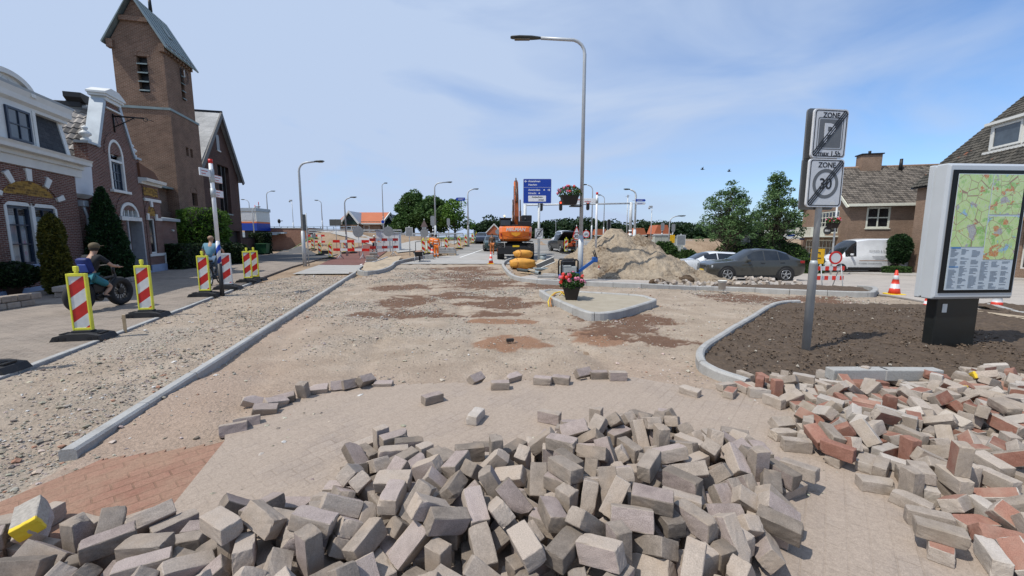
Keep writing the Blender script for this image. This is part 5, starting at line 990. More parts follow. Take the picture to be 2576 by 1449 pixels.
ro = rt.build('roof', m_dark, bh); pt.build('tiles', tile_mat('weathered_brown_tiles', (.070, .060, .050), (.165, .142, .118)), ro, fix=False)
MB().cyl((-.3, D_ / 2, BE + 3.66), (16, D_ / 2, BE + 3.66), .12, n=8).build('ridge', m_brickG, ro)
gt = MB(); gt.rbox(-.3, 16.2, -.5, -.32, BE - .28, BE - .06, .02); gt.prism([(-.5, BE - .3), (D_ / 2, BE + 3.5), (D_ + .5, BE - .3), (D_ + .2, BE - .36), (D_ / 2, BE + 3.2), (-.2, BE - .36)], .281, .36, 'Y', 0, MG); gt.build('gutter', m_cream, bh)
ch = MB(); ch.box(2.5, 4.1, D_ / 2 - .5, D_ / 2 + .5, 7.6, 9.5); co_ = ch.build('chimney', m_brickG, bh); MB().box(2.4, 4.2, D_ / 2 - .6, D_ / 2 + .6, 9.5, 9.6).cyl((3.3, D_ / 2, 9.6), (3.3, D_ / 2, 9.9), .12, n=8).build('chimney_cap', m_dark, co_)
fl = MB().cyl((5.6, D_ / 2 - .5, 7.9), (5.6, D_ / 2 - .5, 9.0), .16, .12, 8); fl.build('flue', m_dark, bh)
MB().box(7.2, 8.1, 0, 0.0 + .12, 0, .8, 0, Matrix.Translation((0, 1.6, 6.55)) @ Matrix.Rotation(R(-50), 4, 'X')).build('skylight', m_gl, ro)
window(bh, 1.3, 3.05, 2.62, 4.42, -.03, 2, 2, m_cream, m_gld, .14, .10, MF, sill=.1)
window(bh, 5.9, 8.0, 2.9, 4.42, -.03, 1, 2, m_cream, m_gl, .12, .07, MF)
MB().box(5.5, 9.0, -.9, -.01, 2.45, 3.05).build('balcony', m_wht, bh)
window(bh, 1.6, 5.4, 2.2, 4.3, -.05, 6, 4, m_cream, m_gld, .12, .06, MG); window(bh, 2.0, 7.6, -.6, 1.6, -.05, 8, 3, m_cream, m_gld, .12, .06, MG)
bl = MB(); bl.box(1.4, 7.9, .0, 1.1, 1.85, 1.98, 0, MG)
for k in range(26): bl.box(1.5 + k * .245, 1.6 + k * .245, 1.02, 1.06, 1.98, 2.75, 0, MG)
bl.box(1.4, 7.9, 1.0, 1.08, 2.75, 2.83, 0, MG).box(1.5, 4.2, 1.03, 1.07, 1.98, 2.75, 0, MG); bl.build('balcony', m_cream, bh)
MB().box(8.0, 8.06, .02, .45, 1.55, 1.75, 0, MG).build('street_sign', plain('street_sign_blue', (.02, .06, .25), .4), bh)
# big roofed corner shop
S0 = V(2310, 462, 31); sh = thing('corner_shop', 'shop under a huge dark tiled roof with a white dormer at the right edge', 'shop', (S0.x, S0.y, 0), math.atan2(-.974, -.225))
SE = S0.z; ridge = 6.2                             # local x toward camera along the street; +y toward the street is (-x)
# local axes: x = (-.225,-.974), y = z x x = (.974,-.225) -> away from the street
MSf = Matrix(((1, 0, 0, 0), (0, -1, 0, 0), (0, 0, 1, 0), (0, 0, 0, 1)))
b = MB(); holes_wall(b, 0, 22, -1.2, SE, [(8.5, 20, .1, 2.75), (1.2, 5, .2, 2.6), (9, 14, 3.9, 5.2)], -.35 * 0, .3, 0, MSf); b.box(0, 22, .31, 11, -1.2, SE); b.prism([(0, SE), (2 * ridge, SE), (ridge, SE + 6.2)], .02, .3, 'X'); b.build('wall', m_brickG, sh)
pt = MB(); sl = Vector((0, ridge + .4, 6.65)); pantiles(pt, (-.25, -.4, SE - .3), (23 / 88, 0, 0), sl / 30, 88, 30, 0, .03, .045, 3); rt = MB(); rt.prism([(-.4, SE - .42), (ridge, SE + 6.2), (2 * ridge + .4, SE - .4), (ridge, SE + 6.0)], -.2, 22.5, 'X')
ro = rt.build('roof', m_dark, sh); pt.build('tiles', tile_mat('mossy_dark_tiles', (.030, .029, .025), (.085, .078, .066), (.21, .075, .038)), ro, fix=False)
MB().cyl((-.3, ridge, SE + 6.33), (22, ridge, SE + 6.33), .13, n=8).build('ridge', m_brickG, ro)
dm = MB(); dm.box(3.5, 10.1, 1.45, 4.2, SE + 1.5, SE + 3.15); dm.box(3.3, 10.3, 1.2, 4.5, SE + 3.15, SE + 3.32); dm.box(3.4, 10.2, 1.2, 1.45, SE + 1.35, SE + 1.5); dmo = dm.build('dormer', m_wht, sh)
for k in range(3): window(dmo, 3.7 + k * 2.1, 5.65 + k * 2.1, SE + 1.65, SE + 3.05, -1.42, 1, 1, m_wht, m_gl, .12, .05, MSf)
MB().box(8, 21, -.5, -.02, 2.95, 3.75).build('fascia', m_wht, sh)
text('lettering', 'EN', .62, m_dark, sh, (8.4, -.515, 3.12), (R(90), 0, 0))
aw_ = MB(); aw_.box(8, 21, -.65, -.02, 2.75, 2.93); aw_.build('awning_box', plain('orange_brown', (.35, .17, .04), .6), sh)
window(sh, 8.5, 20, .1, 2.75, -.1, 6, 1, m_wht, m_gld, .08, .06, MSf); window(sh, 1.2, 5, .2, 2.6, -.1, 3, 1, m_wht, m_gld, .08, .06, MSf); window(sh, 9, 14, 3.9, 5.2, -.1, 3, 1, m_wht, m_gl, .08, .06, MSf)
# ================================================================ INFORMATION PANEL
mp_a = R(4); g = V(2335, 752, 6.4) + Vector((.70, .2, 0))
mu = thing('information_panel', 'grey town map display case on a black foot standing in the soil', 'map display', (g.x, g.y, .08), mp_a)
m_alu = plain('silver_grey_lacquer', (.50, .53, .55), .35, .1, .04, 1.5)
MB().rbox(-.50, .24, -.11, .05, -.3, .80, .012).build('foot', plain('black_lacquer', (.012, .014, .014), .35), mu)
cs = MB(); W2, z0, z1 = .70, V(2335, 752, 6.4).z - .08, V(2365, 411, 6.4).z - .08
def rrect(x0, x1, za, zb, r, n=5): return [(cx + r * math.cos(a), cz + r * math.sin(a)) for cx, cz, s in ((x1 - r, zb - r, 0), (x0 + r, zb - r, 90), (x0 + r, za + r, 180), (x1 - r, za + r, 270)) for a in [R(s + 90 * k / n) for k in range(n + 1)]]
rings = []
for y, q in ((-.20, .035), (-.17, .0), (-.06, .0), (-.03, .0), (-.015, .02), (.005, .02), (.02, .0), (.08, 0.0), (.11, .035)): rings.append([(x, y, z) for x, z in rrect(-W2 + q, W2 - q, z0 + q, z1 - q, .02)])
cs.loft(rings, 0, False); cs.build('case', m_alu, mu)
fr = MB(); fr.rbox(-.63, .64, -.212, -.203, z0 + .10, z1 - .10, .004); fr.build('screen_border', plain('black_glass_border', (.006, .006, .007), .4, spec=.2), mu)
def map_mat(name, seed, sc_=1.0):
    t = NT(name); o = coord(t); mpn = t.n('ShaderNodeMapping'); t.l(o, mpn.inputs[0]); mpn.inputs['Location'].default_value = (seed * 3.1, 0, seed * 1.7); v = mpn.outputs[0]
    a = t.noise(v, 2.6 * sc_, 4, .6, .6); b = t.noise(v, 5.5 * sc_, 3, .5, .4); w_ = t.n('ShaderNodeTexVoronoi', feature='DISTANCE_TO_EDGE'); t.l(v, w_.inputs['Vector']); t.val(w_, Scale=5 * sc_); w2 = t.n('ShaderNodeTexVoronoi', feature='DISTANCE_TO_EDGE'); t.l(v, w2.inputs['Vector']); t.val(w2, Scale=17 * sc_)
    c = t.ramp(a.outputs[0], [(.36, (.22, .42, .62)), (.40, (.42, .60, .20)), (.55, (.52, .66, .30)), (.62, (.25, .48, .12))]).outputs[0]
    c = t.mix(t.ramp(b.outputs[0], [(.60, (0,) * 3), (.63, (1,) * 3)]).outputs[0], c, (.52, .22, .07)); n3 = t.noise(v, 4 * sc_, 2); c = t.mix(t.ramp(n3.outputs[0], [(.62, (0,) * 3), (.65, (1,) * 3)]).outputs[0], c, (.36, .36, .37))
    c = t.mix(t.ramp(w2.outputs[0], [(.02, (.5,) * 3), (.05, (0,) * 3)]).outputs[0], c, (.60, .62, .50)); c = t.mix(t.ramp(w_.outputs[0], [(.012, (.9,) * 3), (.022, (0,) * 3)]).outputs[0], c, (.30, .16, .12)); return t.fin(c, .25, spec=.5)
sc1 = MB(); sc1.box(-.545, .565, -.222, -.214, z0 + .15, z1 - .16); po = sc1.build('poster', plain('poster_paper', (.50, .57, .62), .3, var=.05), mu)
for k, (x0, x1, za, zb, ss) in enumerate(((-.54, .02, 1.62, z1 - .17, 1.0), (.04, .56, 2.12, z1 - .17, 1.3), (.04, .56, 1.42, 2.09, 1.2))):
    MB().box(x0, x1, -.226, -.2225, za, zb).build('town_map', map_mat('map_print', k + 1, ss), po)
tx = MB(); rr = random.Random(4)
for c_ in range(6):
    x = -.52 + c_ * .18; z = 1.58 if c_ < 3 else 1.38
    while z > z0 + .17:
        L = rr.uniform(.06, .14)
        if rr.random() < .86: tx.box(x, x + L, -.2245, -.2225, z, z + .009)
        z -= .019
tx.build('index_lines', plain('print_grey', (.20, .24, .28), .5), po)
bb = MB().box(-.52, -.36, -.2255, -.2226, 1.595, 1.612).box(-.52, -.36, -.2255, -.2226, 1.30, 1.312); bb.build('index_heading', plain('print_blue', (.02, .2, .5), .5), po)
MB().box(-.40, -.32, -.116, -.1105, .56, .70).build('sticker', m_wht, mu)
# ================================================================ ZONE SIGN POST (right foreground)
m_galv = plain('galvanised_steel', (.42, .45, .46), .5, .25, .15, 3, .1, 90)
m_sgn = plain('retro_white', (.58, .59, .60), .35, var=.05, vscale=20); m_sblk = plain('sign_black', (.02, .02, .022), .5); m_sgry = plain('sign_grey', (.13, .135, .14), .45); m_red = plain('sign_red', (.52, .02, .015), .4); m_bl = plain('sign_blue', (.008, .045, .32), .35, var=.08, vscale=3)
def ring2(mb, cx, cz, r0, r1, y0, y1, mi=0, n=36):
    A = arch_pts(cx, cz, r0, r0, 0, 360, n); Bq = arch_pts(cx, cz, r1, r1, 0, 360, n)
    for k in range(n): mb.prism([A[k], Bq[k], Bq[k + 1], A[k + 1]], y0, y1, 'Y', mi)
def zone_plate(parent, z, kind, w=.58, h=.80, y=-.06):
    pl = MB(); pl.prism(rrect(-w / 2, w / 2, z - h / 2, z + h / 2, .05), y - .012, y + .02); o = pl.build('sign_plate', [m_sgn], parent)
    bd = MB(); A = rrect(-w / 2 + .018, w / 2 - .018, z - h / 2 + .018, z + h / 2 - .018, .04); Bq = rrect(-w / 2 + .030, w / 2 - .030, z - h / 2 + .030, z + h / 2 - .030, .035)
    for k in range(len(A)): j = (k + 1) % len(A); bd.prism([A[k], A[j], Bq[j], Bq[k]], y - .0145, y - .0125)
    bd.build('border', m_sblk, o); text('lettering', 'ZONE', .105 * w / .58, m_sblk, o, (0, y - .013, z + h * .322), align='CENTER', bold=.002)
    if kind == '30':
        rg = MB(); ring2(rg, 0, z - .01, .165 * w / .58, .215 * w / .58, y - .014, y - .0125); rg.build('grey_ring', m_sgry, o); text('lettering', '30', .22 * w / .58, m_sblk, o, (0, y - .0132, z - .085 * w / .58), align='CENTER', bold=.003)
    else:
        sq = MB(); s_ = .5; sq.prism(rrect(-.185, .185, z - .20, z + .20, .02), y - .014, y - .0125); sq.build('grey_field', m_sgry, o)
        fr2 = MB(); A = rrect(-.212, .212, z - .225, z + .225, .03); Bq = rrect(-.200, .200, z - .213, z + .213, .03)
        for k in range(len(A)): j = (k + 1) % len(A); fr2.prism([A[k], A[j], Bq[j], Bq[k]], y - .0142, y - .0125)
        fr2.build('field_frame', m_sgry, o)
        text('lettering', 'P', .38, m_sgn, o, (-.02, y - .0155, z - .125), align='CENTER', bold=.008); text('lettering', 'max 1.5h', .10, m_sblk, o, (.02, y - .013, z - .315), align='CENTER', bold=.0015)
    st_ = MB(); dx, dz = w / 2 - .04, h / 2 - .04; L = math.hypot(dx, dz); nx, nz_ = -dz / L, dx / L
    for q in (-.030, 0, .030): st_.prism([(-dx + nx * (q - .0085), z - dz + nz_ * (q - .0085)), (dx + nx * (q - .0085), z + dz + nz_ * (q - .0085)), (dx + nx * (q + .0085), z + dz + nz_ * (q + .0085)), (-dx + nx * (q + .0085), z - dz + nz_ * (q + .0085))], y - .019, y - .0165)
    st_.build('end_stripes', m_sblk, o); return o
g = G(2027, 878, .1); zp = thing('sign_post', 'galvanised post with two end of zone signs standing in the dark soil', 'road sign', (g.x, g.y, 0), R(8))
def zat(u, v, Y): return V(u, v, Y).z
MB().cyl((0, 0, -.2), (0, 0, zat(2040, 665, g.y)), .058, n=14).cyl((0, 0, zat(2040, 665, g.y)), (0, 0, zat(2040, 655, g.y)), .058, .042, 14).cyl((0, 0, 1.4), (0, 0, zat(2060, 280, g.y)), .042, n=14).build('post', m_galv, zp)
zc1, zc2 = zat(2075, 337, g.y - .05), zat(2065, 461, g.y - .05)
zone_plate(zp, zc1, 'P', .56, zat(2070, 275, g.y) - zat(2070, 397, g.y)); zone_plate(zp, zc2, '30', .58, zat(2070, 400, g.y) - zat(2070, 520, g.y))
for z, w_ in ((zc1, .56), (zc2, .58)):
    MB().prism(rrect(-w_ / 2, w_ / 2, z - .38, z + .38, .05), .05, .075).build('rear_plate', m_sgry, zp); MB().box(-.05, .05, -.045, .05, z + .2, z + .24).box(-.05, .05, -.045, .05, z - .24, z - .2).build('bracket', m_galv, zp)
MB().box(.11, .19, -.0735, -.0725, zc2 - .32, zc2 - .27).build('sticker', m_wht, zp)
# rounding: yellow works sign, closed road sign with barrier
def at_ground(u, v): p = G(u, v); return (p.x, p.y, p.z)
lx = at_ground(2085, 722); tb = thing('barrier', 'small red and white folding barrier with a round closed road sign behind the zone post', 'barrier', lx, 0)
m_orng = plain('signal_red', (.62, .035, .02), .4)
for z in (.38, .78):
    pb = MB()
    for k in range(7): pb.box(-.56 + k * .16, -.40 + k * .16, -.02, .02, z - .085, z + .085, k % 2)
    pb.build('board', [m_orng, m_sgn], tb)
for s in (-.42, .42):
    MB().tube([(s, -.0, .95), (s - .12, -.35, 0)], .018, 6).tube([(s, 0.03, .95), (s + .05, .4, 0)], .018, 6).build('leg', m_galv, tb)
rs = MB(); ring2(rs, 0.12, 1.22, .20, .27, -.07, -.045, 0); o = rs.build('round_sign', m_red, tb); MB().prism(arch_pts(.12, 1.22, .205, .205, 0, 360, 32)[:-1], -.066, -.047).build('sign_face', m_sgn, o)
lx = at_ground(2048, 716); ys = thing('works_sign', 'square yellow diversion sign with a black arrow behind the zone post', 'road sign', lx, 0)
MB().cyl((0, 0, -.2), (0, 0, 1.7), .03, n=8).build('post', m_galv, ys); yp = MB(); yp.prism(rrect(-.30, .30, .95, 1.62, .03), -.05, -.035); o = yp.build('sign_plate', plain('works_yellow', (.75, .42, .01), .4), ys)
ar = MB(); ar.prism([(-.2, 1.2), (-.08, 1.28), (-.08, 1.225), (.16, 1.225), (.16, 1.175), (-.08, 1.175), (-.08, 1.12)], -.054, -.051).box(-.12, .12, -.054, -.051, 1.42, 1.47).box(-.12, -.08, -.054, -.051, 1.36, 1.42).box(.08, .12, -.054, -.051, 1.36, 1.42); ar.build('arrow', m_sblk, o)
# ================================================================ CONES
m_cr = plain('cone_red', (.62, .05, .025), .45); m_cy = plain('cone_yellow', (.75, .52, .02), .5)
def cone(name, label, u, v, h, tilt=0, group='traffic cones about the works'):
    p = G(u, v); t_ = thing(name, label, 'traffic cone', p, R(random.uniform(-20, 20)), group); k = h / .75
    bm_ = MB().rbox(-.20 * k, .20 * k, -.20 * k, .20 * k, 0, .035 * k, .012); bm_.build('base', m_cy, t_)
    b_ = MB(); zz = [.03, .20, .34, .48, .60, .75]; 
    def rad(z): return (.155 - .125 * z / .75) * k
    for i in range(5): b_.lathe([(rad(zz[i]), zz[i] * k), (rad(zz[i + 1]), zz[i + 1] * k)], 20, i % 2)
    b_.lathe([(.03 * k, .75 * k), (.022 * k, .765 * k), (0, .765 * k)], 20, 0); b_.build('cone_body', [m_cr, m_sgn], t_); return t_
cone('traffic_cone', 'red and white cone on the side street left of the map display', 2249, 741, .80)
cone('traffic_cone', 'red and white cone half hidden to the right of the map display', 2506, 775, .62)
cone('traffic_cone', 'red and white cone on the apron in front of the excavator', 1235, 664, .78)
cone('traffic_cone', 'red and white cone beside the striped post at the foot of the sand heap', 1506, 698, .55)
cone('traffic_cone', 'cone behind the foot of the map display, only its yellow base showing', 2330, 774, .40)
cone('traffic_cone', 'slim red and white cone standing among the orange workers by the fence', 1088, 645, .95)
# ================================================================ STREET FURNITURE
def stripe_mat(name, period, slope, phase, a=(.50, .022, .016), b=(.62, .62, .60), ax='x'):
    t = NT(name); s = t.n('ShaderNodeSeparateXYZ'); t.l(coord(t), s.inputs[0])
    q = t.math('MULTIPLY_ADD', s.outputs[0], -slope, s.outputs[2]); f = t.math('FRACT', t.math('MULTIPLY_ADD', q, 1 / period, phase))
    r = t.n('ShaderNodeMath', operation='GREATER_THAN'); t.l(f, r.inputs[0]); r.inputs[1].default_value = .5
    nz = t.noise(coord(t), 12, 4); g = t.ramp(nz.outputs[0], [(.3, (.86,) * 3), (.7, (1.06,) * 3)])
    return t.fin(t.mix(1, t.mix(r.outputs[0], a, b), g.outputs[0], 'MULTIPLY'), .4, spec=.4)
m_str = stripe_mat('red_white_rising_stripes', .47, .75, .12); m_strd = stripe_mat('red_white_falling_stripes', .47, -.75, .12)
m_yf = plain('fluorescent_yellow_frame', (.70, .68, .06), .45); m_rub = plain('black_rubber', (.025, .025, .027), .75, var=.2, bump=.2)
def make_beacon(label, stripes, frame=True, group='red and white beacons along the works'):
    t_ = thing('beacon', label, 'beacon', (0, 0, 0), 0, group)
    f = MB(); f.prism([(-.42, 0), (.42, 0), (.36, .09), (.16, .13), (-.16, .13), (-.36, .09)], -.2, .2); f.rbox(-.16, .16, -.07, .07, .10, .17, .01)
    for s in (-.3, -.2, .2, .3): f.box(s - .035, s + .035, -.205, -.2005, .03, .075, 1).box(s - .03, s + .03, -.1, .1, .105, .125, 1)
    f.build('foot', [m_rub, m_dark], t_); fm = m_yf if frame else m_sgn
    fr = MB(); fr.rbox(-.155, -.125, -.035, .035, .17, 1.24, .006).rbox(.125, .155, -.035, .035, .17, 1.24, .006).rbox(-.125, .125, -.035, .035, .17, .215, .006).rbox(-.125, .125, -.035, .035, 1.19, 1.245, .006).rbox(-.05, .05, -.025, .025, .12, .17, .005)
    if frame: fr.cyl((0, 0, 1.245), (0, 0, 1.29), .03, n=10).rbox(-.035, .035, -.03, .03, 1.28, 1.38, .012)
    fr.build('frame', fm, t_); MB().box(-.125, .125, -.02, .02, .215, 1.19).build('board', stripes, t_); return t_
beac = make_beacon('nearest red and white beacon with a yellow frame at the kerb of the left street', m_str)
first = True
def put_beacon(u, v, label, rz=0, proto=None, sc_=1.0):
    global first
    p = G(u, v, .05); o = proto or beac
    c = o if (proto is None and first) else dup(o, (0, 0, 0)); first = False if proto is None else first
    c.location = (p.x, p.y, p.z); c.rotation_euler = (0, 0, rz); c['label'] = label; c.scale = (sc_,) * 3; return c
put_beacon(214, 852, beac['label'], R(12), sc_=.94)
put_beacon(371, 796, 'second yellow framed beacon from the camera at the left street, right of the motorbike rider', R(12), sc_=.94)
put_beacon(518, 745, 'yellow framed beacon just left of the striped signpost, in front of the cyclist', R(10))
put_beacon(626, 710, 'left one of the pair of beacons beyond the striped signpost', R(8)); put_beacon(643, 706, 'right one of the pair of beacons beyond the striped signpost', R(8))
put_beacon(-48, 938, 'beacon at the very left edge, only its rubber foot in view', R(12))
wb_ = make_beacon('white framed beacon right behind the striped signpost', m_str, False); p = G(574, 727, .05); wb_.location = p; wb_.rotation_euler = (0, 0, R(15))
bd_ = make_beacon('beacon with falling stripes beside the red cycle path', m_strd); p = G(832, 651, .05); bd_.location = p
for u, v, lb in ((787, 628, 'beacon by the grass verge left of the tall lamp post'), (868, 637, 'left beacon behind the barrier across the cycle path'), (889, 636, 'right beacon behind the barrier across the cycle path'), (805, 642, 'faded beacon beside the black crate'), (1066, 642, 'beacon at the wheelbarrow left of the orange workers'), (1123, 634, 'beacon behind the pallet right of the orange workers'), (1155, 627, 'beacon between the fence posts nearest the asphalt'), (1172, 620, 'beacon at the road edge third before the oncoming car'), (1189, 613, 'beacon at the road edge second before the oncoming car'), (1199, 609, 'beacon at the road edge nearest the oncoming car'), (1080, 640, 'narrow beacon directly left of the orange workers')):
    put_beacon(u, v, lb, 0, bd_)
put_beacon(1424, 637, 'left one of two beacons beside the black pickup', 0, beac); put_beacon(1440, 635, 'right one of two beacons beside the black pickup', 0, beac)
# ---- lamp posts
m_pole = plain('lamp_post_aluminium', (.46, .48, .49), .45, .2, .06, 2); m_lite = plain('pale_grey_paint', (.55, .57, .57), .5)
m_head = plain('dark_lamp_head', (.045, .05, .045), .45); m_lens = plain('lamp_lens', (.16, .15, .10), .2)
def lamp_post(label, u, v, ut, vt, ua, r0=.09, Y=None, arms=((1, 0),), group='tall street lamps', head=.55, pm=None, z0=None, lower=.35):
    g = G(u, v) if Y is None else Vector((V(u, 596, Y).x, Y, tz(V(u, 596, Y).x, Y)))
    if z0 is not None: g.z = z0
    Ht = V(ut, vt, g.y).z - g.z; al = (V(ua, vt, g.y).x - V(ut, vt, g.y).x); s = 1 if al > 0 else -1; al = abs(al)
    t_ = thing('street_lamp', label, 'street lamp', g, 0, group); r1 = r0 * .55
    p = MB(); p.cyl((0, 0, -.3), (0, 0, Ht * lower), r0, r0 * .92, 14).cyl((0, 0, Ht * lower), (0, 0, Ht * lower + .1), r0 * .92, r0 * .66, 14)
    rc = min(.55, al * .6); pts = [(0, 0, Ht * lower + .1), (0, 0, Ht - rc)] + [(s * rc * (1 - math.cos(R(a))), 0, Ht - rc + rc * math.sin(R(a))) for a in (20, 40, 60, 80)] + [(s * (al - head * .6), 0, Ht + .06)]
    p.tube(pts, [r0 * .66, r1] + [r1 * .9] * 5, 12); p.build('pole', pm or m_pole, t_)
    h = MB(); hx = s * (al - head * .6); rg = []
    for q, w_, hh in ((0, .05, .04), (.12, .09, .05), (.3, .15, .055), (.7, .17, .05), (.95, .13, .035), (1, .08, .02)):
        x = hx + s * head * q * 1.1; z = Ht + .06 + .03 * q; rg.append([(x, -w_, z - .01), (x, -w_ * .5, z - hh * .9), (x, w_ * .5, z - hh * .9), (x, w_, z - .01), (x, w_ * .6, z + hh), (x, -w_ * .6, z + hh)])
    h.loft(rg, 0, True); ho = h.build('lamp_head', m_head, t_); xs = sorted((hx + s * head * .4, hx + s * head * .95)); MB().box(xs[0], xs[1], -.1, .1, Ht + .005, Ht + .022).build('lens', m_lens, ho)
    return t_
lm = lamp_post('tallest street lamp in the middle, carrying a flower box, behind the traffic island', 1459, 706, 1457, 100, 1304, .125, lower=.19, head=1.1)
lamp_post('tall street lamp between the left street and the red cycle path', 767, 668, 749, 409, 803, .12, lower=.33)
lamp_post('street lamp behind the two orange workers, arm to the right', 1096, 604, 1093, 460, 1131, .12, Y=42)
lamp_post('street lamp in front of the orange roofed house', 871, 638, 867, 498, 891, .11, Y=40)
lamp_post('street lamp on the bridge behind the tall left lamp, arm to the right', 678, 572, 673, 482, 691, .11, Y=60)
lamp_post('street lamp on the bridge with its arm to the left, between mast and orange roof', 813, 574, 811, 505, 799, .10, Y=62)
lamp_post('street lamp peeping over the blue and white building', 633, 560, 632, 503, 617, .10, Y=66)
lamp_post('short white street lamp beside the hedge and green bin', 640, 604, 637, 522, 652, .10, Y=50, pm=m_lite)
lamp_post('thin lamp pole carrying the round blue arrow sign', 966, 580, 963, 462, 973, .09, Y=52, head=.4)
l2 = lamp_post('street lamp with two arms to the right and a blue direction sign', 1178, 600, 1171, 477, 1193, .14, Y=48, pm=m_lite)
lamp_post('street lamp behind the hanging flower box, arm to the left', 1488, 606, 1486, 466, 1464, .10, Y=45)
lamp_post('slim street lamp between the striped post and the traffic gantry', 1518, 604, 1518, 492, 1503, .09, Y=52)
l3 = lamp_post('street lamp at the right end of the gantry with two direction signs', 1596, 606, 1597, 478, 1573, .15, Y=38, pm=m_lite)
lamp_post('low street lamp right of the red roofed cabin, arm to the right', 1683, 612, 1687, 545, 1717, .09, Y=40, head=.7)
lamp_post('far street lamp between the excavator and the pickup', 1398, 600, 1398, 554, 1388, .09, Y=75)
def mast(label, u, Y, vt, cat='camera mast', head='cam', r=.08, extra=None):
    x = V(u, 596, Y).x; z = tz(x, Y); Ht = V(u, vt, Y).z - z; t_ = thing('camera_mast' if head == 'cam' else 'antenna_pole', label, cat, (x, Y, z)); MB().cyl((0, 0, -.2), (0, 0, Ht * .25), r, n=10).cyl((0, 0, Ht * .25), (0, 0, Ht), r * .55, n=10).build('pole', m_lite, t_)
    h = MB()
    if head == 'cam': h.rbox(-.32, .05, -.08, .08, Ht - .05, Ht + .14, .02).sphere((-.3, -.05, Ht - .1), .13)
    else: h.rbox(-.06, .06, -.06, .06, Ht, Ht + .3, .02).cyl((-.25, 0, Ht + .1), (.25, 0, Ht + .2), .02, n=6)
    h.build('camera' if head == 'cam' else 'antenna', m_grey, t_); return t_
mast('camera mast on the bridge left of the orange roofed house', 740, 60, 505); mast('white camera mast between gantry and trees', 1637, 44, 521); mast('thin antenna pole left of the gantry end', 1576, 46, 497, 'pole', 'ant', .1)
# ---- striped finger posts
m_bw = stripe_mat('blue_white_spiral', .36, 1.6, .2, (.01, .05, .35), (.70, .71, .72))
m_spole = plain('sign_pole_white', (.70, .71, .72), .4, var=.04); m_ltxt = plain('finger_red_text', (.45, .03, .03), .5)
def finger_post(label, u, v, ut, vt, vb, vs, fingers):
    g = G(u, v); Ht = V(ut, vt, g.y).z - g.z; zb = V(u, vb, g.y).z - g.z; zs = V(u, vs, g.y).z - g.z; r = .055
    t_ = thing('finger_post', label, 'signpost', g, 0, 'striped cycle signposts'); MB().cyl((0, 0, -.2), (0, 0, zb), r * 1.1, n=14).build('foot', m_sblk, t_); MB().cyl((0, 0, zb), (0, 0, zs), r * 1.02, n=14).build('striped_band', m_bw, t_)
    MB().cyl((0, 0, zs), (0, 0, Ht), r, n=14).build('pole', m_spole, t_); MB().cyl((0, 0, Ht), (0, 0, Ht + .12), r * 1.05, n=14).build('cap', m_red, t_)
    for (a, L, dz, lines) in fingers:
        f = MB(); f.rbox(.06, L, -.018, .018, -.11, .11, .008).cyl((0, 0, -.13), (0, 0, .13), r * 1.25, n=12, mi=1); fo = f.build('finger', [m_spole, m_galv], t_, (0, 0, Ht - dz), a)
        b_ = MB().box(.07, L - .01, -.0195, -.0185, -.108, -.098).box(.07, L - .01, -.0195, -.0185, .098, .108); b_.build('red_edge', m_ltxt, fo)
        for k, n_ in enumerate(lines): MB().box(.12, .12 + n_, -.0205, -.0185, .025 - k * .08, .045 - k * .08).build('faded_line', m_ltxt, fo); MB().box(L - .05 - n_, L - .05, .0185, .0205, .025 - k * .08, .045 - k * .08).build('faded_line', m_ltxt, fo)
    return t_
finger_post('white signpost with a blue striped band and black foot at the left street', 560, 748, 535, 411, 663, 606, ((R(272), .5, .30, (.26, .18)), (R(97), .5, .42, (.28, .2)), (R(97), .5, .86, (.22, .16))))
finger_post('white signpost with a blue striped band standing before the sand heap', 1497, 690, 1499, 490, 660, 632, ((R(180), 1.25, .28, ()),))
fp = [o for o in C.objects if o.name.startswith('finger_post')][-1]; fg = [c for c in fp.children if c.name.startswith('finger')][0]
for s_, x, z in (('Doorgaand', 1.16, .02), ('verkeer', .62, -.075)): text('lettering', s_, .10, m_ltxt, fg, (x, .0195, z), (R(90), 0, R(180)), bold=.002)
# ---- blue direction sign
g = G(1355, 657); bs = thing('direction_sign', 'large blue direction sign on a white post with a small zone sign below', 'road sign', g, 0)
zz = lambda u, v: V(u, v, g.y).z - g.z; xx = lambda u, v: V(u, v, g.y).x - g.x
MB().cyl((0, 0, 0), (0, 0, zz(1355, 500)), .085, n=14).build('post', m_lite, bs); MB().cyl((0, 0, -.2), (0, 0, .06), .1, n=12).build('foot', m_sblk, bs)
X0, X1, Z0, Z1 = xx(1316, 480), xx(1386.5, 480), zz(1350, 512), zz(1350, 450.5); MB().prism(rrect(X0, X1, Z0, Z1, .05), -.16, -.12).build('rim', m_lite, bs); pl = MB().prism(rrect(X0 + .02, X1 - .02, Z0 + .02, Z1 - .02, .04), -.165, -.161).build('sign_plate', m_bl, bs)
W_, H_ = X1 - X0, Z1 - Z0; m_sw = plain('sign_lettering_white', (.72, .73, .75), .5, var=.02)
def bt(s_, fx, fy, sz, m=m_sw): return text('lettering', s_, sz * H_, m, pl, (X0 + fx * W_, -.1665, Z1 - fy * H_), bold=.004)
bt('Amstelveen', .18, .135, .105); bt('Haarlem', .18, .275, .105); bt('Amsterdam', .18, .485, .105); bt('Utrecht', .18, .62, .105)
a_ = MB(); 
def arrow(cx, cz, s):
    L = .05 * W_; a_.prism([(cx - s * L, cz), (cx, cz + L * .9), (cx + s * L * .1, cz + L * .55), (cx - s * L * .3, cz + L * .2), (cx + s * L, cz + L * .2), (cx + s * L, cz - L * .2), (cx - s * L * .3, cz - L * .2), (cx + s * L * .1, cz - L * .55), (cx, cz - L * .9)], -.169, -.1655)
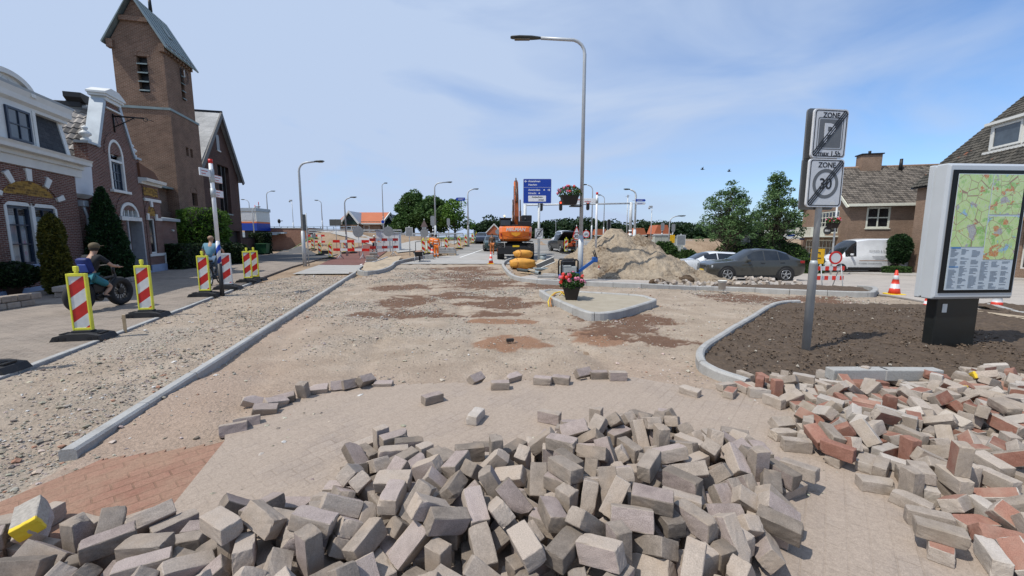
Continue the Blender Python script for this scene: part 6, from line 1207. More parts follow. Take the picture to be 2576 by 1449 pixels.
arrow(X0 + .09 * W_, Z1 - .105 * H_, 1); arrow(X0 + .91 * W_, Z1 - .455 * H_, -1); a_.build('arrow', m_sw, pl)
MB().box(X0 + .02, X1 - .02, -.168, -.1655, Z1 - .352 * H_, Z1 - .345 * H_).build('divider', m_sw, pl); MB().prism(rrect(X0 + .18 * W_, X0 + .81 * W_, Z1 - .925 * H_, Z1 - .685 * H_, .02), -.169, -.1655).build('white_field', m_sw, pl)
for s_, fx, fy in (('Ambachten-', .31, .775), ('straat', .545, .885)): text('lettering', s_, .095 * H_, m_sblk, pl, (X0 + fx * W_, -.170, Z1 - fy * H_), bold=.004)
sy = MB()
for fx, fy in ((.745, .455), (.57, .59)): sy.prism(arch_pts(X0 + fx * W_, Z1 - (fy + .02) * H_, .028 * W_, .05 * H_), -.168, -.1655)
sy.box(X0 + .21 * W_, X0 + .28 * W_, -.1715, -.1693, Z1 - .77 * H_, Z1 - .73 * H_); sy.build('road_symbol', m_sw, pl)
zone_plate(bs, zz(1354, 588), '30', .55, .74, -.12)
# ---- flower boxes
m_leafF = leaf_mat('geranium_leaves', [(.2, (.02, .055, .012)), (.6, (.05, .12, .025)), (.9, (.10, .19, .05))]); m_fp = plain('pink_petals', (.62, .18, .28), .6, var=.25, vscale=25); m_fr = plain('red_petals', (.62, .045, .03), .6, var=.25, vscale=25)
def leaves(n, ext, size, seed=1, flat=0, shell=0.0, fn=None):
    r = np.random.default_rng(seed); d = r.normal(size=(n, 3)); d /= np.linalg.norm(d, axis=1)[:, None]; rad = (shell + (1 - shell) * r.random(n) ** (1 / 3))[:, None]
    p = d * rad * np.array(ext); a = r.normal(size=(n, 3)); a[:, 2] *= 1 - flat; a /= np.linalg.norm(a, axis=1)[:, None]; q = np.cross(a, r.normal(size=(n, 3))); q /= np.linalg.norm(q, axis=1)[:, None]
    return p, a, q, size * r.uniform(.6, 1.3, n)[:, None]
def leaf_arrays(p, a, q, s, asp=.6):
    v = np.stack([p - a * s, p + q * s * asp, p + a * s, p - q * s * asp], 1).reshape(-1, 3); f = np.arange(len(v)).reshape(-1, 4); return v, f
def flower_box(label, loc, w=.62, rz=0, seed=1, hang=True, k=1.0):
    t_ = thing('flower_box', label, 'flower box', loc, rz, 'flower boxes of pink and red geraniums'); b_ = MB(); r0 = rrect(-w / 2 + .08, w / 2 - .08, -.17, .17, .03); r1 = rrect(-w / 2, w / 2, -.24, .24, .03)
    b_.loft([[(x, y, 0) for x, y in r0], [(x, y, .34) for x, y in r1]], 0, False); b_.rbox(-w / 2 - .01, w / 2 + .01, -.25, .25, .33, .37, .01); b_.build('planter', plain('dark_brown_plastic', (.022, .016, .013), .55), t_)
    p, a, q, s = leaves(900, (w * .74, .38, .25), .036, seed, shell=.3); p[:, 2] += .50; p[:, 2] -= .5 * np.clip(np.abs(p[:, 0]) - w * .5, 0, 1) + .3 * np.clip(-p[:, 1] - .3, 0, 1); v, f = leaf_arrays(p, a, q, s, .8); np_obj('leaves', v, f, m_leafF, t_)
    rr = random.Random(seed)
    for m_, n_ in ((m_fp, 11), (m_fr, 9)):
        for k_ in range(n_):
            an = rr.uniform(0, 6.28); e = rr.uniform(-.15, .85); c = Vector((w * .74 * math.cos(an) * math.cos(e), .44 * math.sin(an) * math.cos(e), .52 + .27 * math.sin(e))); c.z -= .45 * max(0, abs(c.x) - w * .5); mb_ = MB()
            for j in range(16):
                d = Vector((rr.gauss(0, 1), rr.gauss(0, 1), rr.gauss(0, 1))).normalized(); o_ = c + d * .045; tt = d.orthogonal().normalized() * .032; bb_ = d.cross(tt); mb_.add([o_ - tt, o_ - bb_, o_ + tt + d * .008, o_ + bb_], [(0, 1, 2, 3)])
            mb_.build('flower', m_, t_, fix=False)
    return t_
pl_ = V(1432, 515, lm.location.y - .42); fb = flower_box('flower box hanging on the tall middle street lamp', (pl_.x, pl_.y, pl_.z), .70, R(4), 3)
MB().box(.1, .55, .1, .5, -.06, -.01).build('bracket', m_iron, fb)
p = G(1437, 756, .12); flower_box('flower box standing on the traffic island beside a yellow hose', (p.x, p.y, p.z + .03), .46, R(-8), 8)
hp = [G(u, v, .16) + Vector((0, 0, dz)) for u, v, dz in ((1424, 750, .05), (1410, 742, .10), (1395, 742, .06), (1385, 748, .02), (1379, 757, -.02))]
for k, (m_, dx) in enumerate(((plain('yellow_hose', (.70, .50, .04), .5), 0), (plain('orange_cable', (.45, .2, .06), .5), .06))):
    MB().tube(arc(hp, 4) if False else [h_ + Vector((dx, dx, .0)) for h_ in hp] + [hp[-1] + Vector((.02 + dx, -.1, -.14))], .018, 6).tube([hp[0] + Vector((.02, .05 + dx, .02)), hp[0] + Vector((-.1, .1, .10)), hp[0] + Vector((-.18, .02, .02))], .018, 6).build('hose' if k == 0 else 'cable', m_, None, label=['yellow hose draped over the kerb of the traffic island', 'orange cable draped over the kerb of the traffic island'][k], cat=['hose', 'cable'][k])
# small box on a far post with round sign in front of the brown house
g = V(2098, 600, 29); gz = tz(g.x, g.y); rp = thing('sign_post', 'white post with a round sign, before the brown house', 'road sign', (g.x, g.y, gz)); zt = V(2098, 545, 29).z - gz
MB().cyl((0, 0, 0), (0, 0, zt + 2.4), .06, n=8).build('post', m_lite, rp); MB().prism(arch_pts(-.55, V(2080, 580, 29).z - gz, .30, .30, 0, 360, 24)[:-1], -.06, -.04).box(-.5, 0, -.035, .02, V(2080, 580, 29).z - gz - .04, V(2080, 580, 29).z - gz + .04).build('round_sign', plain('dark_sign_back', (.05, .052, .055), .5), rp)
MB().box(-.75, -.38, -.065, -.061, V(2080, 580, 29).z - gz - .07, V(2080, 580, 29).z - gz + .07).build('sign_symbol', m_lite, rp)
zf = V(2092, 574, 28.8); flower_box('small far flower box on the post before the brown house', (zf.x, 28.7, zf.z), .62, 0, 21)
# ================================================================ VEHICLES
def car_paint(name, col, rough=.28, metal=.0):
    t = NT(name); nz = t.noise(coord(t), 2, 3); r = t.ramp(nz.outputs[0], [(.3, tuple(c * .92 for c in col)), (.7, tuple(min(1, c * 1.06) for c in col))]); t.b.inputs['Coat Weight'].default_value = .6; t.b.inputs['Coat Roughness'].default_value = .06; return t.fin(r.outputs[0], rough, None, metal)
m_tyre = plain('tyre_rubber', (.022, .022, .023), .8, var=.2); m_rim = plain('alloy_rim', (.42, .43, .44), .3, .7); m_cgl = glass_mat('car_glass', (.006, .008, .010), .03)
m_lamp = plain('headlamp', (.62, .65, .68), .12, .1); m_tail = plain('tail_lamp', (.30, .012, .012), .2); m_plate = plain('yellow_plate', (.72, .48, .02), .5); m_trim = plain('black_trim', (.015, .015, .016), .5)
def wheel(parent, x, y, r, w, side, style=5, rim=None):
    t_ = MB(); t_.torus((0, 0, 0), r * .80, r * .20, 'Y', 32, 8, 0, None, w / (r * .40)); t_.cyl((0, -w * .3, 0), (0, w * .3, 0), r * .66, n=24); o = t_.build('wheel', m_tyre, parent, (x, y, r))
    q = MB(); s = side; q.torus((0, s * w * .42, 0), r * .62, r * .04, 'Y', 30, 6); q.cyl((0, s * w * .2, 0), (0, s * w * .40, 0), r * .14, n=12)
    for k in range(style):
        for d in ((-7, 7) if style == 5 else (0,)):
            a = R(360 / style * k + d); q.box(-r * .035, r * .035, min(s * w * .26, s * w * .42), max(s * w * .26, s * w * .42), r * .1, r * .62, 0, Matrix.Rotation(a, 4, 'Y'))
    q.build('rim', rim or m_rim, o); return o
def car(name, label, cat, loc, rz, st, wheels, paint, L, wr=.35, ww=.24, group=None, style=5, lamps=None, tails=None, plate_f=None, plate_r=None, mirrors=None, glass_side=(), ws=(), rw=(), scale=1.0, lower=True, handles=()):
    """st: (x, half width, sill z, belt z, top z, roof half width) from nose to tail"""
    t_ = thing(name, label, cat, loc, rz, group); t_.scale = (scale,) * 3
    rings = []
    for x, wb, zs, zb, zt, wr_ in st:
        zm = zs * .45 + zb * .55
        h = [(0, zs), (wb * .86, zs), (wb * .965, zs + .10), (wb, zm), (wb * .985, zb - .05), (wb * .955, zb), (wr_ + .03, zt - .09 * min(1, (zt - zb) * 3)), (wr_ * .86, zt - .015), (wr_ * .4, zt + .012)]
        rings.append([Vector((x, y, z)) for y, z in h] + [Vector((x, -y, z)) for y, z in h[::-1]])
    n = len(rings[0]); bod = MB(); gl = MB(); vs = [p for r in rings for p in r]
    def face(i, k): return (i * n + k, i * n + (k + 1) % n, (i + 1) * n + (k + 1) % n, (i + 1) * n + k)
    bf, gf = [], {}
    for i in range(len(rings) - 1):
        for k in range(n):
            isg = (i in glass_side and k in (5, n - 7)) or (i in ws and k in (6, 7, 8, n - 8, n - 9, n - 10)) or (i in rw and k in (6, 7, 8, n - 8, n - 9, n - 10))
            if not isg: bf.append(face(i, k)); continue
            kd = 'side_window' if k in (5, n - 7) else 'windscreen' if i in ws else 'rear_window'; run = i
            while kd == 'side_window' and run - 1 in glass_side: run -= 1
            gf.setdefault((kd, run if kd == 'side_window' else 0, kd == 'side_window' and k == 5), []).append(face(i, k))
    bod.add(vs, bf, 0, True); bod.add(vs, [list(range(n))[::-1], list(range((len(rings) - 1) * n, len(rings) * n))]); body = bod.build('body', paint, t_)
    md = body.modifiers.new('split', 'EDGE_SPLIT'); md.split_angle = R(38)
    for (kd, _, _), fl in gf.items():
        ids = sorted({q for f in fl for q in f}); mp_ = {q: j for j, q in enumerate(ids)}; MB().add([vs[q] for q in ids], [[mp_[q] for q in f] for f in fl], 0, True).build(kd, m_cgl, t_, fix=False)
    W_ = max(s[1] for s in st)
    if lower:
        x0, x1 = wheels[0] + wr * 1.15, wheels[1] - wr * 1.15
        for s in (1, -1): MB().box(x0, x1, s * W_ * .97 if s > 0 else s * W_ * 1.004, s * W_ * 1.004 if s > 0 else s * W_ * .97, st[3][2] - .02, st[3][2] + .09).build('sill_trim', m_trim, t_)
    for x in wheels:
        for s in (1, -1):
            yy = s * (W_ - ww * .42); a = MB(); a.cyl((x, s * (W_ - .25), wr * 1.02), (x, s * (W_ + .006), wr * 1.02), wr * 1.17, n=28); a.build('wheel_arch', m_trim, t_); wheel(t_, x, yy + s * .035, wr, ww, s, style)
    for nm, lst, m_ in (('headlight', lamps, m_lamp), ('tail_light', tails, m_tail)):
        for (x, y, z, dx, dy, dz) in (lst or ()):
            for s in (1, -1): MB().rbox(x, x + dx, s * y - dy / 2, s * y + dy / 2, z, z + dz, .012).build(nm, m_, t_)
    if plate_f: x, z = plate_f; MB().box(x - .01, x + .01, -.26, .26, z, z + .11).build('number_plate', m_plate, t_)
    if plate_r: x, z = plate_r; MB().box(x - .01, x + .01, -.26, .26, z, z + .11).build('number_plate', m_plate, t_)
    if mirrors:
        x, y, z = mirrors
        for s in (1, -1): MB().rbox(x - .06, x + .08, s * y - .11, s * y + .11, z - .06, z + .09, .03).build('mirror', paint, t_)
    for (x, z) in handles:
        for s in (1, -1): MB().rbox(x - .11, x + .11, s * W_ * .985 - .015, s * W_ * .985 + .015, z - .02, z + .02, .008).build('door_handle', m_trim, t_)
    return t_
def suv_st(L, H, W, cou=True):
    return [(0, W * .60, .42, .68, .72, W * .5), (.06, W * .80, .30, .86, .90, W * .62), (.30, W * .93, .24, .96, 1.0, W * .7), (.95, W, .24, 1.03, 1.07, W * .72), (1.52, W, .24, 1.07, 1.13, W * .72), (2.02, W, .24, 1.10, 1.44, W * .69), (2.36, W, .24, 1.11, H - .06, W * .66), (2.80, W, .24, 1.12, H, W * .66), (2.86, W, .24, 1.12, H, W * .66), (3.55, W, .24, 1.14, H - .04, W * .65), (3.60, W, .24, 1.14, H - .045, W * .65)] + ([(4.12, W, .25, 1.17, H - .20, W * .62), (4.52, W * .98, .27, 1.17, H - .42, W * .62), (4.78, W * .94, .34, 1.12, 1.17, W * .68), (L, W * .84, .42, .95, .99, W * .6)] if cou else [(4.05, W, .25, 1.16, H - .06, W * .63), (4.30, W * .99, .27, 1.16, H - .14, W * .60), (4.42, W * .96, .34, 1.10, 1.20, W * .7), (L, W * .88, .42, .85, .90, W * .6)])
p = V(1772, 596, 22.3); q = Vector((p.x, 22.4, tz(p.x + 2.4, 22.3)))
suv = car('parked_car', 'dark olive coupe SUV parked side on beyond the rubble row', 'car', q, R(-3), suv_st(4.98, 1.72, 1.0), (.93, 3.92), car_paint('olive_grey_paint', (.042, .042, .036), .3, .1), 4.98, .385, .27, glass_side=(5, 6, 8, 10), ws=(4, 5), rw=(11, 12), lamps=((.16, .70, .74, .34, .36, .12),), tails=((4.62, .78, .98, .25, .34, .13),), plate_f=(.0, .5), mirrors=(1.95, 1.06, 1.12), handles=((2.72, .98), (3.72, 1.0)))
MB().rbox(.0, .05, -.38, .38, .62, .84, .01).build('grille', m_trim, suv)
p = V(1686, 596, 26); wc = car('parked_car', 'white estate car parked behind the olive SUV, nose hidden by the sand heap', 'car', (p.x, 26.3, tz(p.x + 2, 26)), R(-2), suv_st(4.55, 1.60, .92, False), (.9, 3.6), car_paint('white_car_paint', (.66, .68, .70)), 4.55, .33, .22, glass_side=(5, 6, 8, 9, 10), ws=(4, 5), rw=(12,), lamps=((.14, .64, .72, .34, .34, .12),), tails=((4.30, .72, .90, .2, .34, .14),), plate_f=(0, .5), mirrors=(1.95, .98, 1.1), handles=((2.7, .95), (3.6, .97)))
p = V(1948, 596, 37); car('parked_car', 'dark car mostly hidden behind the olive SUV, before the brown house', 'car', (p.x, 37.5, tz(p.x, 37)), R(-3), suv_st(4.4, 1.5, .9, False), (.9, 3.5), car_paint('anthracite_paint', (.06, .065, .07)), 4.4, .32, .22, glass_side=(5, 6, 8, 9, 10), ws=(4, 5), rw=(12,), tails=((4.15, .7, .9, .2, .34, .14),))
# panel van
H_ = 2.72; W_ = 1.0
vst = [(0, .62, .45, .80, .84, .5), (.05, .88, .34, 1.0, 1.04, .62), (.28, .97, .30, 1.12, 1.16, .7), (.85, W_, .30, 1.24, 1.28, .76), (1.10, W_, .30, 1.30, 1.48, .80), (1.30, W_, .30, 1.32, 1.80, .80), (1.78, W_, .30, 1.34, 2.36, .78), (2.10, W_, .30, 1.35, 2.58, .78), (2.16, W_, .30, 1.35, 2.60, .80), (2.9, W_, .30, 1.6, 2.71, .86), (4.6, W_, .30, 1.6, H_, .86), (6.2, W_, .32, 1.6, H_ - .02, .86), (6.32, .96, .34, 1.6, H_ - .06, .84)]
p = V(2077, 596, 32.3); van = car('delivery_van', 'white high roofed panel van parked before the brown house', 'van', (p.x - .1, 32.6, tz(p.x + 3, 32.4)), R(-4), vst, (1.0, 4.9), car_paint('van_white', (.68, .70, .72)), 6.32, .37, .26, glass_side=(5, 6), ws=(4, 5, 6), lamps=((.16, .72, .92, .34, .3, .26),), tails=((6.2, .86, .9, .14, .1, .5),), mirrors=(1.62, 1.14, 1.5), style=6)
MB().rbox(0, .06, -.5, .5, .72, .96, .02).build('grille', m_trim, van)
mk = MB(); yv = -W_ * 1.006; mk.box(2.3, 6.2, yv - .004, yv, 1.02, 1.06); mk.build('brown_line', plain('van_brown_line', (.35, .17, .08), .4), van)
MB().box(1.5, 6.2, -1.012, -1.004, .40, .52).build('side_trim', m_trim, van)
text('lettering', 'WONEN & SLAPEN', .20, plain('van_grey_lettering', (.30, .31, .33), .5), van, (2.95, yv + .01, 1.42 + .30), (R(86), 0, 0)); text('lettering', 'Complete woninginrichting', .15, plain('van_grey_lettering', (.30, .31, .33), .5), van, (2.3, yv - .003, .80), (R(90), 0, 0))
tl_ = MB()
for k, (a, b_) in enumerate(((3.2, 4.3), (3.3, 4.25), (3.45, 4.1))): tl_.box(a, b_, yv - .003, yv, 1.36 - k * .11, 1.385 - k * .11)
tl_.build('small_print', plain('van_grey_lettering', (.30, .31, .33), .5), van)
# oncoming dark hatchback
hb = [(0, .60, .40, .62, .66, .45), (.06, .74, .28, .80, .84, .55), (.35, .80, .22, .92, .96, .6), (.85, .82, .22, .98, 1.04, .62), (1.45, .82, .22, 1.0, 1.42, .60), (1.75, .82, .22, 1.0, 1.48, .59), (2.5, .82, .22, 1.0, 1.47, .58), (3.2, .80, .25, 1.0, 1.36, .55), (3.45, .74, .4, .9, .95, .5)]
p = V(1213.5, 600, 55); car('oncoming_car', 'small dark blue car driving towards the camera on the far asphalt', 'car', (p.x, 53.6, tz(p.x, 55)), R(94), hb, (.6, 2.9), car_paint('dark_blue_paint', (.018, .026, .05)), 3.45, .29, .2, glass_side=(4, 5, 6), ws=(3,), rw=(7,), lamps=((.12, .56, .64, .28, .30, .14),), plate_f=(.02, .42), mirrors=(1.15, .92, .98))
p = V(1241, 600, 39.5); car('parked_car', 'old dark green car standing half hidden behind the excavator', 'car', (p.x, 38.6, tz(p.x, 39)), R(96), hb, (.6, 2.9), car_paint('dark_green_paint', (.025, .05, .045)), 3.45, .3, .2, glass_side=(4, 5, 6), ws=(3,), rw=(7,), lamps=((.10, .58, .66, .2, .2, .18),), plate_f=(.02, .45))
# white van seen from behind
hv = [(0, .62, .45, .80, .84, .5), (.05, .86, .3, .95, 1.0, .6), (.9, .88, .26, 1.1, 1.16, .66), (1.6, .88, .26, 1.15, 1.75, .68), (2.0, .88, .26, 1.15, 1.84, .70), (3.2, .88, .26, 1.15, 1.86, .70), (4.2, .86, .30, 1.15, 1.80, .68), (4.35, .82, .36, 1.1, 1.70, .66)]
p = V(1421, 600, 45); car('parked_car', 'white delivery car with its back to us, beyond the black pickup', 'van', (p.x - .3, 49, tz(p.x, 46)), R(-82), hv, (.85, 3.5), car_paint('white_car_paint2', (.66, .68, .70)), 4.35, .31, .22, glass_side=(3, 4, 5), ws=(2,), rw=(6,), tails=((4.22, .74, .95, .14, .14, .5),), plate_r=(4.34, .6))
# black pickup with its tail cover raised
pk = [(0, .66, .45, .80, .84, .5), (.06, .88, .36, 1.0, 1.04, .6), (.9, .92, .34, 1.1, 1.15, .68), (1.5, .92, .34, 1.12, 1.2, .68), (2.0, .92, .34, 1.14, 1.72, .66), (2.2, .92, .34, 1.14, 1.76, .66), (3.1, .92, .34, 1.14, 1.74, .66), (3.35, .92, .34, 1.10, 1.14, .68)]
p = V(1392, 600, 37); pu = car('pickup_truck', 'black pickup with its cargo cover propped open and tools in the bed', 'pickup', (p.x + .6, 40.6, tz(p.x, 38)), R(-78), pk, (.95, 4.15), car_paint('black_paint', (.008, .008, .009), .5), 5.1, .37, .25, glass_side=(4, 5, 6), ws=(3,), rw=(6,), scale=.95)
bd = MB(); bd.box(3.35, 5.1, -.92, .92, .42, .55).box(3.35, 5.1, .86, .92, .55, 1.12).box(3.35, 5.1, -.92, -.86, .55, 1.12).box(3.35, 3.42, -.86, .86, .55, 1.12).box(5.12, 5.5, -.86, .86, .50, .55).box(5.05, 5.2, -.9, .9, .36, .48); bd.build('cargo_bed', car_paint('black_paint2', (.012, .013, .015)), pu)
MB().rbox(-.04, 1.75, -.9, .9, -.03, .04, .02, 0, Matrix.Translation((3.4, 0, 1.2)) @ Matrix.Rotation(R(-24), 4, 'Y')).build('bed_cover', m_trim, pu)
tk = MB(); tk.rbox(4.4, 4.9, -.5, .1, .56, .86, .05).rbox(4.3, 4.8, .2, .7, .56, .78, .05).rbox(4.6, 4.95, -.1, .4, .86, 1.02, .05); tk.build('tool_bags', plain('orange_red_bags', (.55, .10, .03), .6, var=.4, vscale=9), pu)
for s in (1, -1): MB().rbox(5.08, 5.13, s * .86 - .07, s * .86 + .07, .66, 1.0, .01).build('tail_light', m_tail, pu)
# ---------------------------------------------------------------- wheeled excavator
m_ex = car_paint('excavator_orange', (.72, .155, .012), .35); p = V(1295, 600, 30.6)
ex = thing('excavator', 'orange wheeled excavator seen from behind with its boom raised', 'excavator', (p.x, 31.2, tz(p.x, 31)), R(2))
def big_wheel(x, y, r=.56, w=.52):
    t_ = MB(); t_.cyl((-w / 2, 0, 0), (w / 2, 0, 0), r * .86, n=28); t_.torus((0, 0, 0), r * .72, r * .22, 'X', 30, 8, 0, None, w / (r * .44))
    for k in range(20):
        a = 2 * math.pi * k / 20
        for s in (1, -1):
            M_ = Matrix.Rotation(a + (math.pi / 20 if s > 0 else 0), 4, 'X') @ Matrix.Translation((s * w * .24, 0, r * .93)) @ Matrix.Rotation(s * R(32), 4, 'Z'); t_.cbox((0, 0, 0), (w * .55, .07, .10), 0, M_)
    o = t_.build('wheel', m_tyre, ex, (x, y, r)); MB().cyl((-w * .52, 0, 0), (w * .52, 0, 0), r * .42, n=18).build('hub', m_ex, o)
for s in (-1, 1):
    for y in (-1.3, 1.5): big_wheel(s * 1.08, y)
cf = MB(); cf.rbox(-.55, .55, -1.75, 1.9, .45, .95, .05).rbox(-.8, .8, -1.95, -1.7, .35, .95, .04).cyl((-1.0, -1.3, .56), (1.0, -1.3, .56), .13, n=10).cyl((-1.0, 1.5, .56), (1.0, 1.5, .56), .13, n=10).rbox(-.75, .75, -.6, .7, .9, 1.15, .04).cyl((0, 0, 1.1), (0, 0, 1.3), .6, n=24); cf.build('chassis', m_trim, ex)
bl = MB(); bl.rbox(-1.25, 1.25, -2.15, -2.0, .38, .85, .03).box(-1.3, 1.3, -1.2, 1.4, 1.24, 1.30); bl.build('stabiliser', m_trim, ex); MB().box(-.24, .24, -2.165, -2.152, .88, 1.0).build('number_plate', m_plate, ex)
cw = MB(); rg = []
for z, w_, y0 in ((1.30, 1.02, -1.55), (1.45, 1.16, -1.78), (1.95, 1.20, -1.86), (2.25, 1.20, -1.78), (2.36, 1.14, -1.60)):
    rg.append([(w_, .8, z), (-w_, .8, z), (-w_, y0 + .55, z), (-w_ * .82, y0 + .15, z), (-w_ * .4, y0, z), (w_ * .4, y0, z), (w_ * .82, y0 + .15, z), (w_, y0 + .55, z)])
cw.loft(rg, 0, False); cwo = cw.build('counterweight', m_ex, ex)
text('lettering', 'MELMAN', .33, m_wht, cwo, (-.02, -1.875, 2.02), (R(90), 0, 0), align='CENTER', bold=.008, sx=1.05, shear=.2)
lg = MB(); lg.prism([(-.34, 1.92), (.34, 1.92), (.30, 1.76), (0, 1.62), (-.30, 1.76)], -1.892, -1.872); lo_ = lg.build('badge', plain('badge_yellow', (.72, .30, .02), .5), cwo)
MB().prism([(-1.12, 1.74), (-.25, 1.58), (.25, 1.58), (1.12, 1.74), (1.05, 1.70), (.25, 1.52), (-.25, 1.52), (-1.05, 1.70)], -1.80, -1.79).build('crease', plain('dark_orange', (.35, .07, .01), .5), cwo)
for s in (-1, 1): MB().rbox(s * 1.05 - .05, s * 1.05 + .05, -1.72, -1.60, 1.62, 1.86, .01).build('tail_light', m_tail, cwo)
cb = MB(); cb.rbox(-1.12, -.28, -.3, 1.4, 1.3, 2.95, .08); co_ = cb.build('cab', m_trim, ex); MB().rbox(-1.06, -.34, -.312, -.29, 2.42, 2.85, .01).rbox(-1.135, -1.11, -.1, 1.2, 2.0, 2.85, .01).build('window', m_cgl, co_)
MB().rbox(-1.15, -.25, -.35, 1.45, 2.95, 3.02, .02).cyl((-.75, 0, 3.02), (-.75, 0, 3.10), .05, n=10).build('cab_roof', m_trim, co_); MB().cyl((-.78, -.1, 3.10), (-.78, -.1, 3.22), .05, n=12).build('beacon_light', emis('beacon_lamp', (1, .75, .35), 1.5), co_)
en = MB(); en.rbox(.25, 1.18, -1.2, .6, 2.34, 2.75, .05).rbox(.5, 1.25, -.6, .9, 2.7, 3.2, .05).rbox(-.25, .25, -1.0, .4, 2.34, 2.5, .03).cyl((.75, -.9, 2.7), (.75, -.9, 3.0), .06, n=8); en.build('engine_hood', m_trim, ex); MB().box(-1.15, 1.2, -1.5, -1.46, 2.40, 2.44).cyl((-1.1, -1.48, 2.36), (-1.1, -1.48, 2.42), .02, n=6).build('handrail', m_trim, ex)
bm_ = MB(); B = [(1.0, 1.9), (.9, 3.2), (1.35, 4.6), (2.3, 6.0), (2.55, 5.85), (1.75, 4.4), (1.45, 3.1), (1.5, 1.9)]
bm_.prism(B, .02, .36, 'X'); bmo = bm_.build('boom', m_ex, ex)
sk = MB(); sk.prism([(2.3, 6.1), (2.62, 6.0), (4.6, 2.9), (4.4, 2.8)], .06, .32, 'X'); sk.build('stick', m_ex, ex)
hy = MB()
for s in (-.10, .48): hy.cyl((s, .75, 2.0), (s, 1.05, 3.6), .075, n=10).cyl((s, 1.05, 3.6), (s, 1.35, 4.5), .045, n=8)
hy.cyl((.19, 1.0, 4.3), (.19, 2.1, 6.1), .07, n=10).cyl((.19, 2.0, 5.9), (.19, 2.4, 6.3), .05, n=8); hy.build('cylinders', plain('hydraulic_steel', (.12, .08, .06), .4, .4), ex)
ho = MB()
for k in range(5): ho.tube([(-.08 + .09 * k, .9, 2.2), (-.06 + .09 * k, .72, 3.2), (-.04 + .09 * k, 1.1, 4.4), (.0 + .08 * k, 1.8, 5.6)], .022, 6)
ho.build('hoses', m_rub, ex)
bk = MB(); bk.prism([(3.6, 2.9), (4.9, 2.9), (5.2, 2.2), (4.6, 1.5), (3.8, 1.8)], -.4, .8, 'X'); bk.build('bucket', m_trim, ex)
# ---------------------------------------------------------------- vibrating plate with blue frame
p = G(1433, 706, .06); vp = thing('plate_compactor', 'grey and blue vibrating plate with its blue handle lowered to the right', 'plate compactor', p + Vector((0, .3, 0)), R(6)); m_cb = plain('compactor_blue', (.02, .095, .33), .4)
b_ = MB(); b_.prism([(-.36, 0), (.34, 0), (.42, .14), (.36, .18), (-.36, .12), (-.42, .06)], -.28, .28); b_.build('base_plate', plain('worn_blue_steel', (.10, .16, .26), .5, .3), vp)
b_ = MB(); b_.prism([(-.38, .14), (.40, .18), (.40, .36), (.0, .30), (-.38, .22)], -.29, .29); b_.build('frame', m_cb, vp)
b_ = MB(); b_.rbox(-.36, .30, -.25, .25, .26, .60, .05).rbox(-.34, .05, -.26, .2, .55, .64, .03); b_.build('engine_cover', plain('light_grey_plastic', (.40, .42, .40), .5), vp)
b_ = MB(); b_.tube([(-.38, -.26, .2), (-.38, -.26, .78), (-.34, -.26, .86), (.26, -.26, .86), (.32, -.26, .80), (.32, -.26, .3)], .035, 8).tube([(-.38, .26, .2), (-.38, .26, .78), (-.34, .26, .86), (.26, .26, .86), (.32, .26, .80), (.32, .26, .3)], .035, 8).rbox(-.3, .24, -.2, .24, .58, .80, .04); b_.build('roll_bar', m_trim, vp)
b_ = MB(); b_.prism([(.34, .22), (1.12, .78), (1.10, .90), (.34, .36)], -.06, .06); b_.rbox(1.0, 1.22, -.10, .10, .74, .96, .03); b_.build('handle', m_cb, vp); MB().tube([(1.15, -.1, .95), (1.05, -.1, 1.25)], .025, 8).tube([(1.15, .1, .95), (1.05, .1, 1.2)], .025, 8).build('grip', m_trim, vp)
# ---------------------------------------------------------------- wheelbarrow
p = G(1055, 658); wbw = thing('wheelbarrow', 'black wheelbarrow standing on the concrete apron', 'wheelbarrow', p, R(10)); k = 1.0
b_ = MB(); b_.loft([[(-.24, -.22, .36), (.24, -.22, .36), (.24, .32, .36), (-.24, .32, .36)], [(-.40, -.45, .68), (.40, -.45, .68), (.36, .5, .66), (-.36, .5, .66)]], 0, False); b_.build('tray', m_trim, wbw); MB().sphere((0, .0, .64), (.28, .3, .14)).build('load', plain('brown_load', (.30, .17, .12), .9, var=.3), wbw)
b_ = MB()
for s in (-1, 1): b_.tube([(s * .28, -.9, .62), (s * .25, -.2, .36), (s * .1, .62, .2)], .02, 6).tube([(s * .27, -.3, .40), (s * .32, -.34, 0)], .02, 6).tube([(s * .27, -.12, .36), (s * .32, -.30, 0)], .015, 6)
b_.build('frame', m_galv, wbw); MB().torus((0, .62, .2), .15, .05, 'X', 20, 8).build('wheel', m_tyre, wbw)
# ================================================================ SAND HEAP AND WORKS CLUTTER
hx = np.arange(1.0, 12.5, .07); hy_ = np.arange(15.8, 28, .07); X2, Y2 = np.meshgrid(hx, hy_)
def ang_cone(cx, cy, h, s, p=1.0): return h - s * np.hypot((X2 - cx) * p, Y2 - cy)
pk_ = V(1560, 583, 21.5); rt_ = V(1650, 625, 20.5)
hz = np.maximum.reduce([ang_cone(pk_.x - .15, 21.5, pk_.z + .25, .62), ang_cone(pk_.x + .9, 21.2, pk_.z + .02, .60), ang_cone(rt_.x - .2, 20.4, 1.55, .55), ang_cone(rt_.x + 1.0, 20.0, .95, .50), ang_cone(pk_.x - 1.2, 21.3, 1.35, .50), ang_cone(pk_.x - 2.4, 21.8, .75, .40), ang_cone(pk_.x - 2.2, 20.2, .55, .24), ang_cone(rt_.x + 1.9, 19.6, .6, .33)])
rough_ = (fbm(X2 * .8, Y2 * .8, 4, 91) - .47) * .5 + (fbm(X2 * 3, Y2 * 3, 4, 93) - .47) * .42 + (fbm(X2 * 8, Y2 * 8, 3, 95) - .45) * .22
gully = np.abs(np.sin((X2 * 1.7 + vnoise(X2, Y2, 3) * 2.5) * 2.2)) * .05
